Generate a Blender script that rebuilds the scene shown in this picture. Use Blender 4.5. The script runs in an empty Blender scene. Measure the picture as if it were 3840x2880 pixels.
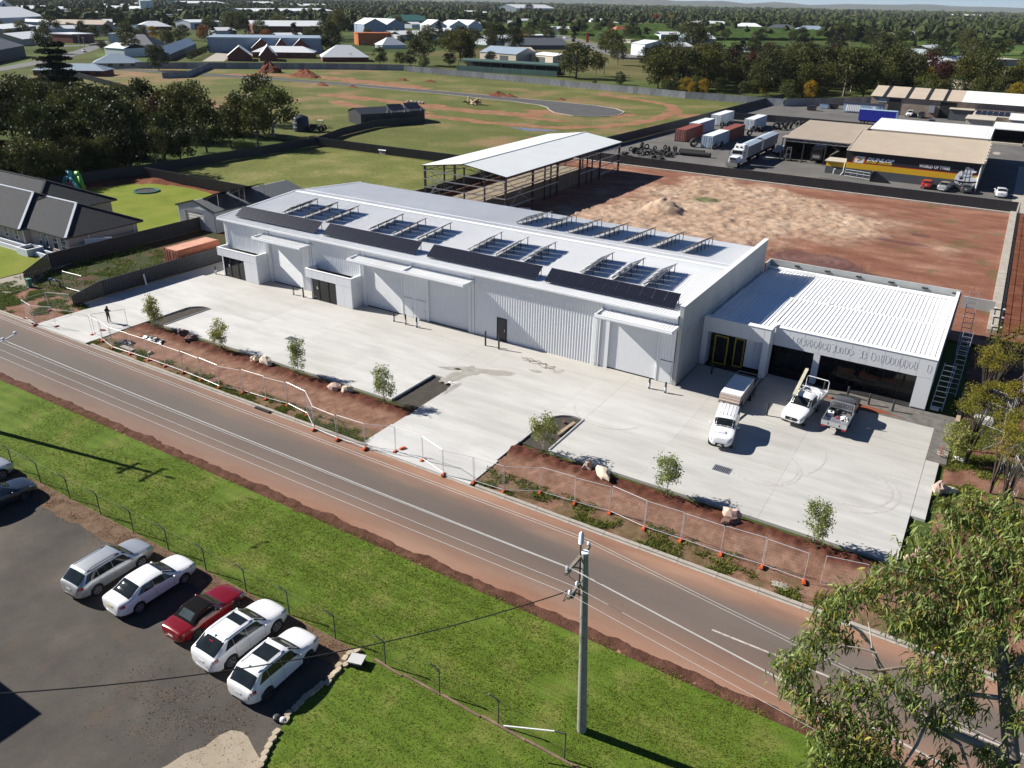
import bpy, math, random
from mathutils import Vector, Matrix, noise
random.seed(11)
R = math.radians
sc = bpy.context.scene
COL = sc.collection
# ---------------------------------------------------------------- camera, world, sun, exposure
CAM = Vector((0.0, 0.0, 29.5))
RIGHT = Vector((0.85057387, 0.52554697, 0.01801304))
DOWN = Vector((0.24421146, -0.36444465, -0.89863277))
FWD = Vector((-0.46570897, 0.76875255, -0.43833169))
FOC = 2952.737
cd = bpy.data.cameras.new('camera'); cam = bpy.data.objects.new('camera', cd); COL.objects.link(cam)
m = Matrix.Identity(4)
for i in range(3):
 m[i][0] = RIGHT[i]; m[i][1] = -DOWN[i]; m[i][2] = -FWD[i]; m[i][3] = CAM[i]
cam.matrix_world = m
cd.sensor_fit = 'HORIZONTAL'; cd.sensor_width = 36; cd.lens = 36 * FOC / 3840
cd.clip_start = 0.5; cd.clip_end = 60000
sc.camera = cam
SUN_AZ, SUN_EL = R(191.5), R(33.5)           # azimuth counted from +X
TO_SUN = Vector((math.cos(SUN_AZ) * math.cos(SUN_EL), math.sin(SUN_AZ) * math.cos(SUN_EL), math.sin(SUN_EL)))
w = bpy.data.worlds.new('World'); sc.world = w; w.use_nodes = True
nt = w.node_tree
sky = nt.nodes.new('ShaderNodeTexSky'); sky.sky_type = 'NISHITA'; sky.sun_disc = False
sky.sun_elevation = SUN_EL; sky.sun_rotation = math.pi / 2 - SUN_AZ
sky.air_density = 0.55; sky.dust_density = 0.0; sky.ozone_density = 7.0
bg = nt.nodes['Background']; bg.inputs[1].default_value = 0.05
nt.links.new(sky.outputs[0], bg.inputs[0])
sl = bpy.data.lights.new('sun', 'SUN'); sl.energy = 5.0; sl.angle = R(0.53); sl.color = (1.0, 0.95, 0.87)
so = bpy.data.objects.new('sun', sl); COL.objects.link(so)
so.rotation_euler = TO_SUN.to_track_quat('Z', 'Y').to_euler(); so.location = (-60, -30, 80)
vs = sc.view_settings
vs.view_transform = 'Standard'; vs.look = 'None'; vs.gamma = 1; vs.use_curve_mapping = False
vs.exposure = 0.88
sc.cycles.max_bounces = 6; sc.cycles.diffuse_bounces = 2; sc.cycles.glossy_bounces = 3
sc.cycles.transparent_max_bounces = 12; sc.cycles.volume_bounces = 0
sc.cycles.use_denoising = True
sc.cycles.caustics_reflective = False; sc.cycles.caustics_refractive = False
# ---------------------------------------------------------------- survey helpers: read a spot of the 3840 x 2880 photograph onto the ground plane
def ray(u, v):
 return RIGHT * ((u - 1920) / FOC) + DOWN * ((v - 1440) / FOC) + FWD
def G(u, v, z=0.0):
 r = ray(u, v); t = (CAM.z - z) / -r.z
 return Vector((r.x * t, r.y * t, z))
def Zm(x0, y0, k=1.728):
 return lambda x, y, z=0.0: G(x0 + x / k, y0 + y / k, z)
def at_dist(u, v, d):
 return CAM + ray(u, v).normalized() * d
def height_at(p, u, v):
 r = ray(u, v); d = (p.x * r.x + p.y * r.y) / (r.x ** 2 + r.y ** 2)
 return CAM.z + d * r.z
# ---------------------------------------------------------------- mesh builder
class MB:
 def __init__(s): s.v = []; s.f = []
 def quad(s, a, b, c, d):
  n = len(s.v); s.v += [tuple(a), tuple(b), tuple(c), tuple(d)]; s.f.append((n, n + 1, n + 2, n + 3)); return s
 def face(s, pts):
  n = len(s.v); s.v += [tuple(p) for p in pts]; s.f.append(tuple(range(n, n + len(pts)))); return s
 def bx(s, x0, y0, z0, x1, y1, z1):
  n = len(s.v)
  s.v += [(x0, y0, z0), (x1, y0, z0), (x1, y1, z0), (x0, y1, z0), (x0, y0, z1), (x1, y0, z1), (x1, y1, z1), (x0, y1, z1)]
  s.f += [tuple(n + i for i in q) for q in ((3, 2, 1, 0), (4, 5, 6, 7), (0, 1, 5, 4), (1, 2, 6, 5), (2, 3, 7, 6), (3, 0, 4, 7))]
  return s
 def rbx(s, c, sx, sy, sz, rz=0.0, taper=1.0):      # box on its base centre, turned about z
  n = len(s.v); ca, sa = math.cos(rz), math.sin(rz)
  for k, (zz, t) in enumerate(((0, 1), (sz, taper))):
   for (x, y) in ((-.5, -.5), (.5, -.5), (.5, .5), (-.5, .5)):
    x *= sx * t; y *= sy * t
    s.v.append((c[0] + x * ca - y * sa, c[1] + x * sa + y * ca, c[2] + zz))
  s.f += [tuple(n + i for i in q) for q in ((3, 2, 1, 0), (4, 5, 6, 7), (0, 1, 5, 4), (1, 2, 6, 5), (2, 3, 7, 6), (3, 0, 4, 7))]
  return s
 def tube(s, p, q, r, n=6, r2=None, cap=True):
  p, q = Vector(p), Vector(q); d = (q - p)
  if d.length < 1e-6: return s
  d.normalize(); a = d.orthogonal().normalized(); b = d.cross(a); r2 = r if r2 is None else r2
  k = len(s.v)
  for c, rr in ((p, r), (q, r2)):
   for i in range(n):
    t = 2 * math.pi * i / n; s.v.append(tuple(c + (a * math.cos(t) + b * math.sin(t)) * rr))
  for i in range(n):
   j = (i + 1) % n; s.f.append((k + i, k + j, k + n + j, k + n + i))
  if cap: s.f.append(tuple(k + n - 1 - i for i in range(n))); s.f.append(tuple(k + n + i for i in range(n)))
  return s
 def path(s, pts, r, n=6, r2=None):
  r2 = r if r2 is None else r2; L = len(pts) - 1
  for i in range(L): s.tube(pts[i], pts[i + 1], r + (r2 - r) * i / L, n, r + (r2 - r) * (i + 1) / L)
  return s
 def bar(s, p, q, w, h):                             # rectangular bar between two points
  p, q = Vector(p), Vector(q); d = (q - p).normalized()
  up = Vector((0, 0, 1)) if abs(d.z) < .95 else Vector((0, 1, 0))
  a = d.cross(up).normalized() * (w / 2); b = a.cross(d).normalized() * (h / 2); n = len(s.v)
  for c in (p, q): s.v += [tuple(c - a - b), tuple(c + a - b), tuple(c + a + b), tuple(c - a + b)]
  s.f += [tuple(n + i for i in q4) for q4 in ((3, 2, 1, 0), (4, 5, 6, 7), (0, 1, 5, 4), (1, 2, 6, 5), (2, 3, 7, 6), (3, 0, 4, 7))]
  return s
 def prism(s, poly, z0, z1):
  n = len(s.v); k = len(poly); A = sum(poly[i][0] * poly[(i + 1) % k][1] - poly[(i + 1) % k][0] * poly[i][1] for i in range(k))
  if A < 0: poly = poly[::-1]
  s.v += [(p[0], p[1], z0) for p in poly] + [(p[0], p[1], z1) for p in poly]
  s.f.append(tuple(n + k + i for i in range(k)))
  for i in range(k):
   j = (i + 1) % k; s.f.append((n + i, n + j, n + k + j, n + k + i))
  return s
 def lathe(s, c, prof, n=16, ax='z'):
  k = len(s.v); m_ = len(prof)
  for (r, z) in prof:
   for i in range(n):
    t = 2 * math.pi * i / n
    if ax == 'z': s.v.append((c[0] + r * math.cos(t), c[1] + r * math.sin(t), c[2] + z))
    elif ax == 'y': s.v.append((c[0] + r * math.cos(t), c[1] + z, c[2] + r * math.sin(t)))
    else: s.v.append((c[0] + z, c[1] + r * math.cos(t), c[2] + r * math.sin(t)))
  for j in range(m_ - 1):
   for i in range(n):
    i2 = (i + 1) % n; s.f.append((k + j * n + i, k + j * n + i2, k + (j + 1) * n + i2, k + (j + 1) * n + i))
  return s
 def blob(s, c, rx, ry, rz, seed=0, amp=.25, n=8, mrings=6):
  k = len(s.v)
  for j in range(mrings + 1):
   th = math.pi * j / mrings
   for i in range(n):
    t = 2 * math.pi * i / n; d = Vector((math.sin(th) * math.cos(t), math.sin(th) * math.sin(t), math.cos(th)))
    q = 1 + amp * noise.noise(d * 1.6 + Vector((seed * 7.3, seed * 1.7, seed)))
    s.v.append((c[0] + d.x * rx * q, c[1] + d.y * ry * q, c[2] + d.z * rz * q))
  for j in range(mrings):
   for i in range(n):
    i2 = (i + 1) % n; s.f.append((k + j * n + i, k + (j + 1) * n + i, k + (j + 1) * n + i2, k + j * n + i2))
  return s
 def mesh(s, name, mats, org=None, smooth=False, fmat=None):
  me = bpy.data.meshes.new(name)
  o = org or (0, 0, 0)
  me.from_pydata([(a - o[0], b - o[1], c - o[2]) for a, b, c in s.v], [], s.f)
  for mt in (mats if isinstance(mats, (list, tuple)) else [mats]): me.materials.append(mt)
  if fmat: me.polygons.foreach_set('material_index', fmat)
  if smooth:
   me.polygons.foreach_set('use_smooth', [True] * len(me.polygons))
   if smooth != 'all': me.set_sharp_from_angle(angle=R(smooth if smooth is not True else 40))
  me.update()
  return me
ORG = {}
def obj(name, me, parent=None, loc=(0, 0, 0), rz=0.0, label=None, kind=None):
 o = bpy.data.objects.new(name, me); COL.objects.link(o)
 o.location = loc; o.rotation_euler = (0, 0, rz)
 if parent: o.parent = parent
 if label: o['label'] = label
 if kind: o['kind'] = kind
 return o
def thing(name, label, cat, loc=(0, 0, 0), rz=0.0, group=None):
 o = obj(name, None, None, loc, rz, label); o.empty_display_size = .3
 o['category'] = cat
 if group: o['group'] = group
 ORG[o.name] = tuple(loc)
 return o
def single(name, mb, mat, label, cat, loc=(0, 0, 0), group=None, smooth=False, kind=None, rz=0.0):
 o = obj(name, mb.mesh(name, mat, loc, smooth) if isinstance(mb, MB) else mb, None, loc, rz, label)
 o['category'] = cat
 if group: o['group'] = group
 if kind: o['kind'] = kind
 ORG[o.name] = tuple(loc)
 return o
def wpart(name, mb, mat, parent, smooth=False, label=None, kind=None):   # part whose mesh is given in world metres
 org = ORG[parent.name]
 o = obj(name, mb.mesh(name, mat, org, smooth), parent, label=label, kind=kind); ORG[o.name] = org
 return o
def lpart(name, mb, mat, parent, smooth=False, label=None, loc=(0, 0, 0), rz=0.0, kind=None):  # part given in its thing's own metres
 o = obj(name, mb.mesh(name, mat, None, smooth) if isinstance(mb, MB) else mb, parent, loc, rz, label, kind); ORG[o.name] = (0, 0, 0)
 return o
def struct(name, mb, mat, kind='structure', smooth=False, parent=None):
 o = obj(name, mb.mesh(name, mat, None, smooth) if isinstance(mb, MB) else mb, parent)
 if not parent: o['kind'] = kind
 ORG[o.name] = (0, 0, 0)
 return o
def copy_tree(o, loc=None, rz=None, label=None, parent=None, group=None):
 c = o.copy(); COL.objects.link(c)
 if parent: c.parent = parent
 if loc is not None: c.location = loc
 if rz is not None: c.rotation_euler = (0, 0, rz)
 if label: c['label'] = label
 if group: c['group'] = group
 for ch in o.children: copy_tree(ch, parent=c)
 return c
# ---------------------------------------------------------------- materials
def _nt(name):
 mt = bpy.data.materials.new(name); mt.use_nodes = True
 return mt, mt.node_tree, mt.node_tree.nodes['Principled BSDF']
def _coord(t, space='Object'):
 return t.nodes.new('ShaderNodeTexCoord').outputs[space]
def _noise(t, co, scale, detail=4, rough=.55, stretch=None):
 if stretch:
  mp = t.nodes.new('ShaderNodeMapping'); mp.inputs['Scale'].default_value = stretch; t.links.new(co, mp.inputs[0]); co = mp.outputs[0]
 n = t.nodes.new('ShaderNodeTexNoise'); n.inputs['Scale'].default_value = scale; n.inputs['Detail'].default_value = detail; n.inputs['Roughness'].default_value = rough
 t.links.new(co, n.inputs['Vector']); return n.outputs[0]
def _ramp(t, fac, stops):
 r = t.nodes.new('ShaderNodeValToRGB'); e = r.color_ramp.elements
 while len(e) < len(stops): e.new(.5)
 for el, (p, c) in zip(e, stops): el.position = p; el.color = (c[0], c[1], c[2], 1) if isinstance(c, (tuple, list)) else (c, c, c, 1)
 t.links.new(fac, r.inputs[0]); return r.outputs[0]
def _mix(t, fac, a, b, mode='MIX'):
 mx = t.nodes.new('ShaderNodeMix'); mx.data_type = 'RGBA'; mx.blend_type = mode
 for s_, val in ((mx.inputs[0], fac), (mx.inputs[6], a), (mx.inputs[7], b)):
  if hasattr(val, 'is_linked'): t.links.new(val, s_)
  elif isinstance(val, (int, float)): s_.default_value = val
  else: s_.default_value = (val[0], val[1], val[2], 1)
 return mx.outputs[2]
def _math(t, op, a, b=0.0):
 n = t.nodes.new('ShaderNodeMath'); n.operation = op
 for s_, val in ((n.inputs[0], a), (n.inputs[1], b)):
  if hasattr(val, 'is_linked'): t.links.new(val, s_)
  else: s_.default_value = val
 return n.outputs[0]
def _bump(t, p, h, strength, dist=.05):
 b = t.nodes.new('ShaderNodeBump'); b.inputs['Strength'].default_value = strength; b.inputs['Distance'].default_value = dist
 t.links.new(h, b.inputs['Height']); t.links.new(b.outputs[0], p.inputs['Normal'])
def _xyz(t, co):
 s = t.nodes.new('ShaderNodeSeparateXYZ'); t.links.new(co, s.inputs[0]); return s.outputs
def paint(name, c, rough=.5, metal=0.0, var=.08, scale=1.5, bump=0.0, coat=0.0, objvar=0.0, fine=0.0, spec=.5):
 mt, t, p = _nt(name); co = _coord(t)
 n = _noise(t, co, scale, 5)
 lo = [x * (1 - var) for x in c]; hi = [min(1, x * (1 + var)) for x in c]
 colr = _ramp(t, n, [(.3, lo), (.7, hi)])
 if fine: colr = _mix(t, fine, colr, _ramp(t, _noise(t, co, 40, 3), [(.3, [x * .5 for x in c]), (.7, [min(1, x * 1.5) for x in c])]))
 if objvar:
  oi = t.nodes.new('ShaderNodeObjectInfo')
  colr = _mix(t, 1.0, colr, _ramp(t, oi.outputs['Random'], [(0, 1 - objvar), (1, 1.0)]), 'MULTIPLY')
 t.links.new(colr, p.inputs['Base Color'])
 p.inputs['Roughness'].default_value = rough; p.inputs['Metallic'].default_value = metal; p.inputs['Specular IOR Level'].default_value = spec
 if coat: p.inputs['Coat Weight'].default_value = coat; p.inputs['Coat Roughness'].default_value = .05
 if bump: _bump(t, p, _noise(t, co, scale * 12, 4), bump, .02)
 return mt
def glassy(name, c=(.012, .014, .016), rough=.06):
 mt, t, p = _nt(name); co = _coord(t)
 t.links.new(_ramp(t, _noise(t, co, 1.2), [(.3, [x * .7 for x in c]), (.7, [x * 1.3 for x in c])]), p.inputs['Base Color'])
 p.inputs['Roughness'].default_value = rough; p.inputs['IOR'].default_value = 1.5
 return mt
def soil(name, stops, scale=.6, bump=.6, dist=.08, rough=.95, fine=(18, .35), stretch=None, spec=.1):
 mt, t, p = _nt(name); co = _coord(t)
 c = _ramp(t, _noise(t, co, scale, 8, .62, stretch), stops)
 f = _noise(t, co, fine[0], 5, .7)
 c = _mix(t, fine[1], c, _ramp(t, f, [(.3, .25), (.7, 1.0)]), 'MULTIPLY')
 t.links.new(c, p.inputs['Base Color']); p.inputs['Roughness'].default_value = rough; p.inputs['Specular IOR Level'].default_value = spec
 _bump(t, p, _noise(t, co, fine[0] * .6, 8, .7), bump, dist)
 return mt
def leafmat(name, c1, c2, trans=.25, rough=.55, objvar=.35):
 mt, t, p = _nt(name)
 g = t.nodes.new('ShaderNodeNewGeometry'); oi = t.nodes.new('ShaderNodeObjectInfo')
 c = _ramp(t, g.outputs['Random Per Island'], [(0, c1), (1, c2)])
 c = _mix(t, 1.0, c, _ramp(t, oi.outputs['Random'], [(0, (1 - objvar, 1 - objvar, 1 - objvar * .8)), (.5, (1, 1, .9)), (1, (1.25, 1.05, .8))]), 'MULTIPLY')
 t.links.new(c, p.inputs['Base Color']); p.inputs['Roughness'].default_value = rough; p.inputs['Specular IOR Level'].default_value = .12
 tr = t.nodes.new('ShaderNodeBsdfTranslucent'); t.links.new(c, tr.inputs[0])
 mx = t.nodes.new('ShaderNodeMixShader'); mx.inputs[0].default_value = trans
 t.links.new(p.outputs[0], mx.inputs[1]); t.links.new(tr.outputs[0], mx.inputs[2])
 t.links.new(mx.outputs[0], t.nodes['Material Output'].inputs[0])
 return mt
WHITE = paint('white_steel', (.84, .85, .855), .38, var=.045, scale=.22)
WHITEWALL = paint('white_wall_sheet', (.77, .785, .795), .42, var=.025, scale=.5)
WHITEPANEL = paint('white_composite_panel', (.73, .745, .76), .35, var=.02, scale=.6)
ROLLER = paint('roller_door_steel', (.76, .77, .78), .4, var=.02)
TILTUP = None
BLACKFENCE = paint('charcoal_fence_sheet', (.036, .038, .044), .5, var=.12, objvar=.15)
GREYFENCE = paint('grey_fence_sheet', (.34, .35, .37), .6, var=.2, scale=.8, objvar=.35)
CHARCOAL = paint('charcoal_steel', (.03, .032, .036), .45, var=.1)
STEEL = paint('galvanised_steel', (.52, .54, .56), .38, .75, var=.1, scale=4)
ALU = paint('bare_aluminium', (.62, .63, .65), .35, .8, var=.08, scale=3)
BLACK = paint('black_rubber', (.014, .014, .015), .75, var=.2)
SHADEBLK = paint('painted_interior_shade', (.012, .012, .013), .8, var=.2)  # near-black painted in place of shade inside rooms, pits and bays
GLASS = glassy('dark_glass')
WOOD = paint('weathered_timber', (.36, .27, .18), .8, var=.3, scale=3, bump=.3)
WHITEPAINT = paint('white_paint', (.78, .78, .77), .5, var=.06, scale=3)
CREAM = paint('cream_sheet', (.52, .47, .38), .55, var=.1)
# ================================================================ ground, roads, yards
def grassmat(name, green, dry, dirt, scale=.25, dirtcut=(.66, .74), bump=.9, fine=14, stripe=False):
 mt, t, p = _nt(name); co = _coord(t)
 n1 = _noise(t, co, scale, 7, .6); n2 = _noise(t, co, scale * .35, 5, .6); n3 = _noise(t, co, fine, 6, .75)
 c = _ramp(t, n1, [(.28, [g * .75 for g in green]), (.5, green), (.62, [a * .5 + b * .5 for a, b in zip(green, dry)]), (.78, dry)])
 if dirt: c = _mix(t, _ramp(t, _math(t, 'ADD', _math(t, 'MULTIPLY', n1, .4), _math(t, 'MULTIPLY', n2, .6)), [(dirtcut[0], 0.0), (dirtcut[1], 1.0)]), c, dirt)
 c = _mix(t, .75, c, _ramp(t, n3, [(.28, .35), (.5, .95), (.75, 1.35)]), 'MULTIPLY')
 if stripe:
  wv = t.nodes.new('ShaderNodeTexWave'); wv.bands_direction = 'Y'; wv.inputs['Scale'].default_value = .33; wv.inputs['Distortion'].default_value = 2.5; wv.inputs['Detail'].default_value = 3
  wv.inputs['Detail Scale'].default_value = .6
  t.links.new(co, wv.inputs[0]); c = _mix(t, .5, c, _ramp(t, wv.outputs[1], [(0, .8), (1, 1.15)]), 'MULTIPLY')
 t.links.new(c, p.inputs['Base Color']); p.inputs['Roughness'].default_value = .9; p.inputs['Specular IOR Level'].default_value = .12
 _bump(t, p, n3, bump, .12)
 return mt
VERGE = grassmat('verge_grass', (.105, .165, .020), (.20, .20, .055), None, .45, bump=.5, stripe=True)
LAWN = grassmat('lawn_grass', (.165, .205, .022), (.22, .215, .04), None, .25, bump=.4, fine=8)
PADDOCK = grassmat('paddock_grass', (.115, .128, .036), (.22, .185, .085), (.27, .16, .095), .06, (.50, .62), fine=1.3, bump=.8)
PADDOCK_DRY = grassmat('dry_paddock_grass', (.14, .155, .04), (.27, .235, .10), None, .10, fine=1.6, bump=1.0)
SHADEGRASS = grassmat('shade_dark_rough_grass', (.045, .06, .02), (.10, .08, .045), (.11, .06, .038), .35, (.46, .58), fine=7)  # rough grass, colours darkened to paint in the fence's shadow
REDSOIL = soil('red_soil', [(.25, (.105, .036, .020)), (.5, (.185, .068, .038)), (.75, (.26, .115, .068))], .5, .9, .12)
DARKSOIL = soil('dark_mulch_soil', [(.25, (.035, .018, .013)), (.5, (.075, .03, .02)), (.75, (.13, .055, .036))], .9, 1.0, .12)
GRAVEL = soil('grey_gravel', [(.3, (.13, .12, .11)), (.7, (.24, .225, .21))], 1.5, .8, .04, fine=(30, .55))
LITTER_BASE = soil('litter_soil', [(.25, (.12, .073, .048)), (.5, (.21, .138, .092)), (.75, (.30, .21, .145))], 1.2, 1.0, .08, fine=(16, .6))
KERBCON = soil('kerb_concrete', [(.3, (.33, .29, .25)), (.7, (.46, .43, .38))], 1.2, .2, .02, fine=(14, .25))
# far countryside sheet, large enough to reach the horizon
mt, t, p = _nt('countryside'); co = _coord(t)
vo = t.nodes.new('ShaderNodeTexVoronoi'); vo.inputs['Scale'].default_value = .0045; t.links.new(co, vo.inputs['Vector'])
sepc = t.nodes.new('ShaderNodeSeparateColor'); t.links.new(vo.outputs['Color'], sepc.inputs[0])
c = _ramp(t, sepc.outputs[0], [(0, (.05, .075, .022)), (.35, (.075, .098, .03)), (.6, (.095, .11, .038)), (.8, (.05, .08, .02)), (.95, (.15, .13, .06))])
c = _mix(t, .8, c, _ramp(t, _noise(t, co, .02, 8, .7), [(.3, .5), (.7, 1.2)]), 'MULTIPLY')
t.links.new(c, p.inputs['Base Color']); p.inputs['Roughness'].default_value = .95; p.inputs['Specular IOR Level'].default_value = .05
COUNTRY = mt
mb = MB(); mb.face([(26000 * math.cos(2 * math.pi * i / 64), 26000 * math.sin(2 * math.pi * i / 64), -.2) for i in range(64)])
struct('ground', mb, COUNTRY)
def sheet(name, poly, z, mat): return struct(name, MB().prism(poly, -.25, z), mat)
def rect(x0, y0, x1, y1): return [(x0, y0), (x1, y0), (x1, y1), (x0, y1)]
# low rises on the skyline
mb = MB()
for k, (az, d, wd, h) in enumerate(((150, 15000, 5200, 95), (136, 17000, 4300, 110), (121, 18500, 3600, 90), (112, 16500, 2600, 120), (104, 19000, 4200, 100), (96, 20500, 4300, 115), (88, 20500, 3000, 150))):
 a = R(az); cx, cy = d * math.cos(a), d * math.sin(a); n0 = len(mb.v)
 for i in range(25):
  q = (i / 24 - .5) * 2; px, py = cx - math.sin(a) * q * wd, cy + math.cos(a) * q * wd
  hh = h * max(0, 1 - q * q) * (.7 + .5 * noise.noise(Vector((q * 5, k * 3.1, 0)))) + 1
  mb.v += [(px - 900 * math.cos(a), py - 900 * math.sin(a), -.2), (px, py, hh), (px + 900 * math.cos(a), py + 900 * math.sin(a), -.2)]
 for i in range(24):
  b0 = n0 + i * 3; mb.f += [(b0, b0 + 1, b0 + 4, b0 + 3), (b0 + 1, b0 + 2, b0 + 5, b0 + 4)]
struct('hills', mb, soil('bushland', [(.3, (.03, .045, .02)), (.7, (.07, .08, .04))], .01, .0, fine=(.03, .5)), smooth='all')
# ---- road along the site (its dust worn in from both edges)
mt, t, p = _nt('road_asphalt'); co = _coord(t); X, Y, _ = _xyz(t, co)
n = _noise(t, co, .35, 7, .6, (.35, 1.6, 1)); n2 = _noise(t, co, 26, 5, .75); n3 = _noise(t, co, .09, 4, .5, (.5, 1.5, 1))
yy = _math(t, 'ADD', Y, _math(t, 'MULTIPLY', _math(t, 'SUBTRACT', n, .5), 1.5))
mr = t.nodes.new('ShaderNodeMapRange'); mr.inputs[1].default_value = 28.6; mr.inputs[2].default_value = 37.2; t.links.new(yy, mr.inputs[0])
asp = _ramp(t, n3, [(.3, (.105, .092, .083)), (.7, (.15, .130, .114))])
dust = _ramp(t, mr.outputs[0], [(0, 1.0), (.07, .95), (.21, .62), (.36, .22), (.56, .05), (.70, .12), (.80, .52), (.93, .95), (1, 1.0)])
xr = t.nodes.new('ShaderNodeMapRange'); xr.inputs[1].default_value = -64; xr.inputs[2].default_value = -30; xr.inputs[3].default_value = .35; xr.inputs[4].default_value = 1; t.links.new(X, xr.inputs[0])
c = _mix(t, _math(t, 'MULTIPLY', dust, xr.outputs[0]), asp, _ramp(t, n, [(.3, (.25, .125, .08)), (.7, (.37, .22, .15))]))
c = _mix(t, .45, c, _ramp(t, n2, [(.3, .55), (.7, 1.3)]), 'MULTIPLY')
t.links.new(c, p.inputs['Base Color']); p.inputs['Roughness'].default_value = .85; p.inputs['Specular IOR Level'].default_value = .2; _bump(t, p, n2, .25, .02)
ROAD = mt
sheet('road', rect(-260, 28.5, 90, 37.0), -.10, ROAD)
# ragged furrow of dark soil between road and verge, displaced
def grid_sheet(name, x0, y0, x1, y1, sx, sy, zf, mat, mask=None, kind='structure', parent=None):
 nx, ny = max(1, round((x1 - x0) / sx)), max(1, round((y1 - y0) / sy)); me = bpy.data.meshes.new(name)
 vs_ = []; cs = []
 for j in range(ny + 1):
  for i in range(nx + 1):
   x, y = x0 + (x1 - x0) * i / nx, y0 + (y1 - y0) * j / ny
   vs_.append((x, y, zf(x, y)))
   if mask: cs += mask(x, y)
 fs = [(j * (nx + 1) + i, j * (nx + 1) + i + 1, (j + 1) * (nx + 1) + i + 1, (j + 1) * (nx + 1) + i) for j in range(ny) for i in range(nx)]
 me.from_pydata(vs_, [], fs); me.materials.append(mat)
 if mask:
  a = me.color_attributes.new('mask', 'FLOAT_COLOR', 'POINT'); a.data.foreach_set('color', cs)
 me.polygons.foreach_set('use_smooth', [True] * len(fs)); me.update()
 return struct(name, me, mat, kind, parent=parent)
def fbm(x, y, s, o=4, z=0.0): return noise.fractal(Vector((x * s, y * s, z)), .9, 2.1, o)
def sm(a, b, x):
 t_ = min(1, max(0, (x - a) / (b - a))); return t_ * t_ * (3 - 2 * t_)
FURROW = soil('furrow_soil', [(.25, (.075, .034, .023)), (.5, (.13, .062, .042)), (.75, (.20, .10, .07))], 1.0, 1.0, .1)
def zfur(x, y):
 e = .22 * fbm(x, 0, .5, 5); q = y - 28.85 - e
 return -.17 + .12 * sm(-.62, -.40, -abs(q)) * (.95 + .5 * fbm(x, y, 1.7, 3, 3))
grid_sheet('soil_furrow', -96, 28.0, 20, 30.2, .16, .11, zfur, FURROW)
struct('lane_marking', MB().bx(-7.2, 32.62, -.12, -1.2, 32.74, -.094).bx(3, 32.62, -.12, 9, 32.74, -.094), paint('worn_line_paint', (.42, .38, .34), .7, var=.35, scale=6))
# ---- kerb in lengths
ko = obj('kerb', None); ko['kind'] = 'structure'; ORG['kerb'] = (0, 0, 0)
km = MB().bx(-1.19, -.13, -.25, 1.19, .13, .02).mesh('kerb_stone', KERBCON)
km2 = MB().bx(-1.19, -.3, -.25, 1.19, -.135, -.075).mesh('gutter_stone', KERBCON)
x = -96
while x < 16:
 if not (-77.4 < x < -68.2) and not (-35.6 < x < -25.4):
  obj('kerb_stone', km, ko, (x, 37.12, random.uniform(-.008, .008)))
 obj('gutter_stone', km2, ko, (x, 37.12, random.uniform(-.006, .004)))
 x += 2.4
# drain inlet in the kerb
g = Zm(0, 1000)(1700, 925)
struct('drain_inlet', MB().bx(g.x - .8, 36.72, -.2, g.x + .8, 36.98, .028), SHADEBLK)
# ---- verge, car park, front lawn
sheet('verge', rect(-110, 21.4, 40, 28.45), -.03, VERGE)
CARPARK = None
mt, t, p = _nt('carpark_asphalt'); co = _coord(t); n = _noise(t, co, .22, 8, .62); n2 = _noise(t, co, 30, 6, .8); n4 = _noise(t, co, .6, 6, .6)
c = _ramp(t, n, [(.25, (.056, .050, .045)), (.5, (.088, .079, .070)), (.7, (.13, .113, .097))])
c = _mix(t, _ramp(t, n4, [(.56, 0.0), (.72, .55)]), c, (.12, .088, .06))
c = _mix(t, .6, c, _ramp(t, n2, [(.3, .4), (.55, 1.0), (.78, 1.9)]), 'MULTIPLY')
t.links.new(c, p.inputs['Base Color']); p.inputs['Roughness'].default_value = .9; p.inputs['Specular IOR Level'].default_value = .15; _bump(t, p, n2, .5, .03)
CARPARK = mt
edge = [(-21.6, 21.4), (-21.55, 19.6), (-21.65, 18.0), (-21.6, 16.9), (-21.4, 15.7), (-21.0, 14.8), (-20.65, 14.2), (-20.2, 12.9), (-20.0, 11), (-20.0, -12)]
sheet('car_park', [(-110, -12), (-110, 21.4)] + edge, -.02, CARPARK)
def zlawn(x, y):
 return .10 + .05 * fbm(x, y, .25, 3)
sheet('front_lawn', edge[::-1] + [(40, 21.4), (40, -12)][::1] if False else edge + [(40, -12), (40, 21.36)], .03, VERGE)
# litter strip beside the chain wire and along the lawn edge
def litter_mask(x, y): return 1
def zlit(x, y):
 d = y - (20.1 + .45 * fbm(x, 3, .45, 4)); h = sm(-.35, .35, d) * (.045 + .05 * max(0, fbm(x, y, 1.4, 3)))
 return -.05 + h
grid_sheet('litter_strip', -110, 19.2, -21.7, 21.45, .22, .15, zlit, LITTER_BASE)
c0 = [(-24.6, 11.0), (-24.15, 12.1), (-23.9, 12.9), (-23.55, 13.6), (-23.5, 14.3), (-23.2, 14.8), (-22.8, 15.0), (-22.3, 14.95), (-21.7, 14.7), (-21.1, 14.45), (-20.75, 14.0), (-20.6, 13.2), (-20.6, 11)]
sheet('concrete_patch', [(x + .06 * math.sin(i * 2.3), y) for i, (x, y) in enumerate(c0)], -.004, soil('old_concrete', [(.3, (.30, .25, .19)), (.7, (.40, .345, .27))], .8, .15, .02, fine=(12, .2)))
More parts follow.
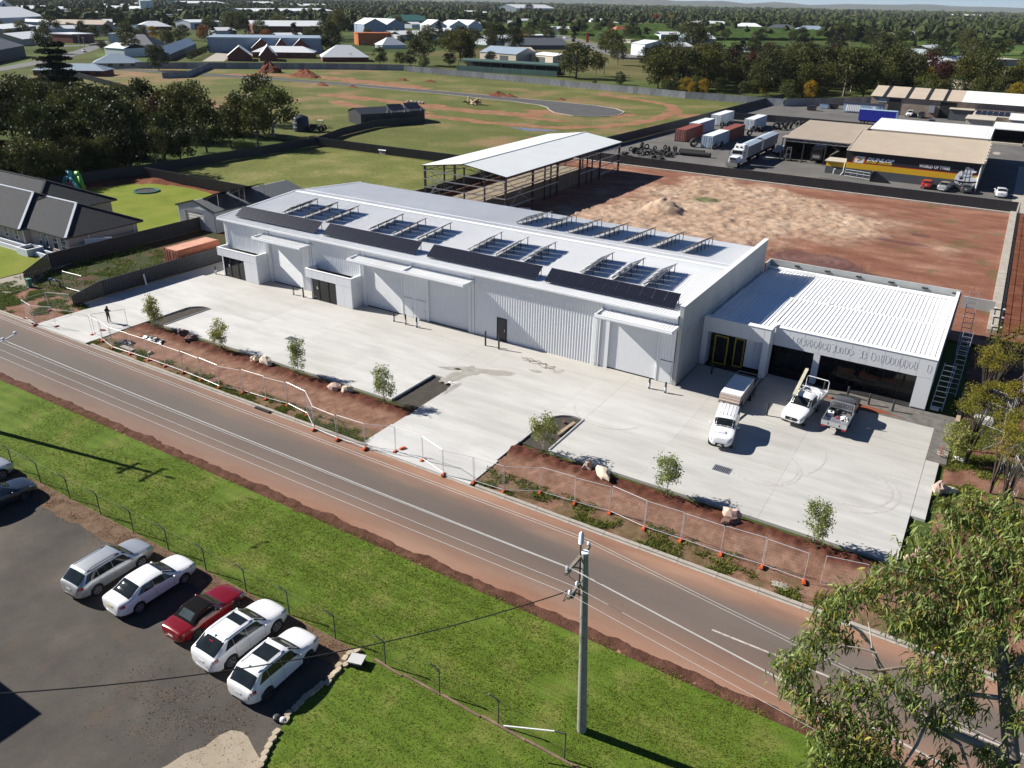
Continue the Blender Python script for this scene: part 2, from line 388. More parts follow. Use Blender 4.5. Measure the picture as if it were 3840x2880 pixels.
# ---- concrete forecourt in cast slabs
mt, t, p = _nt('new_concrete'); co = _coord(t); X, Y, _ = _xyz(t, co)
n = _noise(t, co, .16, 6, .55); n1 = _noise(t, co, .55, 6, .6, (.35, 1.8, 1)); n2 = _noise(t, co, 22, 4, .7); oi = t.nodes.new('ShaderNodeObjectInfo')
c = _ramp(t, n, [(.3, (.47, .465, .45)), (.7, (.555, .555, .54))])
c = _mix(t, .75, c, _ramp(t, n1, [(.3, .80), (.62, 1.05)]), 'MULTIPLY')
c = _mix(t, 1.0, c, _ramp(t, oi.outputs['Random'], [(0, (.93, .925, .905)), (1, (1.02, 1.02, 1.02))]), 'MULTIPLY')
yr = t.nodes.new('ShaderNodeMapRange'); yr.inputs[1].default_value = 53.0; yr.inputs[2].default_value = 58.5
t.links.new(_math(t, 'ADD', Y, _math(t, 'MULTIPLY', _math(t, 'SUBTRACT', n1, .5), 3)), yr.inputs[0])
c = _mix(t, _math(t, 'MULTIPLY', yr.outputs[0], .5), c, (.36, .325, .275))
xr = t.nodes.new('ShaderNodeMapRange'); xr.inputs[1].default_value = -26; xr.inputs[2].default_value = -8; t.links.new(X, xr.inputs[0])
c = _mix(t, _math(t, 'MULTIPLY', xr.outputs[0], .5), c, _ramp(t, n1, [(.3, (.33, .325, .30)), (.7, (.47, .465, .44))]))
c = _mix(t, .2, c, _ramp(t, n2, [(.3, .7), (.7, 1.15)]), 'MULTIPLY')
t.links.new(c, p.inputs['Base Color']); p.inputs['Roughness'].default_value = .75; _bump(t, p, n2, .08, .01)
NEWCON = mt
# wet run-off and water stains: darker, glossier concrete where the mask says it is damp
yo = obj('concrete_forecourt', None); yo['kind'] = 'structure'; ORG['concrete_forecourt'] = (0, 0, 0)
xs = [-79.0, -69.2, -66.9, -59.9, -52.6, -45.3, -38.0, -35.3, -25.7, -23.3, -16.3, -8.0, .25]
ys = [43.8, 49.55, 56.8, 59.32]
def slab(poly):
 o = obj('concrete_slab', MB().prism(poly, -.25, random.uniform(-.003, .003)).mesh('concrete_slab', NEWCON), yo); return o
J = .005
for i in range(len(xs) - 1):
 for j in range(len(ys) - 1):
  x0, x1, y0, y1 = xs[i] + J, xs[i + 1] - J, ys[j] + J, ys[j + 1] - J
  if j == 0 and i in (1, 6, 8): continue
  slab(rect(x0, y0, x1, y1))
for (x0, x1) in ((-77.25, -69.2), (-35.25, -25.75)):      # the two driveways
 slab(rect(x0, 40.6, x1, 43.8 - J)); slab(rect(x0 - .1, 36.99, x1 + .15, 40.6 - J))
slab(rect(-79, 59.35, -75.42, 66)); slab(rect(-79, 66 + J, -75.42, 84))
slab(rect(-79, 43.8, -77.28, 42.6))
slab(rect(-19.4, 59.34, -13.6, 64.85)); slab(rect(-13.6 + J, 59.34, -3.1, 63.4)); slab(rect(-3.1 + J, 59.34, .25, 63.4))
slab(rect(.27, 49.6, 1.15, 57.8)); slab(rect(-13.5, 63.42, -9.6, 66.2))
def fillet(cx, cy, r, a0, a1, corner):
 pts = [(cx + r * math.cos(R(a0 + (a1 - a0) * k / 8)), cy + r * math.sin(R(a0 + (a1 - a0) * k / 8))) for k in range(9)]
 slab(pts + [corner])
fillet(-67.6, 47.9, 1.64, 90, 180, (-69.2, 49.54)); fillet(-37.0, 47.9, 1.64, 0, 90, (-35.3, 49.54)); fillet(-24.1, 47.9, 1.6, 90, 180, (-25.7, 49.54))
# rolled kerb lips round the islands
lip = MB()
for (xa, xb, s) in ((-69.2, -66.9, 1), (-38.0, -35.3, -1), (-25.7, -23.3, 1)):
 xl = xb if s > 0 else xa
 lip.tube((xl, 43.9, .0), (xl, 49.4, .0), .09, 8)
struct('kerb_lip', lip, NEWCON)
DAMP = paint('damp_concrete', (.33, .315, .28), .45, var=.2, scale=1.2)
def blot(name, c, rx, ry, seed, mat, z=.008, n=40, ang=0.0, rough=.45):
 pts = []
 for i in range(n):
  a = 2 * math.pi * i / n; q = 1 + rough * fbm(math.cos(a) * 1.3 + seed, math.sin(a) * 1.3, 1.1, 5, seed)
  x, y = rx * q * math.cos(a), ry * q * math.sin(a)
  pts.append((c[0] + x * math.cos(ang) - y * math.sin(ang), c[1] + x * math.sin(ang) + y * math.cos(ang), z))
 return struct(name, MB().face(pts), mat)
for k, (x, y, rx, ry, a) in enumerate(((-36.1, 50.3, .8, 1.6, -.3), (-34.9, 52.6, 2.6, .45, .35), (-35.8, 52.0, .9, .9, 0), (-33.2, 52.9, 1.3, .35, .6), (-35.1, 48.3, .3, 1.2, 0), (-31.0, 55.1, .55, .25, .2), (-29.3, 56.2, .55, .3, .9), (-37.5, 51.4, 1.0, .3, .4))):
 blot('damp_stain', (x, y), rx, ry, k * 3.1, DAMP, .006 + .004 * (k % 3), ang=a)
# rubber arcs left by turning cars
TYREMARK = paint('tyre_mark', (.43, .415, .38), .7, var=.2, scale=5)
mb = MB()
def arc(cx, cy, r, a0, a1, wdt=.14):
 pts = [(cx + r * math.cos(R(a0 + (a1 - a0) * i / 28)), cy + r * math.sin(R(a0 + (a1 - a0) * i / 28))) for i in range(29)]
 for (xa, ya), (xb, yb) in zip(pts, pts[1:]):
  dx, dy = xb - xa, yb - ya; l = math.hypot(dx, dy); nx, ny = -dy / l * wdt / 2, dx / l * wdt / 2
  mb.quad((xa - nx, ya - ny, .007), (xb - nx, yb - ny, .007), (xb + nx, yb + ny, .007), (xa + nx, ya + ny, .007))
arc(-9.5, 50.4, 2.6, -150, 60); arc(-9.5, 50.4, 2.35, -120, 30, .1); arc(-3.7, 51.2, 2.6, -100, 70, .2); arc(-3.9, 51.1, 3.3, -90, 50); arc(-10.5, 53.4, 4.6, -30, 40, .12); arc(-22, 52.3, 3.2, 200, 330, .1)
struct('tyre_mark', mb, TYREMARK)
# drain grates
def grate(x, y, label):
 t_ = thing('drain_grate', label, 'drain grate', (x, y, .003), group='drain grates in the concrete forecourt')
 lpart('grate_frame', MB().bx(-.62, -.42, 0, .62, -.36, .018).bx(-.62, .36, 0, .62, .42, .018).bx(-.62, -.36, 0, -.56, .36, .018).bx(.56, -.36, 0, .62, .36, .018), STEEL, t_)
 lpart('grate_pit', MB().bx(-.56, -.36, 0, .56, .36, .004), SHADEBLK, t_)
 for k in range(9): lpart('grate_bar', BAR, STEEL, t_, loc=(-.5 + k * .125, 0, .004))
BAR = MB().bx(-.028, -.355, 0, .028, .355, .012).mesh('grate_bar', STEEL)
grate(-54.0, 48.4, 'steel drain grate in the concrete in front of the double roller doors')
grate(-11.8, 48.3, 'steel drain grate in the concrete in front of the parked white wagon')
# leads and hose lying on the slab near the black door
mb = MB()
for k in range(4):
 pts = []
 for i in range(40):
  u = i / 39; pts.append((-33.4 + 3.6 * u + .35 * fbm(u * 4, k, 1.1, 3), 57.3 - .5 * u + .7 * fbm(u * 3, k + 5, 1.3, 3) - .2 * k, .02))
 mb.path(pts, .014, 5)
single('tangled_lead', mb, paint('brown_lead', (.20, .14, .10), .6), 'thin brown leads lying tangled on the concrete below the white wall', 'lead')
# ---- garden beds: churned red soil, a berm along the slab edge
def zbed(x, y):
 n = fbm(x, y, .55, 4); nf = fbm(x, y, 2.2, 4, 2)
 z = -.06 + .05 * n + .05 * nf
 berm = math.exp(-((y - 42.7) / .55) ** 2) * (.16 + .17 * max(0, fbm(x, y, .8, 4, 7)) + .09 * nf)
 z += berm
 if y < 37.7: z = min(z, -.03)
 z -= .16 * sm(43.25, 43.6, y)
 return z
def mbed(x, y):
 d = sm(41.3, 42.6, y + .5 * fbm(x, y, .5, 3)); g_ = sm(.05, .3, fbm(x, y, .35, 4, 9) + (.25 if y < 39.2 else -.6))
 gr = 1.0 if y > 43.7 else 0.0
 return (d, g_, gr, 1)
mt, t, p = _nt('bed_soil'); co = _coord(t); at = t.nodes.new('ShaderNodeVertexColor'); at.layer_name = 'mask'
sp = t.nodes.new('ShaderNodeSeparateColor'); t.links.new(at.outputs[0], sp.inputs[0])
n = _noise(t, co, .9, 7, .65); n2 = _noise(t, co, 11, 6, .75)
c = _ramp(t, n, [(.25, (.17, .084, .056)), (.5, (.26, .145, .10)), (.75, (.35, .22, .16))])
c = _mix(t, sp.outputs[0], c, _ramp(t, n, [(.3, (.075, .028, .019)), (.7, (.16, .062, .042))]))
c = _mix(t, _math(t, 'MULTIPLY', sp.outputs[1], .45), c, (.07, .085, .025))
c = _mix(t, sp.outputs[2], c, (.085, .075, .066))
c = _mix(t, .55, c, _ramp(t, n2, [(.3, .4), (.6, 1.1), (.8, 1.4)]), 'MULTIPLY')
t.links.new(c, p.inputs['Base Color']); p.inputs['Roughness'].default_value = .95; p.inputs['Specular IOR Level'].default_value = .08; _bump(t, p, n2, .9, .08)
BEDSOIL = mt
grid_sheet('garden_bed', -69.0, 37.25, -35.2, 43.78, .17, .13, zbed, BEDSOIL, mbed)
grid_sheet('garden_bed', -25.75, 37.25, 9, 43.78, .17, .13, zbed, BEDSOIL, mbed)
for (xa, xb) in ((-69.2, -66.95), (-37.95, -35.3), (-25.7, -23.3)):
 grid_sheet('island_bed', xa, 43.78, xb, 49.55, .2, .2, lambda x, y: -.14 + .04 * fbm(x, y, 1.2, 3), BEDSOIL, lambda x, y: (0.3, .5 * sm(.0, .3, fbm(x, y, .5, 3) - (.5 if x > -60 else -.3)), 1, 1))
def zright(x, y):
 return -.06 + .10 * fbm(x, y, .45, 4) + .06 * fbm(x, y, 2, 3, 4) + .25 * sm(2.3, 4.5, x) * math.exp(-((y - 55) / 6) ** 2) - .3 * sm(2.0, 1.3, x)
def mright(x, y):
 g_ = sm(-.15, .2, fbm(x, y, .3, 4, 5) + (.55 if y > 59.5 and x > 1.8 else -.25) - (.8 if x > 6.5 and y < 60 else 0)); return (.45 + .4 * fbm(x, y, .4, 3), g_ * (.0 if y < 50 or y > 66.5 else 1), 0, 1)
grid_sheet('side_soil', .27, 43.8, 14, 90, .25, .25, zright, BEDSOIL, mright)
sheet('office_gravel', rect(-9.6, 63.42, .26, 66.25), -.02, GRAVEL)
sheet('office_gravel', rect(.26, 57.85, 1.6, 66.3), -.0, GRAVEL)
blot('soil_patch', (-5.9, 64.2), 3.3, .4, 4.2, soil('red_chips', [(.3, (.19, .055, .03)), (.7, (.30, .11, .06))], 2, .5, .03), -.012, ang=-.05)
# ---- side verge at the left end of the site and the strip between the fences
def zl(x, y): return -.05 + .05 * fbm(x, y, .6, 4)
def ml(x, y): return (.1, sm(-.1, .25, fbm(x, y, .45, 4, 3) + (.15 if y > 40.2 else -.3 if x > -84 else .3)), 0, 1)
grid_sheet('site_verge', -92.2, 37.25, -77.28, 43.2, .25, .2, zl, BEDSOIL, ml)
sheet('fence_strip', [(-93.1, 43), (-77.2, 43), (-79.0, 43.1), (-79.0, 90), (-93.1, 90)], -.03, SHADEGRASS)
sheet('house_lawn', [(-170, 39.6), (-94.2, 42.3), (-94.3, 49.5), (-170, 49.5)], -.01, LAWN)
sheet('nature_strip', [(-170, 37.25), (-89.2, 37.25), (-89.2, 39.3), (-94.4, 41.6), (-170, 39.3)], -.02, LAWN)
sheet('house_drive', [(-94.2, 37.25), (-88.4, 37.25), (-88.2, 42.3), (-91.9, 47.0), (-93.1, 50.6), (-93.1, 69.9), (-98, 69.9), (-95, 50.6), (-94.1, 49.5)], .0, soil('drive_concrete', [(.3, (.30, .27, .225)), (.7, (.37, .335, .285))], .6, .1, .02, fine=(14, .2)))
sheet('house_path', rect(-140, 49.5, -94.5, 52.2), -.005, KERBCON)
struct('garden_edge', MB().prism([(-94.2, 42.3), (-93.95, 42.3), (-93.95, 49.4), (-94.3, 49.4)], -.2, .01).prism([(-130, 39.55), (-94.2, 42.25), (-94.2, 42.05), (-130, 39.35)], -.2, .008), DARKSOIL)
sheet('back_lawn', [(-140, 68), (-128.3, 75.4), (-126.9, 81.8), (-123.8, 84.4), (-120.4, 85.2), (-115, 85.6), (-110.2, 85.0), (-101, 80.5), (-97.7, 73.5), (-97.6, 69.2), (-98.1, 63.2), (-95, 61.5), (-140, 60)], -.005, LAWN)
def zbank(x, y): return -.1 + .12 * fbm(x, y, .5, 4) + .75 * math.exp(-((x + 124.5) / 3.2) ** 2 - ((y - 85.6) / 1.0) ** 2)
grid_sheet('soil_bank', -133, 70, -93.2, 87.2, .5, .4, zbank, REDSOIL)
# ---- red building pad behind the warehouse with spread sand, puddles and a heap
sandpoly = [(-57.5, 105), (-56, 117), (-53.5, 134), (-50, 146), (-43.4, 148), (-33, 146), (-22, 139), (-12, 132), (-7.5, 121), (-19.5, 116), (-23.5, 110.2), (-27, 105), (-36, 102.5), (-46, 101), (-55, 102)]
def inpoly(x, y, P):
 c_ = False; k = len(P)
 for i in range(k):
  (xa, ya), (xb, yb) = P[i], P[(i + 1) % k]
  if (ya > y) != (yb > y) and x < (xb - xa) * (y - ya) / (yb - ya) + xa: c_ = not c_
 return c_
def polydist(x, y, P):
 d = 1e9; k = len(P)
 for i in range(k):
  (xa, ya), (xb, yb) = P[i], P[(i + 1) % k]; L2 = (xb - xa) ** 2 + (yb - ya) ** 2
  u = max(0, min(1, ((x - xa) * (xb - xa) + (y - ya) * (yb - ya)) / L2)); d = min(d, math.hypot(x - xa - u * (xb - xa), y - ya - u * (yb - ya)))
 return d if inpoly(x, y, P) else -d
puddles = [(-18, 105.2, 6.0, 3.4), (-9.5, 120.8, 3.8, .8), (-7.8, 126.5, 1.6, 1.0), (-14.5, 102.6, 4.5, 1.4)]
def wet(x, y): return max(sm(1.25, .75, math.hypot((x - a) / rx, (y - b) / ry) + .28 * fbm(x, y, .4, 4)) for a, b, rx, ry in puddles)
SC = {}
def ysand(x, y):
 k = (round(x, 2), round(y, 2))
 if k not in SC: SC[k] = sm(-3.5, 4.0, polydist(x, y, sandpoly) + 5.5 * fbm(x, y, .14, 5, 2) - .4)
 return SC[k]
def zyard(x, y):
 s = ysand(x, y); z = -.05 + .05 * fbm(x, y, .25, 4)
 rid = abs(fbm(x * .7, y * 1.5, .42, 4, 6))
 z += s * (.12 + .24 * fbm(x, y * 1.5, .55, 5, 3) + .36 * (.42 - rid) + .13 * fbm(x, y, 2.0, 3))
 if y < 108.5 and -52 < x < -24: z += .3 * s * sm(104.8, 106.2, y) * math.exp(-((y - 106.4) / 2.2) ** 2)
 d = math.hypot((x + 44.2) / 3.4, (y - 118) / 2.9); z += (1.9 * max(0, 1 - d) ** .8 * (1 + .5 * fbm(x, y, .7, 4, 3))) if d < 1 else 0
 z -= .05 * wet(x, y)
 if math.hypot(x + 19, y - 105) < 9:
  z += .05 * math.sin((math.hypot(x + 19, (y - 105) * 1.5)) * 5.0) * sm(9, 5, math.hypot(x + 19, y - 105))
 return z
def myard(x, y):
 gr = max(sm(.35, 1, 1.3 - math.hypot((x + 41.3) / 3.2, (y - 129) / 3.6) + .4 * fbm(x, y, .5, 4)), sm(.2, .8, fbm(x, y, .2, 5, 12) * 1.3) * (1 - ysand(x, y)) * .55 * sm(-22, -6, x))
 return (ysand(x, y), wet(x, y), gr, 1)
mt, t, p = _nt('pad_soil'); co = _coord(t); at = t.nodes.new('ShaderNodeVertexColor'); at.layer_name = 'mask'
sp = t.nodes.new('ShaderNodeSeparateColor'); t.links.new(at.outputs[0], sp.inputs[0])
n = _noise(t, co, .22, 8, .65, (.6, 1.3, 1)); n2 = _noise(t, co, 3.2, 7, .75)
red = _ramp(t, n, [(.25, (.135, .050, .030)), (.5, (.235, .10, .062)), (.72, (.36, .20, .135))])
sand = _ramp(t, n, [(.25, (.29, .18, .12)), (.5, (.41, .285, .20)), (.75, (.52, .40, .305))])
c = _mix(t, sp.outputs[0], red, sand); c = _mix(t, _math(t, 'MULTIPLY', sp.outputs[2], .8), c, (.075, .11, .03))
c = _mix(t, _math(t, 'MULTIPLY', sp.outputs[1], .5), c, (.14, .068, .048)); c = _mix(t, .5, c, _ramp(t, n2, [(.3, .45), (.6, 1.1), (.8, 1.3)]), 'MULTIPLY')
t.links.new(c, p.inputs['Base Color']); t.links.new(_ramp(t, sp.outputs[1], [(.3, .95), (.75, .09)]), p.inputs['Roughness'])
p.inputs['Specular IOR Level'].default_value = .3; _bump(t, p, n2, .7, .2)
grid_sheet('building_pad', -80, 84.5, 3.2, 150.2, .3, .3, zyard, mt, myard)
for i in range(34): obj('plinth_block', MB().bx(-78.9 + i * 2.41, 149.75, -.2, -78.9 + (i + 1) * 2.41 - .03, 150.35, .16).mesh('plinth_block', KERBCON), yo)
sheet('side_strip', rect(3.4, 86, 24, 152), -.05, REDSOIL)
# ---- paddocks
sheet('dry_paddock', [(-134, 88), (-79.6, 87.5), (-79.6, 130.6), (-122, 128.6), (-134.2, 129.5)], -.02, PADDOCK_DRY)
sheet('small_paddock', [(-134.5, 142), (-134.3, 172), (-122, 178), (-80, 160), (-79.2, 130.8), (-122, 128.8), (-131, 130)], -.015, PADDOCK)
sheet('paddock', [(-330, 140), (-330, 246), (-308, 248), (-264, 286), (-240, 297), (-152, 285), (-100, 277), (-70, 292), (-74, 218), (-79.3, 150.4), (-79.3, 131), (-134, 131)], -.05, PADDOCK)
TRACK = soil('red_track', [(.25, (.21, .095, .052)), (.5, (.30, .155, .09)), (.75, (.38, .215, .13))], .25, .4, .1, fine=(2.5, .4))
def ribbon(name, pts, wdt, mat, z, rag=.5):
 mb = MB(); L = []
 for i in range(len(pts) - 1):
  a, b = Vector(pts[i]), Vector(pts[i + 1]); k = max(1, int((b - a).length / 1.6))
  L += [a.lerp(b, j / k) for j in range(k)]
 L.append(Vector(pts[-1])); prev = None
 for i, q in enumerate(L):
  d = (L[min(i + 1, len(L) - 1)] - L[max(i - 1, 0)]).normalized(); nrm = Vector((-d.y, d.x))
  w1 = wdt / 2 * (1 + rag * fbm(q.x, q.y, .22, 4)); w2 = wdt / 2 * (1 + rag * fbm(q.x, q.y, .22, 4, 8))
  e = [(q + nrm * w1).to_tuple() + (z,), (q - nrm * w2).to_tuple() + (z,)]
  if prev: mb.quad(prev[1], e[1], e[0], prev[0])
  prev = e
 return struct(name, mb, mat)
ribbon('dirt_track', [(-185, 193), (-168, 187), (-152, 183.5), (-133, 184), (-113, 183.5), (-101, 187.5), (-93, 196), (-88.6, 207), (-87, 220), (-89, 240), (-97, 254), (-110, 262), (-130, 268)], 4.6, TRACK, -.035, .7)
ribbon('dirt_track', [(-200, 205), (-175, 205), (-150, 201), (-128, 202), (-116, 206)], 7, TRACK, -.042, 1.1)
ribbon('dirt_track', [(-280, 232), (-262, 246), (-238, 250), (-210, 246), (-185, 243)], 10, TRACK, -.043, 1.2)
for k, (x, y, a, b) in enumerate(((-119, 213, 6, 4), (-98, 221, 5, 4), (-146, 240, 7, 2.5), (-112, 199, 9, 3), (-150, 190, 6, 2), (-82, 232, 4, 6), (-128, 246, 5, 1.6), (-81, 205, 3, 7), (-95, 168, 8, 2))):
 blot('bare_soil', (x, y), a, b, k * 2.7 + 1, TRACK, -.045 + .003 * (k % 3), rough=.9)
CDS = soil('new_asphalt', [(.3, (.085, .085, .088)), (.7, (.115, .115, .118))], .3, .1, .05, fine=(3, .2))
cul = [(-330, 215), (-290, 222), (-251, 228.5), (-213.4, 232), (-171, 231.5), (-140, 229), (-129, 226.4), (-124.5, 223), (-120.5, 217.5), (-116.5, 213.1), (-109, 210.6), (-103.5, 212), (-100.2, 216.5), (-99.3, 222), (-101, 228.5), (-106.5, 234), (-114, 236.8), (-129, 237.9), (-171.7, 239.0), (-219.3, 238.2), (-251, 235), (-290, 229), (-330, 222)]
sheet('court_road', cul, -.02, CDS)
mb = MB()
for (xa, ya), (xb, yb) in zip(cul, cul[1:] + cul[:1]): mb.bar((xa, ya, .03), (xb, yb, .03), .35, .14)
struct('court_kerb', mb, KERBCON)
g0 = Zm(1280, 0)
WATER = glassy('puddle_water', (.20, .17, .15), .04)
blot('puddle', (-104.5, 180.6), 5.2, 2.5, 6.6, WATER, -.025, ang=.3, rough=.8)
def heap(name, x, y, rx, ry, h, seed, mat, label, group=None):
 mb = MB(); n0 = 0; k = 18
 for j in range(7):
  q = j / 6
  for i in range(k):
   a = 2 * math.pi * i / k; r = (1 - q) * (1 + .35 * fbm(math.cos(a) + seed, math.sin(a), 1, 4, j * .3)); mb.v.append((rx * r * math.cos(a), ry * r * math.sin(a), -.15 + h * (q ** .8) * (1 + .3 * fbm(math.cos(a) * 2, math.sin(a) * 2 + seed, 1.2, 3, q))))
 for j in range(6):
  for i in range(k): mb.f.append((j * k + i, j * k + (i + 1) % k, (j + 1) * k + (i + 1) % k, (j + 1) * k + i))
 o = obj(name, mb.mesh(name, mat), None, (x, y, 0), 0, label); o['category'] = 'soil heap'
 if group: o['group'] = group
heap('soil_heap', -276.5, 252, 6, 5, 4.6, 1, REDSOIL, 'tallest pointed red soil heap at the far left of the paddock')
heap('soil_heap', -251, 247, 9, 4, 3, 2, REDSOIL, 'long low red soil heap beside the pointed heap in the paddock')
for k, (x, y, rx, ry, h) in enumerate(((-153, 240, 4.5, 2.2, 1.5), (-148, 239.5, 3, 1.6, 1.1), (-131, 244, 2.2, 1, .7), (-212, 262, 3, 1.5, 1), (-200, 264, 4, 1.3, .9), (-221, 226, 3, 1.5, 1.2), (-209, 229, 2.5, 1.2, .9))):
 heap('soil_heap', x, y, rx, ry, h, 3 + k, REDSOIL, ['brown clod heap beside the middle of the new court road', 'smaller clod heap right of the brown one by the court road', 'small red soil mound alone in grass behind the court turning circle', 'dark soil mound in front of the grey paling fence', 'long dark soil mound in front of the grey paling fence', 'left soil mound beside the far end of the court road', 'right soil mound beside the far end of the court road'][k])
# ---- tyre yard and streets behind
YARDASP = soil('yard_asphalt', [(.25, (.10, .098, .095)), (.5, (.145, .14, .135)), (.75, (.19, .182, .17))], .12, .2, .05, fine=(6, .3))
sheet('tyre_yard', [(-79, 150.6), (60, 150.6), (60, 300), (-44, 306), (-66.6, 277), (-72, 290), (-75, 217)], -.02, YARDASP)
for k, (x, y, rx, ry) in enumerate(((-42.2, 248, 2.6, 1.0), (-2.5, 216, .8, 2.2), (-44, 178, 1.3, 4), (-46, 208, 1.2, 3.5))):
 blot('pale_concrete_pad', (x, y), rx, ry, k + .4, KERBCON, -.012 + .003 * k, rough=.12)
blot('dust_patch', (-34, 158), 6, 3.5, 3.3, soil('dusty_ground', [(.3, (.17, .145, .12)), (.7, (.24, .205, .165))], .5, .2), -.013, rough=.6)
struct('right_apron', MB().prism(rect(2.4, 150.7, 40, 200), -.2, -.01), KERBCON)
STREET = soil('street_asphalt', [(.3, (.15, .15, .15)), (.7, (.21, .205, .20))], .08, .1, .05, fine=(2, .2))
gz = Zm(0, 0)
def street(name, pts, wdt): ribbon(name, [p_.to_2d() for p_ in pts], wdt, STREET, -.13, .05)
street('street', [gz(-150, 470), gz(100, 430), gz(330, 385), gz(520, 335), gz(620, 300), gz(660, 260), gz(560, 270)], 9)
street('street', [gz(300, 300), gz(620, 290), gz(700, 282)], 11)
g1 = Zm(1280, 0)
street('highway', [g1(1250, 190), g1(1420, 235), g1(1560, 275), g1(1720, 330), g1(1900, 380)], 16)
def field(name, zf, pts, mat, z=-.16):
 sheet(name, [tuple(zf(*q))[:2] for q in pts], z, mat)
FIELD = grassmat('field_grass', (.07, .12, .022), (.15, .16, .05), None, .02, fine=.5, bump=.3)
field('grass_field', Zm(2560, 0), [(1120, 240), (1730, 262), (2212, 300), (2300, 380), (1750, 355), (1130, 290)], FIELD)
field('grass_field', Zm(2560, 0), [(210, 265), (480, 262), (480, 300), (210, 300)], FIELD)
field('street_lawn', gz, [(600, 345), (980, 330), (985, 400), (640, 365)], FIELD)
field('street_lawn', gz, [(-100, 445), (290, 365), (330, 372), (100, 425)], FIELD)
field('road_reserve', g1, [(1250, 215), (1420, 215), (1760, 300), (1700, 345)], PADDOCK_DRY)
field('clinic_yard', gz, [(1310, 395), (1400, 340), (1510, 350), (1450, 395)], KERBCON)
field('red_works', gz, [(-60, 640), (0, 560), (340, 540), (900, 530), (700, 640)], REDSOIL)
# ================================================================ warehouse
def corr(mb, o, u, v, n, ul, vl, pitch=.25, depth=.035, prof=((0, 0), (.55, 0), (.66, 1), (.88, 1))):
 o, u, v, n = Vector(o), Vector(u).normalized(), Vector(v).normalized(), Vector(n).normalized()
 k = max(1, round(ul / pitch)); p = ul / k; pts = [(i * p + a * p, b * depth) for i in range(k) for a, b in prof] + [(ul, 0)]
 n0 = len(mb.v)
 for a, b in pts:
  q = o + u * a + n * b; mb.v.append(tuple(q)); mb.v.append(tuple(q + v * vl))
 for i in range(len(pts) - 1): mb.f.append((n0 + 2 * i, n0 + 2 * i + 2, n0 + 2 * i + 3, n0 + 2 * i + 1))
 return mb
mt, t, p = _nt('tilt_up_concrete'); co = _coord(t)
n = _noise(t, co, .5, 7, .6, (1, 1, .45)); n2 = _noise(t, co, 9, 4, .6)
c = _ramp(t, n, [(.25, (.30, .315, .315)), (.5, (.37, .385, .38)), (.75, (.43, .44, .43))]); c = _mix(t, .25, c, _ramp(t, n2, [(.3, .7), (.7, 1.15)]), 'MULTIPLY')
t.links.new(c, p.inputs['Base Color']); p.inputs['Roughness'].default_value = .8; _bump(t, p, n2, .1, .01); TILTUP = mt
WX0, WX1, WY0, WY1 = -75.3, -19.85, 59.3, 83.4
def zroof(y): return 6.3 + (y - 59.0) * .9 / 12.4 if y < 71.4 else 7.2 - (y - 71.4) * .95 / 12.2
wh = thing('warehouse', 'long white corrugated warehouse with roller doors facing the concrete forecourt', 'warehouse', (WX0, WY0, 0))
mb = MB()
corr(mb, (-75.9, 58.95, zroof(58.95)), (1, 0, 0), (0, 12.4, .9), (0, -.9, 12.4), 56.05, math.hypot(12.45, .903), .26, .045)
wpart('front_roof', mb, WHITE, wh)
mb = MB(); corr(mb, (-75.9, 71.4, 7.2), (1, 0, 0), (0, 12.25, -.954), (0, .95, 12.2), 56.05, math.hypot(12.25, .954), .26, .045)
wpart('back_roof', mb, WHITE, wh)
mb = MB(); rz = 7.2
mb.quad((-75.92, 71.05, rz + .035), (-19.86, 71.05, rz + .035), (-19.86, 71.4, rz + .075), (-75.92, 71.4, rz + .075)).quad((-75.92, 71.4, rz + .075), (-19.86, 71.4, rz + .075), (-19.86, 71.75, rz + .03), (-75.92, 71.75, rz + .03))
mb.bx(-75.92, 72.9, zroof(72.9) + .05, -19.86, 73.0, zroof(72.9) + .085)
wpart('ridge_cap', mb, WHITE, wh)
mb = MB().bx(-75.95, 58.8, 6.14, -19.86, 58.94, 6.32); wpart('gutter', mb, WHITE, wh)
mb = MB()
for (ya, yb) in ((58.95, 71.4), (71.4, 83.65)): mb.bar((-75.93, ya, zroof(ya) + .02), (-75.93, yb, zroof(yb) + .02), .12, .22)
wpart('barge_capping', mb, WHITE, wh)
def clad(x0, x1, z0, z1, name='wall_sheet', y=WY0):
 mb = MB(); corr(mb, (x0, y, z0), (1, 0, 0), (0, 0, 1), (0, -1, 0), x1 - x0, z1 - z0, .27, .034, ((0, 0), (.62, 0), (.72, 1), (.9, 1))); return wpart(name, mb, WHITEWALL, wh)
TOP = 6.2
for s_ in ((-75.18, -68.75, 2.9, TOP), (-67.96, -63.32, 4.6, TOP), (-63.26, -61.8, 0, TOP), (-61.6, -54.82, 2.9, TOP), (-54.02, -49.26, 4.6, TOP), (-49.18, -45.98, 2.06, TOP), (-45.9, -41.05, 4.6, TOP),
           (-40.32, -37.72, 0, TOP), (-37.72, -36.62, 2.3, TOP), (-36.62, -27.6, 0, TOP), (-27.38, -26.68, 0, TOP), (-26.68, -21.42, 4.6, TOP), (-21.34, -19.92, 2.1, TOP)): clad(*s_)
mb = MB()
for x in (-75.26, -68.4, -63.29, -61.7, -54.42, -49.22, -45.94, -40.68, -27.5, -26.35, -21.38):
 hw = {-68.4: .36, -54.42: .4, -26.35: .33, -27.5: .12, -40.68: .34}.get(x, .07)
 mb.bx(x - hw, WY0 - .06, 0, x + hw, WY0 + .16, TOP - .02)
wpart('jamb_flashing', mb, WHITEWALL, wh)
mb = MB()
for x in (-75.05, -68.62, -68.2, -61.95, -54.65, -54.2, -40.72, -27.25, -26.9): mb.tube((x, WY0 - .12, 0.02), (x, WY0 - .12, 6.1), .05, 7)
wpart('downpipe', mb, WHITE, wh)
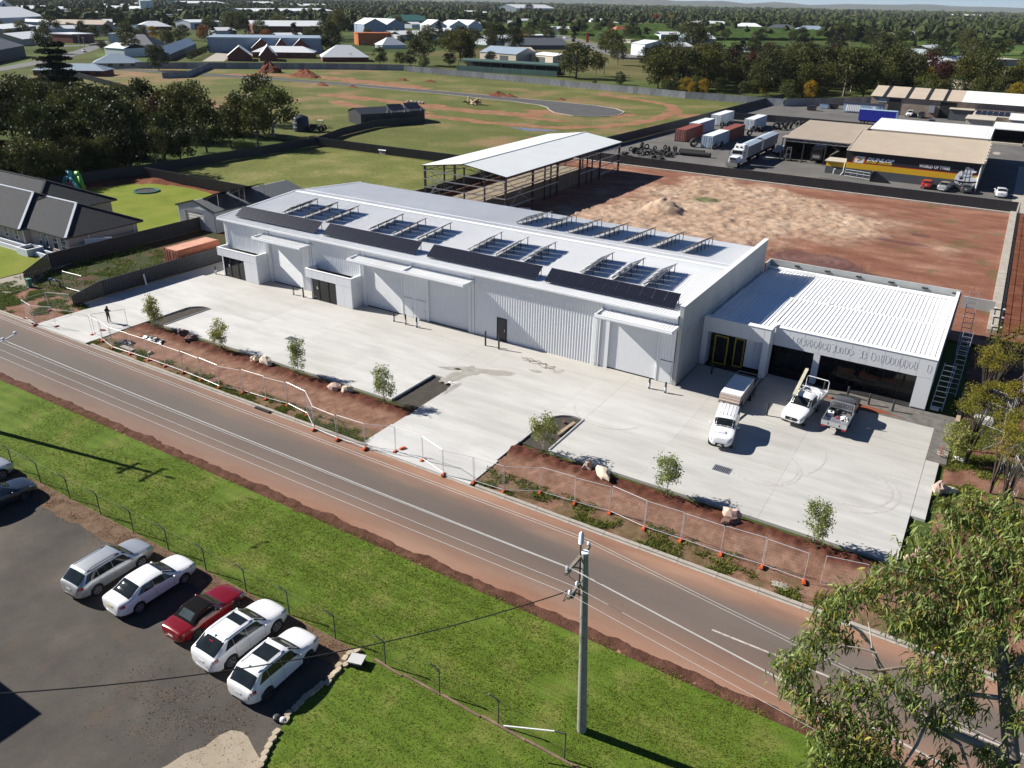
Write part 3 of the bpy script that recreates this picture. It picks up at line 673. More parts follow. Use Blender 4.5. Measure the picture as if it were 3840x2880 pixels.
for (x0, x1) in ((-67.98, -63.3), (-54.04, -49.24), (-45.9, -41.03), (-26.15, -21.42)):
 mb = MB(); corr(mb, (x0, WY0 + .12, .06), (0, 0, 1), (1, 0, 0), (0, -1, 0), 4.5, x1 - x0, .095, .02, ((0, 0), (.2, 1), (.75, 1), (.95, 0)))
 d = wpart('roller_door', mb, ROLLER, wh)
 wpart('bottom_rail', MB().bx(x0, WY0 + .06, .0, x1, WY0 + .13, .07), BLACK, d)
for (x0, x1) in ((-48.95, -47.9), (-47.42, -46.34), (-21.08, -20.03)):
 d = wpart('side_door', MB().bx(x0, WY0 - .03, .03, x1, WY0 + .05, 2.0), WHITEWALL, wh)
 wpart('handle', MB().bx(x1 - .16, WY0 - .09, .95, x1 - .06, WY0 - .031, 1.05), STEEL, d); wpart('door_head', MB().bx(x0 - .06, WY0 - .07, 2.0, x1 + .06, WY0, 2.06), STEEL, d)
mb = MB().bx(-49.18, WY0 - .02, 0, -48.97, WY0 + .03, 2.06).bx(-47.88, WY0 - .02, 0, -47.44, WY0 + .03, 2.06).bx(-46.32, WY0 - .02, 0, -45.98, WY0 + .03, 2.06).bx(-21.3, WY0 - .02, 0, -21.1, WY0 + .03, 2.1).bx(-20.0, WY0 - .02, 0, -19.9, WY0 + .03, 2.1)
wpart('door_surround', mb, WHITEWALL, wh)
d = wpart('black_door', MB().bx(-37.62, WY0 - .05, .02, -36.72, WY0 + .04, 2.2), CHARCOAL, wh, label='black side door alone in the white wall')
wpart('handle', MB().bx(-36.86, WY0 - .11, 1.0, -36.8, WY0 - .051, 1.25), ALU, d)
wpart('frame', MB().bx(-37.72, WY0 - .06, 0, -37.63, WY0 + .05, 2.3).bx(-36.71, WY0 - .06, 0, -36.62, WY0 + .05, 2.3).bx(-37.63, WY0 - .06, 2.21, -36.71, WY0 + .05, 2.3), BLACK, d)
# awnings over the roller doors
def awning(x0, x1, mid=None):
 y0, y1, z = 57.42, 59.24, 5.22
 a = wpart('awning', MB().bx(x0, y0, z, x1, y0 + .1, z + .36).bx(x0, y0 + .1, z, x0 + .1, y1, z + .36).bx(x1 - .1, y0 + .1, z, x1, y1, z + .3).bx(x0 + .1, y0 + .1, z, x1 - .1, y1, z + .06), WHITE, wh)
 mb = MB(); corr(mb, (x0 + .11, y0 + .12, z + .13), (1, 0, 0), (0, 1.7, .12), (0, 0, 1), x1 - x0 - .22, 1.7, .26, .04); wpart('awning_sheet', mb, WHITE, a)
 wpart('awning_lip', MB().bx(x0 - .03, y0 - .04, z + .08, x1 + .03, y0 - .001, z + .2), WHITEWALL, a)
 if mid: wpart('awning_divider', MB().bx(mid - .08, y0 + .1, z + .14, mid + .08, y1, z + .38), WHITE, a)
awning(-68.75, -61.4); awning(-54.78, -40.35, -47.75); awning(-26.75, -19.72)
# entrance boxes
def entrance(x0, x1, gx0, gx1, nplate):
 yf, yb, h = 57.62, 59.24, 3.28
 e = wpart('entrance_box', MB().bx(x0 + .85, yf + .06, 0, gx0, yb, 2.34).bx(gx1, yf + .06, 0, x1 - .03, yb, 2.34).bx(x0 + .06, yf + .06, 2.34, x1 - .04, yb, 2.6)
              .bx(x0 + .03, yf + .03, 2.6, x1 - .03, yf + .2, h).bx(x0 + .03, yf + .2, 2.6, x0 + .2, yb, h).bx(x1 - .2, yf + .2, 2.6, x1 - .03, yb, h), WHITEPANEL, wh)
 wpart('parapet_cap', MB().bx(x0 - .02, yf - .02, h, x1 + .02, yf + .22, h + .04).bx(x0 - .02, yf + .22, h, x0 + .22, yb, h + .04).bx(x1 - .22, yf + .22, h, x1 + .02, yb, h + .04), WHITE, e)
 n = 7; w_ = (x1 - x0) / n
 for i in range(n):
  wpart('wall_panel', MB().bx(x0 + i * w_ + .01, yf, 2.37, x0 + (i + 1) * w_ - .01, yf + .03, h - .002), WHITEPANEL, e)
 xs_ = gx1 + .02; k = 2; w2 = (x1 - xs_) / k
 for i in range(k): wpart('wall_panel', MB().bx(xs_ + i * w2 + .01, yf, .02, xs_ + (i + 1) * w2 - .01, yf + .058, 2.345), WHITEPANEL, e)
 wpart('wall_panel', MB().bx(x0 + .72, yf, .02, gx0 - .02, yf + .058, 2.345), WHITEPANEL, e)
 for j in range(2):
  ya, yb_ = yf + j * .81, yf + (j + 1) * .81 - .015
  for (za, zb) in ((.02, 2.345), (2.37, h - .002)): wpart('wall_panel', MB().bx(x1 - .028, ya + .03 * (j == 0), za, x1, yb_, zb), WHITEPANEL, e)
 g_ = wpart('glass_door', MB().bx(gx0 + .03, yf + .12, .06, gx1 - .03, yf + .15, 2.31), GLASS, wh)
 wd = gx1 - gx0; mb = MB().bx(gx0, yf + .05, 0, gx1, yf + .16, .07).bx(gx0, yf + .05, 2.3, gx1, yf + .16, 2.36)
 for q in (0, .30, .68, 1): mb.bx(gx0 + wd * q - .04, yf + .06, .07, gx0 + wd * q + .04, yf + .155, 2.3)
 wpart('frame', mb, BLACK, g_)
 wpart('door_sticker', MB().bx(gx0 + wd * .2, yf + .113, 1.25, gx0 + wd * .225, yf + .119, 1.5).bx(gx0 + wd * .225, yf + .113, 1.25, gx0 + wd * .25, yf + .119, 1.32).bx(gx0 + .2, yf + .113, .3, gx0 + .5, yf + .119, .34), WHITEPAINT, g_)
entrance(-75.1, -68.66, -74.2, -70.8, 7); entrance(-61.14, -54.62, -60.42, -56.84, 7)
# other walls
mb = MB(); corr(mb, (WX0, WY1, 0), (0, -1, 0), (0, 0, 1), (-1, 0, 0), WY1 - WY0, 6.2, .27, .034); wpart('left_wall', mb, WHITEWALL, wh)
wpart('gable_infill', MB().face([(WX0, WY0, 6.2), (WX0, WY1, 6.2), (WX0, 71.4, 7.15)]), WHITEWALL, wh)
mb = MB(); corr(mb, (WX1, WY1, 0), (-1, 0, 0), (0, 0, 1), (0, 1, 0), WX1 - WX0, 6.2, .27, .034); wpart('back_wall', mb, WHITEWALL, wh)
wpart('slab_edge', MB().bx(WX0, WY0 + .2, -.2, WX1, WY1 - .05, -.02), NEWCON, wh)
# tilt-up concrete side wall
ysp = [59.2, 67.45, 75.7, 84.0]
for i in range(3):
 for (z0, z1) in ((-.1, 4.70), (4.72, 7.2)):
  wpart('concrete_panel', MB().bx(-19.83, ysp[i] + .008, z0, -19.5, ysp[i + 1] - .008, z1 + random.uniform(-.004, .004)), TILTUP, wh)
wpart('wall_capping', MB().bx(-19.88, 59.16, 7.204, -19.45, 84.03, 7.25), WHITE, wh)
# ---------------------------------------------------------------- solar arrays
PV = None
mt, t, p = _nt('solar_cells'); co = _coord(t)
br = t.nodes.new('ShaderNodeTexBrick'); br.offset = 0; br.inputs['Scale'].default_value = 6.2; br.inputs['Mortar Size'].default_value = .012; br.inputs['Brick Width'].default_value = 1; br.inputs['Row Height'].default_value = 1
br.inputs['Color1'].default_value = (.012, .013, .022, 1); br.inputs['Color2'].default_value = (.014, .015, .026, 1); br.inputs['Mortar'].default_value = (.03, .03, .045, 1)
t.links.new(co, br.inputs['Vector']); t.links.new(br.outputs[0], p.inputs['Base Color']); p.inputs['Roughness'].default_value = .22; PV = mt
PVBACK = paint('panel_backsheet', (.50, .51, .52), .6)
def panel_meshes(sx, sy):
 return (MB().bx(0, 0, .004, sx, sy, .02).mesh('solar_panel', PV), MB().bx(-.001, -.001, -.02, sx + .001, sy + .001, .003).mesh('panel_frame', CHARCOAL))
P_F = panel_meshes(1.115, 1.62); P_S = panel_meshes(1.62, 1.115); P_B = panel_meshes(1.62, 1.03)
def front_array(x0, label):
 n, w_, tl = 11, 1.135, R(33.5); y0, z0 = 59.95, zroof(59.95) + .22
 a = thing('solar_array', label, 'solar array', (x0, y0, zroof(y0)), group='solar arrays on the warehouse roof')
 for i in range(n):
  p1 = lpart('solar_panel', P_F[0], None, a, loc=(i * w_, 0, .22)); p1.rotation_euler = (tl, 0, 0)
  f = lpart('panel_frame', P_F[1], None, p1)
 hy, hz = 1.62 * math.cos(tl), .22 + 1.62 * math.sin(tl)
 lpart('rail', MB().bar((0, .25, .31), (n * w_, .25, .31), .05, .06).bar((0, 1.15, hz - .22), (n * w_, 1.15, hz - .22), .05, .06), ALU, a)
 for i in range(6):
  x = .12 + i * (n * w_ - .24) / 5
  lpart('leg', MB().bar((x, 1.2, zroof(y0 + 1.2) - zroof(y0)), (x, 1.2, hz - .2), .05, .05).bar((x, .2, .0), (x, .2, .28), .05, .05).bar((x, .1, .24), (x, 1.3, hz - .06), .05, .05), CHARCOAL, a)
for x0, lb in ((-74.0, 'front row of dark solar panels at the left end of the warehouse eave'), (-60.45, 'second front row of dark solar panels above the smaller middle entrance'), (-46.5, 'third front row of dark solar panels above the black side door'), (-33.1, 'front row of dark solar panels nearest the concrete side wall')): front_array(x0, lb)
def side_array(x0, y0, n, w_, pm, label, tl=R(29)):
 zb = zroof(y0); sl_ = math.atan2(zroof(y0 + 3) - zroof(y0), 3); L = n * w_
 a = thing('solar_array', label, 'solar array', (x0, y0, zb), group='solar arrays on the warehouse roof')
 for i in range(n):
  p1 = lpart('solar_panel', pm[0], None, a, loc=(0, i * w_, .2 + i * w_ * math.tan(sl_))); p1.rotation_euler = (0, -tl, 0)
  lpart('panel_frame', pm[1], None, p1)
 hx, hz = 1.62 * math.cos(tl), .2 + 1.62 * math.sin(tl)
 dz = L * math.tan(sl_)
 lpart('rail', MB().bar((.3, 0, .31), (.3, L, .31 + dz), .05, .05).bar((1.2, 0, hz - .16), (1.2, L, hz - .16 + dz), .05, .05), ALU, a)
 for i in range(n):
  y = .3 + i * (L - .5) / max(1, n - 1); q = y * math.tan(sl_)
  lpart('leg', MB().bar((1.28, y, q), (1.28, y, hz - .14 + q), .06, .06).bar((.12, y, q), (.12, y, .25 + q), .05, .05), CHARCOAL, a)
k = 0
for gname, xs_ in (('left', (-70.1, -66.9, -63.7)), ('second', (-57.15, -53.95, -50.6)), ('third', (-44.1, -40.9, -37.7)), ('right', (-31.4, -28.2, -25.05))):
 for i, x0 in enumerate(xs_):
  side_array(x0, 63.55, 4, 1.15, P_S, '%s tilted solar array in the %s set of three on the front roof slope' % (('leftmost', 'middle', 'rightmost')[i], gname))
for i, x0 in enumerate((-45.1, -41.9, -38.65, -35.45, -32.2, -28.95, -25.7)):
 side_array(x0, 74.45, 6, 1.06, P_B, '%s tilted solar array counted from the left on the rear roof slope' % ('first', 'second', 'third', 'fourth', 'fifth', 'sixth', 'seventh')[i])
# ---------------------------------------------------------------- bollards
BOL = MB().lathe((0, 0, 0), [(.085, 0), (.085, 1.12), (.06, 1.17), (0, 1.18)], 10).mesh('bollard_post', CHARCOAL, None, True)
WRAPM = paint('plastic_wrap', (.55, .60, .63), .3, var=.3, scale=14)
WRAP = MB().lathe((0, 0, 0), [(.09, .18), (.125, .28), (.105, .42), (.13, .52), (.09, .62)], 9).mesh('wrap', WRAPM)
for (x, y, h, wr, lb) in ((-75.6, 57.4, 1, 1, 'black bollard with plastic wrap at the left corner of the warehouse'), (-63.0, 57.4, 1.1, 1, 'black bollard with torn plastic wrap right of the first roller door'), (-61.5, 57.4, 1.15, 0, 'bare black bollard beside the second entrance box'),
 (-48.9, 57.4, 1.1, 1, 'left black bollard of three between the twin roller doors'), (-47.4, 57.4, 1.1, 1, 'middle black bollard of three between the twin roller doors'), (-46.0, 57.4, 1.1, 1, 'right black bollard of three between the twin roller doors'),
 (-37.8, 57.4, 1.5, 0, 'tall black bollard left of the black side door'), (-36.3, 57.4, 1.5, 0, 'tall black bollard in front of the black side door'), (-21.2, 57.5, 1.0, 1, 'wrapped black bollard in front of the last roller door'), (-19.75, 57.5, 1.0, 1, 'wrapped black bollard at the foot of the concrete wall corner'),
 (-17.7, 63.3, 1.0, 0, 'black bollard in the shade before the open office door'), (-11.4, 58.2, 1.15, 0, 'black bollard standing between the white wagon and the white ute'), (-8.5, 65.1, 1.0, 0, 'black bollard in the shade behind the white ute'),
 (-6.6, 65.3, 1.0, 0, 'black bollard on the gravel left of the three before the wide opening'), (-4.85, 64.9, 1.0, 0, 'black bollard on the gravel in the middle before the wide opening'), (-3.0, 64.75, 1.0, 0, 'black bollard on the gravel nearest the white end column')):
 b = thing('bollard', lb, 'bollard', (x, y, 0), group='black bollards along the buildings')
 o = lpart('bollard_post', BOL, None, b); o.scale = (1, 1, h / 1.18)
 if wr: o = lpart('wrap', WRAP, None, b); o.scale = (1, 1, h / 1.18)
# ---------------------------------------------------------------- office with deep white fascia
OL, OR_ = -19.47, -.78
of = thing('office_building', 'low white office with flat ribbed roof joined to the concrete warehouse wall', 'office building', (OL, 64.9, 0))
def plates(x0, x1, y, z0, z1, n, th=.03):
 w_ = (x1 - x0) / n
 for i in range(n): wpart('wall_panel', MB().bx(x0 + i * w_ + .012, y, z0, x0 + (i + 1) * w_ - .012, y + th, z1), WHITEPANEL, of)
wpart('left_fascia', MB().bx(OL, 64.93, 3.27, -13.57, 65.5, 4.6).bx(OL, 64.93, 0, -18.98, 66.3, 3.27).bx(-14.07, 64.93, 0, -13.57, 66.35, 3.27), WHITEPANEL, of)
plates(-18.95, -14.09, 64.9, 3.28, 4.59, 5); wpart('wall_panel', MB().bx(OL + .005, 64.9, 2.72, -18.97, 64.93, 4.59), WHITEPANEL, of); wpart('wall_panel', MB().bx(-14.07, 64.9, 2.74, -13.55, 64.93, 4.59), WHITEPANEL, of)
wpart('wall_panel', MB().bx(OL + .005, 64.9, .02, -18.97, 64.93, 2.70), WHITEPANEL, of); wpart('wall_panel', MB().bx(-14.07, 64.9, .02, -13.55, 64.93, 2.72), WHITEPANEL, of)
wpart('wall_panel', MB().bx(-13.568, 64.95, .02, -13.54, 66.28, 2.75), WHITEPANEL, of); wpart('wall_panel', MB().bx(-13.568, 64.95, 2.77, -13.54, 66.28, 4.59), WHITEPANEL, of)
wpart('fascia_cap', MB().bx(OL, 64.86, 4.602, -13.5, 65.55, 4.64).bx(-13.9, 65.55, 4.602, -13.5, 67.0, 4.64).bx(-13.5, 66.26, 4.432, OR_ + .02, 66.75, 4.47).bx(OR_ - .28, 66.75, 4.432, OR_ + .02, 86.2, 4.47), WHITE, of)
wpart('right_fascia', MB().bx(-13.55, 66.33, 2.78, OR_, 66.9, 4.43).bx(-10.0, 66.34, 0, -9.52, 66.85, 2.78).bx(-1.93, 66.34, 0, OR_, 67.0, 2.78), WHITEPANEL, of)
plates(-13.53, OR_, 66.3, 2.79, 4.425, 10)
wpart('wall_panel', MB().bx(-10.02, 66.3, .02, -9.5, 66.335, 2.77), WHITEPANEL, of); wpart('wall_panel', MB().bx(-1.94, 66.3, .1, OR_, 66.335, 2.77), WHITEPANEL, of)
wpart('side_wall', MB().bx(OR_ - .25, 67.0, 0, OR_ - .03, 86.0, 4.43), WHITEPANEL, of)
for i in range(8): wpart('side_panel', MB().bx(OR_ - .028, 67.0 + i * 1.5, .02, OR_, 67.0 + (i + 1) * 1.5 - .02, 4.425), WHITEPANEL, of)
wpart('floor', MB().bx(OL + .1, 65.2, -.2, -13.6, 86, .006).bx(-13.58, 66.36, -.2, OR_ - .3, 86, .006), SHADEBLK, of)
wpart('back_room_wall', MB().bx(OL + .1, 71.0, .02, OR_ - .3, 71.2, 3.3), SHADEBLK, of)  # room surfaces coloured near-black, so indoor shade is painted in
wpart('soffit', MB().bx(OL + .1, 65.55, 3.3, -13.6, 71.0, 3.34).bx(-13.58, 66.95, 3.0, OR_ - .3, 71.0, 3.04), SHADEBLK, of)
# entry: frames taped yellow, dark glass, two white sheets
YEL = paint('yellow_tape', (.42, .30, .02), .6, var=.25, scale=6)
wpart('glazing', MB().bx(-18.95, 66.1, .02, -15.72, 66.14, 3.2), GLASS, of)
for (xa, xb, dy) in ((-18.5, -17.25, -.28), (-16.75, -15.85, 0)):
 d = wpart('door_leaf', MB().bx(xa + .1, 66.0 + dy, .1, xb - .1, 66.03 + dy, 2.7), GLASS, of)
 wpart('taped_frame', MB().bx(xa, 65.95 + dy, .05, xa + .11, 66.06 + dy, 2.8).bx(xb - .11, 65.95 + dy, .05, xb, 66.06 + dy, 2.8).bx(xa + .11, 65.95 + dy, 2.69, xb - .11, 66.06 + dy, 2.8).bx(xa + .11, 65.95 + dy, .05, xb - .11, 66.06 + dy, .16), YEL, d)
wpart('entry_panel', MB().bx(-15.68, 65.75, .35, -14.9, 65.79, 3.22), WHITEPANEL, of); wpart('entry_panel', MB().bx(-14.88, 65.75, .35, -14.1, 65.79, 3.22), WHITEPANEL, of)
for (xa, xb, n) in ((-13.5, -10.05, 3), (-9.5, -1.95, 6)):
 g_ = wpart('window', MB().bx(xa, 67.6, .1, xb, 67.63, 2.9), GLASS, of); w_ = (xb - xa) / n
 mb = MB().bx(xa, 67.55, .02, xb, 67.66, .1)
 for i in range(n + 1): mb.bx(xa + i * w_ - .03, 67.56, .1, xa + i * w_ + .03, 67.66, 2.9)
 wpart('mullion', mb, BLACK, g_)
# roof behind the fascia
def zof(y): return 4.12 - (y - 66.9) * .022
mb = MB(); corr(mb, (OL + .05, 65.56, 4.2), (1, 0, 0), (0, 10.5, -.22), (0, 0, 1), 5.5, 10.5, .36, .05); corr(mb, (-13.87, 66.92, 4.17), (1, 0, 0), (0, 9.14, -.19), (0, 0, 1), 12.75, 9.14, .36, .05)
wpart('front_roof', mb, WHITE, of)
mb = MB(); corr(mb, (OL + .05, 76.06, 3.86), (1, 0, 0), (0, 9.4, -.2), (0, 0, 1), 18.3, 9.4, .36, .05); wpart('back_roof', mb, WHITE, of)
wpart('step_flashing', MB().bx(OL + .05, 76.0, 3.86, OR_ - .3, 76.14, 4.03), WHITE, of)
wpart('box_gutter', MB().bx(OL + .05, 85.3, 3.72, OR_ - .3, 85.75, 3.95), WHITE, of)
for i in range(6): wpart('parapet_panel', MB().bx(OL + i * 3.14 + .008, 86.0, 0, OL + (i + 1) * 3.14 - .008, 86.2, 4.6), TILTUP, of)
wpart('parapet_panel', MB().bx(OL + .0, 84.05, 0, OL + .2, 85.99, 4.6), TILTUP, of)
for i in range(6):
 x = OL + (i + .96) * 3.14 - (.4 if i == 5 else 0); wpart('joint_bracket', MB().bx(x - .28, 85.93, 4.2, x + .28, 85.995, 4.34), BLACK, of)
wpart('vent_pipe', MB().tube((-11.2, 76.8, 3.8), (-11.2, 76.8, 5.1), .03, 6).tube((-11.2, 76.8, 3.9), (-11.2, 76.8, 4.0), .2, 8).tube((-8.6, 77.3, 3.8), (-8.6, 77.3, 4.25), .06, 6).tube((-6.2, 84.9, 3.8), (-6.2, 84.9, 4.3), .06, 6), WHITE, of)
# outlines left by stuck-on lettering along the fascia
SCRIB = paint('pencil_grey_line', (.52, .53, .55), .6, var=.3, scale=5)
rs = random.Random(4)
xs_ = [-13.1, -12.75, -12.4, -11.95] + [-11.5 + .355 * i for i in range(27)] + [-1.25]
for i, x in enumerate(xs_):
 if i in (17, 20): continue
 mb = MB(); z = 3.62 - .02 * (i % 3); h = .62 + rs.uniform(-.1, .12)
 if i < 4: pts = [(x, z + h / 2), (x + .01, z - h / 2)]
 else:
  wd = .1 + .14 * rs.random(); k = rs.randint(0, 3); pts = [(x - wd * .6, z + h * .5)]
  for q in range(9):
   a = math.pi * (.5 - q / 8); pts.append((x + wd * math.cos(a) * (1 + .35 * rs.uniform(-1, 1)), z + h * .5 * math.sin(a)))
  if k: pts.append((x - wd * .5, z - h * .3)); pts.append((x - wd * .6, z + h * .5))
 for (xa, za), (xb, zb) in zip(pts, pts[1:]): mb.tube((xa, 66.293, za), (xb, 66.293, zb), .008, 4)
 wpart('sign_outline', mb, SCRIB, of)
# low tilt-up return wall right of the office, loose sheets and planks
single('low_wall', MB().bx(-.5, 95.9, -.1, 2.7, 96.1, 1.2), TILTUP, 'low concrete wall panel standing behind the far corner of the office', 'wall panel', (-.5, 96, 0))
single('plank', MB().bx(1.55, 65.6, 0.0, 1.85, 71.8, .06), WOOD, 'long pale plank lying in the shade beside the office', 'plank', (1.6, 65.6, 0))
for nm, x, y, sx, sy, sz, lb in (('sheet_stack', 3.4, 67.2, 1.3, 1.9, .35, 'white sheet stack lying by the end of the plank in the side yard'), ('sheet_stack', -.1, 66.9, .6, .5, .12, 'small white offcut stack at the foot of the ladders')):
 t_ = thing(nm, lb, 'sheet stack', (x, y, 0)); lpart('bearer', MB().bx(-sx / 2, -sy / 2, 0, sx / 2, -sy / 2 + .08, .08).bx(-sx / 2, sy / 2 - .08, 0, sx / 2, sy / 2, .08), WOOD, t_)
 for k in range(3): lpart('sheet', MB().bx(-sx / 2 + .01 * k, -sy / 2, .08 + k * sz / 3, sx / 2 + .01 * k, sy / 2, .08 + (k + 1) * sz / 3 - .01), WHITEPANEL, t_)
# scaffold ladders leaning along the side of the office
def ladder(p0, p1, wd, n, label, mat=ALU):
 p0, p1 = Vector(p0), Vector(p1); s = Vector((wd, 0, 0))
 t_ = thing('ladder', label, 'ladder', tuple(p0), group='ladders beside the office wall')
 for q in (-.5, .5): wpart('stile', MB().bar(p0 + s * q, p1 + s * q, .05, .09), mat, t_)
 for i in range(n):
  c_ = p0.lerp(p1, (i + .6) / n); wpart('rung', MB().bar(c_ - s * .5, c_ + s * .5, .05, .05), mat, t_)
ladder((.0, 66.9, 0), (.15, 69.2, 3.3), .85, 9, 'nearest of the leaning ladders beside the end column of the office')
ladder((.75, 70.5, 0), (.8, 76.0, 4.1), .75, 14, 'middle leaning ladder in the shaded gap beside the office')
ladder((.75, 80.5, 0), (.4, 85.5, 4.9), .8, 13, 'farthest leaning ladder reaching past the office parapet')
# ---------------------------------------------------------------- open steel shed frame
sh = thing('steel_shed', 'unwalled steel shed frame with pale gable roof behind the warehouse', 'shed', (-71, 101.5, 0))
SX0, SX1, SY0, SY1, SE, SR = -78.5, -63.3, 101.5, 142.2, 5.7, 6.75
ZINC = paint('zincalume_roof', (.62, .65, .66), .42, var=.03, scale=.3)
for nm, xa, xb, za, zb in (('left_roof', SX0 - .35, -70.9, SE, SR), ('right_roof', -70.9, SX1 + .35, SR, SE)):
 mb = MB(); L = math.hypot(xb - xa, zb - za); corr(mb, (xa, SY1 + .3, za), (0, -1, 0), (xb - xa, 0, zb - za), (za - zb, 0, xb - xa), SY1 - SY0 + .6, L, .4, .03); wpart(nm, mb, ZINC, sh)
wpart('ridge_cap', MB().bar((-70.9, SY0 - .3, SR + .05), (-70.9, SY1 + .3, SR + .05), .3, .05), ZINC, sh)
wpart('gutter', MB().bx(SX1 + .3, SY0 - .3, SE - .16, SX1 + .45, SY1 + .3, SE).bx(SX0 - .45, SY0 - .3, SE - .16, SX0 - .3, SY1 + .3, SE), CHARCOAL, sh)
nb = 6; ys_ = [SY0 + (SY1 - SY0) * i / 5 for i in range(6)]
for y in ys_:
 for x in (SX0, SX1): wpart('column', MB().bx(x - .15, y - .13, -.1, x + .15, y + .13, SE - .1), CHARCOAL, sh)
 mb = MB()
 for (xa, xb, za, zb) in ((SX0, -70.9, SE - .15, SR - .15), (-70.9, SX1, SR - .15, SE - .15)):
  mb.bar((xa, y, za), (xb, y, zb), .08, .1); mb.bar((xa, y, za - .55), (xb, y, zb - .55), .08, .08)
  for k in range(10):
   u0, u1 = k / 10, (k + 1) / 10; P0 = Vector((xa + (xb - xa) * u0, y, za + (zb - za) * u0)); P1 = Vector((xa + (xb - xa) * u1, y, za + (zb - za) * u1)); d_ = Vector((0, 0, -.55))
   mb.tube(P0 if k % 2 else P0 + d_, P1 + d_ if k % 2 else P1, .03, 4)
 wpart('roof_truss', mb, CHARCOAL, sh)
for x in (-74.7, -70.9, -67.1):
 for y in (SY0, SY1): wpart('end_post', MB().bx(x - .1, y - .1, -.1, x + .1, y + .1, 6), CHARCOAL, sh)
for z in (1.0, 2.3, 3.6, 4.9):
 wpart('girt', MB().bar((SX0 - .2, SY0 - .15, z), (SX1 + .1, SY0 - .15, z), .06, .15), STEEL, sh)
 for i in range(5):
  if z < 2 and i in (1, 3): continue
  for x, s in ((SX1 + .18, 1), (SX0 - .18, -1)):
   if not (s > 0 and i == 2 and z < 4): wpart('girt', MB().bar((x, ys_[i], z), (x, ys_[i + 1], z), .06, .15), STEEL, sh)
for (xa, ya, xb, yb) in ((SX1, ys_[0], SX1, ys_[1]), (SX1, ys_[4], SX1, ys_[5]), (SX0, ys_[0], SX0, ys_[1]), (SX0, SY0, -74.7, SY0)):
 wpart('cross_brace', MB().tube((xa, ya, .1), (xb, yb, 5.3), .035, 5).tube((xa, ya, 5.3), (xb, yb, .1), .035, 5), STEEL, sh)
for y in (113.5, 115.5, 128.8, 130.8): wpart('door_post', MB().bx(SX1 - .1, y - .1, -.1, SX1 + .1, y + .1, 5.5), CHARCOAL, sh)
for y in (106, 122, 138): wpart('sag_rod', MB().tube((SX1 + .18, y, .9), (SX1 + .18, y, 5), .02, 4).tube((SX0 - .18, y, .9), (SX0 - .18, y, 5), .02, 4), STEEL, sh)
struct('shed_floor', MB().prism(rect(-77.2, 102.0, -64.6, 141.6), -.2, .03), soil('shed_gravel', [(.3, (.25, .205, .155)), (.7, (.36, .31, .24))], .5, .4, .05, fine=(9, .4)))
mb = MB().rbx((-64.3, 106.6, 0), 1.6, 2.6, .12, .3); k = thing('sheet_bundle', 'pale wrapped bundle lying in the shade under the steel shed', 'bundle', (-61.8, 104.2, 0), .3)
lpart('bundle_wrap', MB().bx(-.9, -1.3, .12, .9, 1.3, .45), WRAPM, k); lpart('pallet', MB().bx(-.95, -1.35, 0, .95, 1.35, .11), WOOD, k)
# ================================================================ fences
def fpanel(L, h, pitch=.2, d=.045, cap=True):
 mb = MB(); corr(mb, (0, 0, .04), (1, 0, 0), (0, 0, 1), (0, -1, 0), L, h - .06, pitch, d, ((0, 0), (.5, 0), (.62, 1), (.88, 1)))
 corr(mb, (L, .03, .04), (-1, 0, 0), (0, 0, 1), (0, 1, 0), L, h - .06, pitch, d, ((0, 0), (.5, 0), (.62, 1), (.88, 1)))
 if cap: mb.bx(0, -.035, h - .05, L, .06, h)
 return mb
FP = {}
def fence(name, label, pts, h=1.8, mat=None, panel=2.4, z=-.03, pitch=.3, top=None, group=None, cat='fence', skip=()):
 mat = mat or BLACKFENCE; key = (h, mat.name, pitch)
 if key not in FP: FP[key] = (fpanel(2.34, h, pitch).mesh('fence_panel', mat), MB().bx(-.04, -.045, -.15, .04, .07, h + .02).mesh('fence_post', mat))
 pm, qm = FP[key]
 f = thing(name, label, cat, (pts[0][0], pts[0][1], z), group=group)
 for (xa, ya), (xb, yb) in zip(pts, pts[1:]):
  L = math.hypot(xb - xa, yb - ya); n = max(1, round(L / panel)); a = math.atan2(yb - ya, xb - xa)
  for i in range(n):
   if i in skip: continue
   q = (xa + (xb - xa) * (i + .015) / n - pts[0][0], ya + (yb - ya) * (i + .015) / n - pts[0][1], 0)
   o = lpart('fence_panel', pm, None, f, loc=q, rz=a); o.scale = (L / n / 2.4, 1, 1)
   lpart('fence_post', qm, None, f, loc=(xa + (xb - xa) * i / n - pts[0][0], ya + (yb - ya) * i / n - pts[0][1], 0), rz=a)
  lpart('fence_post', qm, None, f, loc=(xb - pts[0][0], yb - pts[0][1], 0), rz=a)
 return f
def raked(f, x0, y0, y1, x1, h0, h1):          # sloping end piece of a boundary fence
 mb = MB(); n = 12
 for i in range(n):
  ya, yb = y0 + (y1 - y0) * i / n, y0 + (y1 - y0) * (i + 1) / n; xa, xb = x0 + (x1 - x0) * i / n, x0 + (x1 - x0) * (i + 1) / n; ym = ya + (yb - ya) * .6; xm = xa + (xb - xa) * .6
  za, zb = h0 + (h1 - h0) * i / n, h0 + (h1 - h0) * (i + 1) / n
  mb.quad((xa, ya, 0), (xm, ym, 0), (xm, ym, za), (xa, ya, za)).quad((xm + .03, ym, 0), (xb + .03, yb, 0), (xb + .03, yb, zb), (xm + .03, ym, za))
 mb.bar((x0, y0, h0), (x1, y1, h1), .07, .06)
 wpart('raked_panel', mb, BLACKFENCE, f)
f = fence('boundary_fence', 'charcoal sheet fence between the house drive and the weedy strip', [(-93.1, 48.0), (-93.1, 87)]); raked(f, -90.4, 43.4, 48.0, -93.1, 1.2, 1.8)
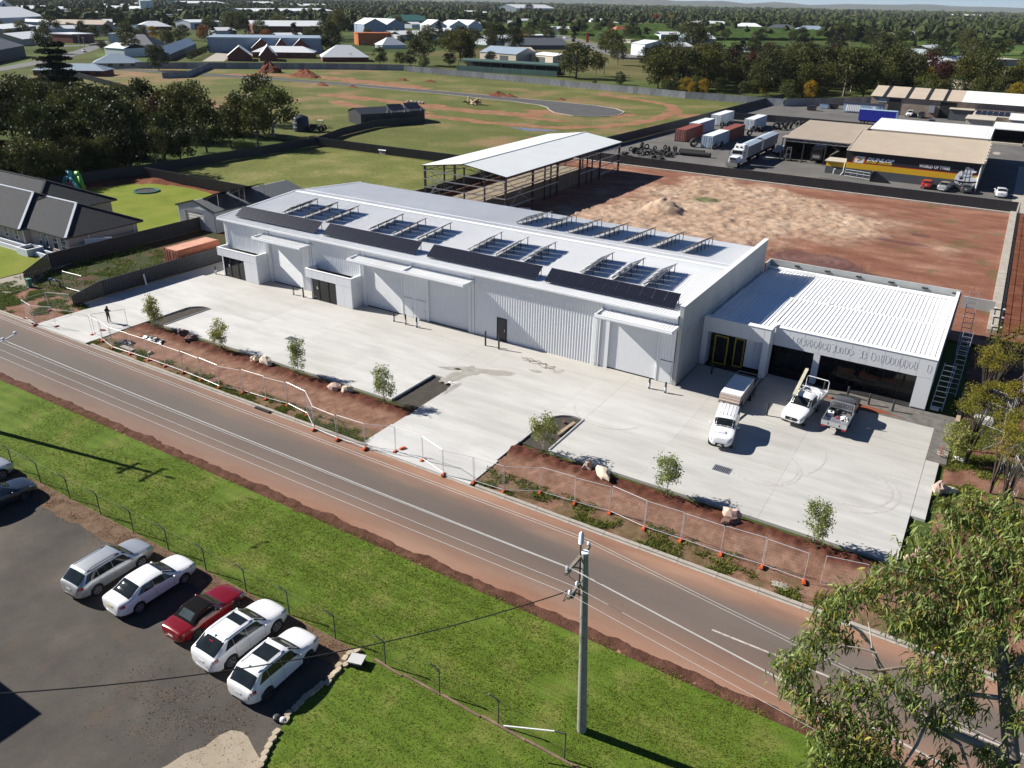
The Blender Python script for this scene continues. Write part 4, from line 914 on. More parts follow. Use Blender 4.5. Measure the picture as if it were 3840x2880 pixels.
f = fence('boundary_fence', 'charcoal sheet fence along the left edge of the concrete forecourt', [(-79.2, 45.6), (-79.2, 86.6)]); raked(f, -79.0, 42.0, 45.6, -79.2, 1.15, 1.8)
fence('boundary_fence', 'charcoal fence behind the green back lawn with the trampoline', [(-129.6, 86.8), (-93.2, 87.0)])
fence('boundary_fence', 'long charcoal fence in front of the dark grove of trees', [(-134.6, 66), (-131.6, 87.5), (-129.6, 129)])
fence('boundary_fence', 'charcoal fence along the far side of the dry grass paddock', [(-129.4, 129.4), (-79.4, 131.0)])
fence('boundary_fence', 'charcoal fence beside the dark garage in the paddock', [(-129.6, 129.2), (-134.8, 143), (-137.4, 158), (-132.9, 172)])
fence('boundary_fence', 'charcoal fence running behind the unwalled steel shed', [(-79.4, 86.8), (-79.4, 149.9)])
fence('boundary_fence', 'long charcoal fence between the red building pad and the tyre yard', [(-79.2, 150.6), (3.2, 150.6)])
fence('boundary_fence', 'charcoal fence between the green paddock and the shipping containers', [(-79.2, 151.2), (-75, 217), (-71.4, 296)], 2.1)
fence('boundary_fence', 'charcoal fence inside the tyre yard behind the heaps of big tyres', [(-73.8, 233), (-58, 235), (-27.8, 235)], 1.9)
fence('paling_fence', 'grey steel fence along the back of the paddock', [(-240, 298), (-200, 292.5), (-153.7, 285), (-100.2, 277), (-66.6, 276.5)], 2.3, GREYFENCE, z=-.1, pitch=.3)
fence('paling_fence', 'grey steel fence closing off the far end of the tyre yard', [(-66.2, 276.7), (-44, 305)], 2.3, GREYFENCE, z=-.1, pitch=.3)
fence('paling_fence', 'blue grey fence in front of the brick clinic with white roofs', [(-330, 226), (-308.4, 247), (-265, 285), (-241, 298.5)], 2.6, GREYFENCE, z=-.1, pitch=.3)
fence('paling_fence', 'second blue grey fence along the left end of the paddock', [(-308, 246), (-281, 214), (-284, 205)], 2.2, GREYFENCE, z=-.1, pitch=.3)
fence('boundary_fence', 'dark fence at the far left beside the red earthworks', [(-320, 190), (-262, 172), (-240, 165)], 1.8)
# right-hand boundary: low concrete plinth with open black frames
pl = thing('plinth_wall', 'long pale concrete plinth along the right edge of the red building pad', 'low wall', (3.2, 86, 0))
for i in range(22): wpart('plinth_block', MB().bx(2.45, 89.2 + i * 2.8, -.2, 3.35, 89.2 + (i + 1) * 2.8 - .03, .28 + random.uniform(-.01, .01)), KERBCON, pl)
wf = thing('wire_fence', 'thin black post and wire fence standing on the concrete plinth', 'fence', (3.6, 89, .2))
for i in range(14): wpart('fence_post', MB().bx(3.42, 90 + i * 4.5, -.1, 3.5, 90.08 + i * 4.5, 2.0), CHARCOAL, wf)
wpart('wire', MB().tube((3.46, 90, 1.9), (3.46, 148.6, 1.9), .025, 4).tube((3.46, 90, 1.2), (3.46, 148.6, 1.2), .02, 4).tube((3.46, 90, .6), (3.46, 148.6, .6), .02, 4), CHARCOAL, wf)
gt = thing('frame_gate', 'black steel ladder frame with white caps leaning at the plinth corner', 'gate frame', (3.1, 89, 0))
for x in (2.9, 3.6): wpart('upright', MB().bar((x, 86.5, 0), (x - .2, 91.5, 1.9), .1, .1), BLACK, gt)
for q in (.15, .4, .7, .95): wpart('crosspiece', MB().bar((2.9 - .2 * q, 86.5 + 5 * q, 1.9 * q), (3.6 - .2 * q, 86.5 + 5 * q, 1.9 * q), .1, .1), BLACK, gt); wpart('white_cap', MB().rbx((2.85 - .2 * q, 86.5 + 5 * q, 1.9 * q + .06), .2, .2, .12).rbx((3.65 - .2 * q, 86.5 + 5 * q, 1.9 * q + .06), .2, .2, .12), WHITEPAINT, gt)
# ---------------------------------------------------------------- chain wire fence with cranked posts beside the car park
mt, t, p = _nt('chain_wire'); co = _coord(t, 'UV')
def wire_mat(name, col, alpha):
 mt, t, p = _nt(name)
 co = _coord(t); n = _noise(t, co, 90, 2, .6)
 t.links.new(_ramp(t, n, [(.3, [x * .7 for x in col]), (.7, col)]), p.inputs['Base Color']); p.inputs['Roughness'].default_value = .5; p.inputs['Metallic'].default_value = .4
 return mt
WIRE = wire_mat('dark_wire', (.035, .045, .035), .2); GWIRE = wire_mat('galvanised_wire', (.45, .47, .48), .2)
def wiremesh(L, h, step, r, diag=True):
 """real wire strands, as narrow flat ribbons crossing each other"""
 mb = MB()
 if diag:
  n = int((L + h) / step)
  for i in range(n):
   s = i * step
   x0, z0 = (s, 0) if s <= L else (L, s - L); x1, z1 = (0, s) if s <= h else (s - h, h)
   d = r * .7
   mb.quad((x0 - d, 0, z0 - d), (x0 + d, 0, z0 + d), (x1 + d, 0, z1 + d), (x1 - d, 0, z1 - d))
   mb.quad((L - x0 - d, .004, z0 + d), (L - x0 + d, .004, z0 - d), (L - x1 + d, .004, z1 - d), (L - x1 - d, .004, z1 + d))
 else:
  for i in range(int(L / step) + 1): mb.quad((i * step - r, 0, 0), (i * step + r, 0, 0), (i * step + r, 0, h), (i * step - r, 0, h))
  for j in range(int(h / (step * 2.2)) + 1): mb.quad((0, .003, j * step * 2.2 - r), (L, .003, j * step * 2.2 - r), (L, .003, j * step * 2.2 + r), (0, .003, j * step * 2.2 + r))
 return mb
cw = thing('chain_wire_fence', 'rusty chain wire fence on cranked posts between the car park and the verge', 'fence', (-66, 21.45, 0))
POSTM = paint('dull_pipe', (.085, .09, .075), .6, var=.3, scale=5); POSTCAP = paint('grey_cap', (.4, .4, .38), .5)
pm_ = MB().path([(0, 0, -.1), (0, 0, 1.5), (-.02, -.03, 1.6), (-.42, -.12, 1.78)], .034, 6).mesh('fence_post', POSTM, None, True); pc_ = MB().tube((-.40, -.115, 1.77), (-.45, -.127, 1.795), .036, 6).mesh('post_cap', POSTCAP)
mm_ = wiremesh(3.28, 1.4, .13, .003).mesh('wire_mesh', WIRE)
for i in range(18):
 x = -66.0 + 3.29 * i
 if x > -11: break
 o = lpart('fence_post', pm_, None, cw, loc=(x + 66, 0, 0)); lpart('post_cap', pc_, None, o); lpart('wire_mesh', mm_, None, cw, loc=(x + 66, 0, .05))
lpart('strand', MB().path([(0, 0, 1.44), (55.8, 0, 1.44)], .007, 4).path([(-.2, -.06, 1.66), (55.6, -.06, 1.66)], .005, 3), WIRE, cw)
# swung-down pipe gate at its end
bo = thing('boom_pipe', 'pale pipe rail leaning from the last cranked fence post on the lawn', 'pipe rail', (-10.0, 21.5, 0))
lpart('post', MB().path([(0, 0, -.1), (0, 0, 1.45), (-.03, -.02, 1.55), (-.45, -.2, 1.6)], .035, 8), POSTM, bo, True); lpart('rail', MB().path([(-.45, -.2, 1.6), (-2.5, -1.0, 1.42)], .032, 8), WHITEPAINT, bo, True)
# sleeper edge under the wire
SLEEPER = paint('rotten_sleeper', (.17, .115, .075), .9, var=.4, scale=2.5, bump=.4)
se = thing('timber_edging', 'weathered sleepers edging the lawn under the chain wire fence', 'edging', (-21, 21.35, 0))
x = -20.6
while x < 14: L = random.uniform(1.5, 2.5); wpart('sleeper', MB().bar((x, 21.36 + random.uniform(-.06, .06), .05), (x + L - .04, 21.36 + random.uniform(-.06, .06), .02 + random.uniform(-.05, .02)), .12, .14), SLEEPER, se); x += L
# ---------------------------------------------------------------- concrete edging blocks and a white box at the lawn corner
EDGEBL = paint('edging_block', (.47, .39, .28), .8, var=.18, scale=5, bump=.2, objvar=.25)
bl = [(-21.7, 21.35), (-21.9, 21.05), (-21.55, 20.95), (-21.85, 20.65), (-21.55, 20.4), (-21.8, 20.15), (-21.6, 19.9), (-21.62, 19.65), (-21.58, 19.38), (-21.5, 19.1), (-21.66, 18.8), (-21.66, 18.5), (-21.7, 18.18), (-21.76, 17.85), (-21.72, 17.5), (-21.7, 17.15), (-21.72, 16.75), (-21.55, 16.45), (-21.42, 15.75), (-21.28, 15.4), (-21.16, 15.05), (-21.0, 14.72), (-20.84, 14.45), (-20.72, 14.15), (-20.62, 13.8), (-20.5, 13.4)]
eg = thing('block_edging', 'row of loose cream concrete blocks edging the front lawn beside the car park', 'edging', (-21.6, 21, 0))
bm_ = MB().prism([(-.19, -.06), (-.12, -.13), (.12, -.13), (.19, -.06), (.15, .12), (-.15, .12)], 0, .15).mesh('block', EDGEBL)
for x, y in bl:
 o = lpart('block', bm_, None, eg, loc=(x + 21.6, y - 21, .0 + random.uniform(0, .02)), rz=math.pi / 2 + random.uniform(-.3, .3)); o.rotation_euler[0] = random.uniform(-.1, .1)
bx_ = thing('meter_box', 'grey white service box with black sides at the corner of the lawn', 'service box', (-21.15, 20.75, .05), .3)
lpart('base', MB().bx(-.34, -.28, 0, .34, .28, .26), BLACK, bx_); lpart('lid', MB().bx(-.38, -.32, .262, .38, .32, .33), paint('lid_grey', (.5, .5, .49), .5), bx_)
single('white_stone', MB().blob((-21.65, 16.35, .12), .16, .14, .14, 3), WHITEPAINT, 'small white painted stone among the cream edging blocks', 'stone', (-21.65, 16.35, 0))
single('dark_stone', MB().blob((-21.95, 16.3, .12), .2, .2, .17, 5), CHARCOAL, 'dark rounded pot lying beside the small white stone', 'pot', (-21.95, 16.3, 0))
# ---------------------------------------------------------------- temporary fence panels on orange feet
ORANGE = paint('orange_plastic', (.62, .115, .03), .55, var=.15, scale=6, objvar=.25); REDFT = paint('red_plastic', (.36, .05, .035), .55, var=.2, scale=6)
GALV = paint('temp_fence_tube', (.66, .67, .68), .4, .3, var=.06)
tfm = MB()
for x in (.04, 2.36): tfm.tube((x, 0, .12), (x, 0, 2.05), .016, 6)
for z in (.16, 2.03): tfm.tube((.04, 0, z), (2.36, 0, z), .018, 6)
TF_FRAME = tfm.mesh('frame', GALV, None, True)
wm = MB()
for k in range(9): wm.tube((.05, 0, .30 + k * .205), (2.35, 0, .30 + k * .205), .0032, 3, cap=False)
for k in range(14): wm.quad((.2 + k * .155 - .0014, 0, .17), (.2 + k * .155 + .0014, 0, .17), (.2 + k * .155 + .0014, 0, 2.02), (.2 + k * .155 - .0014, 0, 2.02))
TF_MESH = wm.mesh('wire_infill', GWIRE)
ft = MB(); ft.prism([(-.30, -.10), (-.22, -.13), (.22, -.13), (.30, -.10), (.30, .10), (.22, .13), (-.22, .13), (-.30, .10)], 0, .09).rbx((0, 0, .09), .36, .18, .07, 0, .75).rbx((-.18, 0, .09), .1, .2, .05).rbx((.18, 0, .09), .1, .2, .05)
TF_FOOT = ft.mesh('fence_foot', ORANGE); TF_FOOTR = ft.mesh('fence_foot', REDFT)
def tpanel(a, b, label, lean=0.0, z=-.02, group='temporary fence panels along the road'):
 L = math.hypot(b[0] - a[0], b[1] - a[1]); r_ = math.atan2(b[1] - a[1], b[0] - a[0])
 f = thing('temporary_fence', label, 'fence panel', (a[0], a[1], z), r_, group); f.rotation_euler = (lean, 0, r_)
 for nm, me in (('frame', TF_FRAME), ('wire_infill', TF_MESH)):
  o = lpart(nm, me, None, f); o.scale = (L / 2.4, 1, 1)
def foot(x, y, label, me=None, rz=None, z=-.04):
 o = obj('fence_foot', me or TF_FOOT, None, (x, y, z), rz if rz is not None else math.pi / 2 + random.uniform(-.25, .25), label); o['category'] = 'fence foot'; o['group'] = 'orange feet under the temporary fence'; o.scale = (.85, .85, .85)
run1 = [(-70.4, 38.6), (-68.2, 38.2), (-65.9, 37.65), (-63.4, 37.75), (-60.9, 37.85), (-58.6, 37.85), (-56.2, 37.85), (-53.8, 37.75), (-51.3, 37.6), (-49.0, 38.1), (-46.5, 38.25), (-44.3, 38.5), (-41.8, 38.15), (-39.7, 36.75), (-37.2, 36.6), (-34.6, 36.7), (-32.5, 37.6), (-30.1, 37.7), (-27.8, 37.0), (-25.5, 37.35), (-23.2, 37.5), (-21.1, 38.7), (-18.6, 38.9), (-16.2, 39.2), (-13.7, 38.85), (-11.3, 38.95), (-8.8, 39.0), (-6.4, 39.2), (-4.0, 39.15)]
ORDS = 'first second third fourth fifth sixth seventh eighth ninth tenth eleventh twelfth thirteenth fourteenth fifteenth sixteenth seventeenth eighteenth nineteenth twentieth twenty-first twenty-second twenty-third twenty-fourth twenty-fifth twenty-sixth twenty-seventh twenty-eighth twenty-ninth thirtieth thirty-first thirty-second'.split()
LB = 'galvanised mesh fence panel standing along the road edge on orange feet'
for i, (a, b) in enumerate(zip(run1, run1[1:])): tpanel(a, b, ORDS[i] + ' mesh fence panel from the left driveway in the line along the road', random.uniform(-.05, .05))
tpanel((-3.2, 39.4), (-1.0, 39.9), 'mesh fence panel just right of the gap, before the gum tree leaves'); tpanel((-.9, 39.95), (1.4, 40.4), 'mesh fence panel half hidden by the gum tree leaves'); tpanel((1.5, 40.4), (3.8, 40.8), 'mesh fence panel hidden deepest behind the gum tree leaves')
for i, (x, y) in enumerate(run1): foot(x, y, ORDS[i] + ' orange fence foot from the left driveway in the line along the road')
foot(-1.0, 39.95, 'orange fence foot peeping out left of the gum tree leaves'); foot(1.45, 40.4, 'orange fence foot hidden behind the gum tree leaves')
foot(-70.55, 39.7, 'faded red fence foot lying loose behind the driveway corner', TF_FOOTR, .4, .005); foot(-32.3, 38.15, 'spare orange fence foot lying loose on the wide driveway', None, 1.1, .005)
tpanel((-79.6, 37.35), (-77.2, 36.95), 'temporary fence panel nearest the kerb at the left driveway', 0, -.02); tpanel((-77.2, 37.0), (-75.1, 37.85), 'temporary fence panel swung partly across the left driveway', .03, 0)
tpanel((-79.7, 37.6), (-79.8, 39.9), 'temporary fence panel end on across the left verge', .02); tpanel((-79.8, 39.95), (-77.3, 40.9), 'temporary fence panel at the foot of the charcoal fence end', .03); tpanel((-84.9, 44.7), (-81.6, 44.9), 'temporary fence panel between the two charcoal fences', -.03)
tpanel((-70.3, 38.7), (-68.9, 41.4), 'temporary fence panel standing open in front of the man in black', .0, .0)
for (x, y, lb) in ((-79.6, 37.35, 'dark red fence foot leftmost by the kerb'), (-77.2, 36.95, 'dark red fence foot at the kerb corner of the left driveway'), (-75.1, 37.85, 'dark red fence foot standing on the left driveway'), (-79.8, 39.95, 'dark red fence foot on the bare verge')): foot(x, y, lb, TF_FOOTR)
# panels straggling up the right side of the site
rt = [(5.9, 58.2), (5.1, 60.2), (5.0, 62.4), (5.3, 64.8), (4.9, 67.2), (5.4, 69.4), (5.3, 71.8), (6.0, 74.0)]
for i, (a, b) in enumerate(zip(rt, rt[1:])): tpanel(a, b, ORDS[i] + ' mesh panel from the front in the line leaning along the right side bushes', random.uniform(-.18, .18), 0, 'fence panels along the right side')
for i, (a, b) in enumerate((((3.6, 61.4), (4.8, 63.6)), ((2.9, 69.0), (5.2, 68.0)), ((3.3, 66.0), (5.1, 65.3)), ((4.9, 58.4), (5.9, 60.2)), ((6.0, 55.6), (5.4, 58.0)))): tpanel(a, b, ('angled mesh panel over the green weeds right of the end sapling', 'mesh panel across the shaded side yard, farthest of the crosswise ones', 'mesh panel across the side yard beside the white sheet stack', 'angled mesh panel at the near end of the leaning side line', 'nearest mesh panel of the right side, tilted over red soil')[i], random.uniform(-.12, .12), 0, 'fence panels along the right side')
# ---------------------------------------------------------------- rocks, bags, small site things
ROCKP = paint('pink_sandstone', (.50, .36, .29), .85, var=.28, scale=2.5, bump=.5, objvar=.2); ROCKD = paint('dark_stone', (.14, .075, .06), .85, var=.3, scale=2.5, bump=.5); ROCKW = paint('pale_sandstone', (.60, .50, .39), .85, var=.22, scale=2.5, bump=.5)
def rock(x, y, sx, sy, sz, seed, mat, label, z=-.1, tilt=0):
 mb = MB(); mb.blob((0, 0, sz * .45), sx / 2, sy / 2, sz / 2 * 1.2, seed, .55, 9, 6); me = mb.mesh('rock', mat)
 rn = random.Random(seed)
 for v in me.vertices:
  v.co.x = round(v.co.x / .16 + rn.uniform(-.2, .2)) * .16 * .5 + v.co.x * .5; v.co.z = max(v.co.z, 0)
 o = obj('rock', me, None, (x, y, z), seed * .7, label); o.rotation_euler[0] = tilt; o['category'] = 'rock'; o['group'] = 'boulders in the garden beds'
for a in ((-63.1, 43.15, 1.15, .8, .75, 1, ROCKD, 'dark upright boulder left of the pair behind the second sapling'), (-61.6, 42.85, 1.35, .9, .6, 2, ROCKD, 'dark flat boulder right of the pair behind the second sapling'), (-53.0, 42.95, 1.1, .8, .55, 3, ROCKW, 'pale low boulder at the left of the pair by the slab'), (-51.7, 43.05, 1.5, 1.0, .75, 4, ROCKW, 'large pale boulder right of the low pale one'),
 (-43.1, 42.7, 1.2, .85, .6, 5, ROCKP, 'reddish boulder left of the pair beside the fourth sapling'), (-41.9, 42.8, 1.1, .9, .65, 6, ROCKW, 'pale boulder touching the reddish one beside the fourth sapling'), (-19.75, 43.1, .95, .8, .75, 7, ROCKP, 'pink boulder with a dark cleft left of the big flat one'), (-18.55, 42.9, 1.7, .95, .65, 8, ROCKW, 'big flat pale boulder by the slab between two saplings'),
 (-9.45, 43.0, 1.25, .8, .75, 9, ROCKP, 'pink boulder sitting on top of the brown flat stone'), (-9.3, 42.5, 1.5, .8, .45, 10, ROCKD, 'brown flat stone under the pink boulder'), (1.5, 53.6, 1.0, .8, .8, 11, ROCKP, 'pale pink block at the right edge of the slab'), (2.1, 54.0, .55, 1.3, .5, 12, ROCKW, 'long pale slab of stone leaning beside the pink block'), (1.5, 45.2, 1.3, .9, .7, 13, ROCKP, 'pink boulder half behind the gum leaves by the slab corner'), (.9, 44.5, .9, .7, .45, 14, ROCKP, 'small pink boulder in front of the other by the slab corner')): rock(*a)
rock(-62.2, 38.9, .5, .35, .25, 21, ROCKW, 'small pale stone near the fence at the left bed'); rock(-24.4, 48.3, .35, .3, .2, 22, ROCKD, 'dark lump lying in the right island bed')
single('timber_offcut', MB().bar((-23.9, 46.2, .02), (-23.7, 48.6, .04), .26, .05), WOOD, 'pale timber board lying in the right island bed', 'board', (-23.8, 47, 0))
PLAS = paint('black_plastic_sheet', (.016, .016, .018), .3, var=.3, scale=8)
def crumple(name, x, y, sx, sy, h, seed, mat, label, cat):
 mb = MB(); n = 14
 for j in range(n + 1):
  for i in range(n + 1):
   u, v = (i / n - .5), (j / n - .5); e = 1 + .5 * fbm(u * 3, v * 3, 1.5, 3, seed); mb.v.append((u * sx * e, v * sy * e, max(.0, h * (.45 + .75 * fbm(u * 3, v * 3, 1.0, 3, seed + 4)) * (1.2 - 2.6 * (u * u + v * v)))))
 for j in range(n):
  for i in range(n): k = j * (n + 1) + i; mb.f.append((k, k + 1, k + n + 2, k + n + 1))
 single(name, mb, mat, label, cat, (0, 0, 0)).location = (x, y, 0)
crumple('plastic_sheet', -64.6, 41.0, 2.4, .8, .28, 1, PLAS, 'crumpled black plastic lying in the left garden bed', 'plastic sheet'); crumple('plastic_sheet', -66.0, 39.0, 1.6, 1.1, .22, 2, PLAS, 'black plastic scraps just inside the fence at the left bed', 'plastic sheet')
crumple('white_rag', 2.3, 59.2, .7, .5, .2, 3, WHITEPAINT, 'white rag of plastic lying behind the sapling at the right', 'rag'); crumple('white_rag', -35.8, 49.0, .5, .3, .12, 4, WHITEPAINT, 'white litter scrap at the tip of the middle island', 'rag'); crumple('concrete_spill', -5.1, 38.1, .8, .5, .05, 6, KERBCON, 'pale concrete spill on the verge near the right end', 'spill')
single('white_board', MB().bx(-65.6, 38.15, .0, -63.9, 38.6, .07), KERBCON, 'pale board lying flat beside the fence at the left bed', 'board', (-64.8, 38.4, 0))
sb = thing('service_pillar', 'small green service pillar by the house driveway', 'service pillar', (-88.7, 42.9, -.03)); lpart('body', MB().bx(-.25, -.2, 0, .25, .2, .85), paint('service_green', (.08, .2, .15), .5), sb); lpart('cap', MB().bx(-.29, -.24, .852, .29, .24, .95), paint('service_green_light', (.12, .26, .2), .5), sb)
single('pit_lid', MB().bx(-90.4, 41.9, -.01, -89.3, 42.5, .02), KERBCON, 'pale concrete pit lid in the grass beside the green pillar', 'pit lid', (-90, 42, 0))
PIPEB = paint('blue_pipe', (.03, .05, .10), .4)
wp_ = thing('water_valve', 'blue grey pipework loop in front of the charcoal fence', 'water valve', (-86.5, 44.5, 0)); lpart('pipe', MB().path([(-.9, 0, 0), (-.9, 0, .7), (.9, .1, .7), (.9, .1, 0)], .09, 8), PIPEB, wp_, True); lpart('hand_wheel', MB().lathe((-.5, 0, .82), [(.0, 0), (.2, 0), (.2, .05), (0, .05)], 10).lathe((.5, .05, .82), [(.0, 0), (.2, 0), (.2, .05), (0, .05)], 10), PIPEB, wp_)
single('white_pipe', MB().tube((-78.7, 50.4, 0), (-78.9, 50.4, 1.25), .09, 9), WHITEPAINT, 'white pipe standing by the fence at the left edge of the forecourt', 'pipe', (-78.8, 50.4, 0))
foot(-77.9, 60.5, 'dark red fence foot lying far down the left side passage', TF_FOOTR, .2, .01)
hs = thing('hose_reel', 'red tap post with a looped hose by the sapling at the right', 'tap post', (1.1, 58.9, .1)); lpart('post', MB().tube((0, 0, -.1), (0, 0, .75), .035, 6), paint('tap_red', (.5, .05, .03), .5), hs); lpart('hose', MB().path([(.1 + .35 * math.cos(a * .7), .3 * math.sin(a * .7), .06 + .02 * a) for a in range(16)], .02, 5), CREAM, hs)
# shipping container between the fences
RUST = paint('rusty_orange_container', (.36, .11, .055), .65, var=.25, scale=1.2, bump=.2)
RUSTTOP = paint('faded_container_roof', (.50, .24, .16), .7, var=.22, scale=1.0)
def container(x, y, rz, L, mat, label, top=None, z=0.0, h=2.59, wd=2.44, group=None, dirty=None):
 c_ = thing('shipping_container', label, 'container', (x, y, z), rz, group)
 for s in (-1, 1):
  mb = MB(); corr(mb, (-L / 2 + .1 if s < 0 else L / 2 - .1, s * (wd / 2 - .03), .15), (-s, 0, 0), (0, 0, 1), (0, s, 0), L - .2, h - .3, .28, .036, ((0, 0), (.25, 0), (.4, 1), (.85, 1))); lpart('side_wall', mb, mat, c_)
 mb = MB(); corr(mb, (-L / 2 + .06, -wd / 2 + .1, h - .05), (1, 0, 0), (0, 1, 0), (0, 0, 1), L - .12, wd - .2, .35, .02); lpart('roof', mb, top or mat, c_)
 mb = MB()
 for sx in (-1, 1):
  for sy in (-1, 1): mb.bx(sx * L / 2 - .08 * (sx > 0) - .02, sy * wd / 2 - .09 * (sy > 0) - .01, 0, sx * L / 2 + .1 * (sx < 0), sy * wd / 2 + .1 * (sy < 0), h)
 for sy in (-1, 1): mb.bx(-L / 2 + .1, sy * wd / 2 - .07 * (sy > 0), 0, L / 2 - .1, sy * wd / 2 + .07 * (sy < 0), .16).bx(-L / 2 + .1, sy * wd / 2 - .07 * (sy > 0), h - .12, L / 2 - .1, sy * wd / 2 + .07 * (sy < 0), h)
 lpart('frame', mb, mat, c_)
 for sy in (0, 1):
  d = lpart('door', MB().bx(-L / 2 + .0, -wd / 2 + .1 + sy * (wd / 2 - .1), .16, -L / 2 + .06, -.01 + sy * (wd / 2 - .1), h - .13), mat, c_)
  for k in (.3, .75): lpart('lock_bar', MB().tube((-L / 2 - .03, -wd / 2 + .1 + sy * (wd / 2 - .1) + k * 1.05, .2), (-L / 2 - .03, -wd / 2 + .1 + sy * (wd / 2 - .1) + k * 1.05, h - .2), .022, 5), STEEL, d)
 lpart('end_wall', MB().bx(L / 2 - .05, -wd / 2 + .1, .15, L / 2 - .01, wd / 2 - .1, h - .1), mat, c_)
 return c_
oc = container(-81.0, 58.7, R(90), 6.06, RUST, 'faded orange shipping container standing in the strip between the fences', RUSTTOP, 0, 2.5)
lpart('painted_code', MB().bx(-1.9, -1.262, 1.55, -1.65, -1.258, 1.65).bx(-1.82, -1.262, 1.3, -1.73, -1.258, 1.55).bx(-1.9, -1.262, .95, -1.82, -1.258, 1.2).bx(-1.74, -1.262, .95, -1.66, -1.258, 1.2), WHITEPAINT, oc)
# ---------------------------------------------------------------- house with dark hip roofs, garage shed, trampoline, slide
mt, t, p = _nt('dark_roof_tile'); co = _coord(t)
br = t.nodes.new('ShaderNodeTexBrick'); br.inputs['Scale'].default_value = 3.2; br.inputs['Mortar Size'].default_value = .03
br.inputs['Color1'].default_value = (.026, .030, .036, 1); br.inputs['Color2'].default_value = (.034, .039, .046, 1); br.inputs['Mortar'].default_value = (.018, .020, .025, 1); t.links.new(co, br.inputs['Vector'])
t.links.new(_mix(t, .4, br.outputs[0], _ramp(t, _noise(t, co, 2, 5), [(.3, .6), (.7, 1.3)]), 'MULTIPLY'), p.inputs['Base Color']); p.inputs['Roughness'].default_value = .8; p.inputs['Specular IOR Level'].default_value = .2; _bump(t, p, br.outputs[1], .5, .03); TILE = mt
BRICKP = paint('pinkish_brick', (.40, .335, .30), .85, var=.14, scale=2.5, fine=.35)
RIDGEW = paint('pale_ridge_tile', (.52, .55, .60), .5, var=.08, scale=3)
PLANTERW = paint('rendered_planter', (.60, .64, .70), .7, var=.06)
def hiproof(x0, x1, y0, y1, ze, pitch, th=.0):
 dx, dy = x1 - x0, y1 - y0; run = min(dx, dy) / 2; zr_ = ze + run * math.tan(pitch)
 if dx >= dy: a, b = (x0 + run, (y0 + y1) / 2, zr_), (x1 - run, (y0 + y1) / 2, zr_)
 else: a, b = ((x0 + x1) / 2, y0 + run, zr_), ((x0 + x1) / 2, y1 - run, zr_)
 c = [(x0, y0, ze), (x1, y0, ze), (x1, y1, ze), (x0, y1, ze)]; mb = MB()
 if dx >= dy: mb.face([c[0], c[1], b, a]); mb.face([c[1], c[2], b]); mb.face([c[2], c[3], a, b]); mb.face([c[3], c[0], a])
 else: mb.face([c[0], c[1], a]); mb.face([c[1], c[2], b, a]); mb.face([c[2], c[3], b]); mb.face([c[3], c[0], a, b])
 edges = [(a, b)] + [(c[i], a if (i in (0, 3) if dx >= dy else i in (0, 1)) else b) for i in range(4)]
 return mb, edges, c
ho = thing('house', 'low brick house with dark tiled hip roofs and white planters in front', 'house', (-103, 56, 0))
wpart('wall', MB().bx(-111.5, 51.95, 0, -95.45, 61.4, 2.6), BRICKP, ho)
wpart('wall', MB().bx(-124.5, 51.2, 0, -103.9, 61.3, 2.6), BRICKP, ho); wpart('wall', MB().bx(-134.5, 55.6, 0, -108.9, 66.7, 2.6), BRICKP, ho)
for (x0, x1, y0, y1, ed) in ((-112, -94.9, 51.4, 62.0, (0, 2)), (-125, -103.2, 50.4, 62.2, (0, 2)), (-135, -108.3, 55, 67.3, ())):
 mb, E_, c = hiproof(x0, x1, y0, y1, 2.55, R(25.5)); r_ = wpart('roof', mb, TILE, ho)
 for i in (0, 1, 2, 3, 4):
  pa, pb = E_[i]; wpart('ridge_cap', MB().bar(Vector(pa) + Vector((0, 0, .03)), Vector(pb) + Vector((0, 0, .03)), .28, .1), RIDGEW if i in (0, 2) and x1 > -105 else TILE, r_)
 mb = MB()
 for i in range(4): mb.bar(Vector(c[i]) - Vector((0, 0, .1)), Vector(c[(i + 1) % 4]) - Vector((0, 0, .1)), .14, .2)
 wpart('gutter', mb, CHARCOAL, r_)
 wpart('eave_lining', MB().face([(q[0], q[1], 2.46) for q in c[::-1]]), WHITEPAINT, r_)
REFL = glassy('window_glass', (.05, .065, .07), .05)
for x, wd in ((-101.6, .55), (-100.2, .6), (-98.3, 1.0), (-96.5, 1.0)):
 w_ = wpart('window', MB().bx(x - wd / 2, 51.9, .55, x + wd / 2, 51.94, 2.3), REFL, ho)
 wpart('frame', MB().bx(x - wd / 2 - .06, 51.87, .5, x - wd / 2, 51.948, 2.36).bx(x + wd / 2, 51.87, .5, x + wd / 2 + .06, 51.948, 2.36).bx(x - wd / 2, 51.87, 2.3, x + wd / 2, 51.948, 2.36).bx(x - wd / 2, 51.87, 1.35, x + wd / 2, 51.89, 1.41).bx(x - wd / 2 - .1, 51.84, .42, x + wd / 2 + .1, 51.948, .5), WHITEPAINT, w_)
for x in (-110.5, -107.9, -105.6):
 w_ = wpart('window', MB().bx(x - .35, 51.15, .55, x + .35, 51.19, 2.3), REFL, ho); wpart('frame', MB().bx(x - .42, 51.12, .45, x - .35, 51.198, 2.36).bx(x + .35, 51.12, .45, x + .42, 51.198, 2.36).bx(x - .35, 51.12, .45, x + .35, 51.198, .55), WHITEPAINT, w_)
wpart('downpipe', MB().tube((-95.38, 54.6, 0), (-95.38, 54.6, 2.45), .06, 6).tube((-95.38, 60.9, 0), (-95.38, 60.9, 2.45), .06, 6).tube((-103.8, 51.1, 0), (-103.8, 51.1, 2.45), .06, 6), WHITEPAINT, ho)
wpart('meter_panel', MB().bx(-95.449, 53.2, 1.0, -95.36, 53.9, 1.6), GREYFENCE, ho)
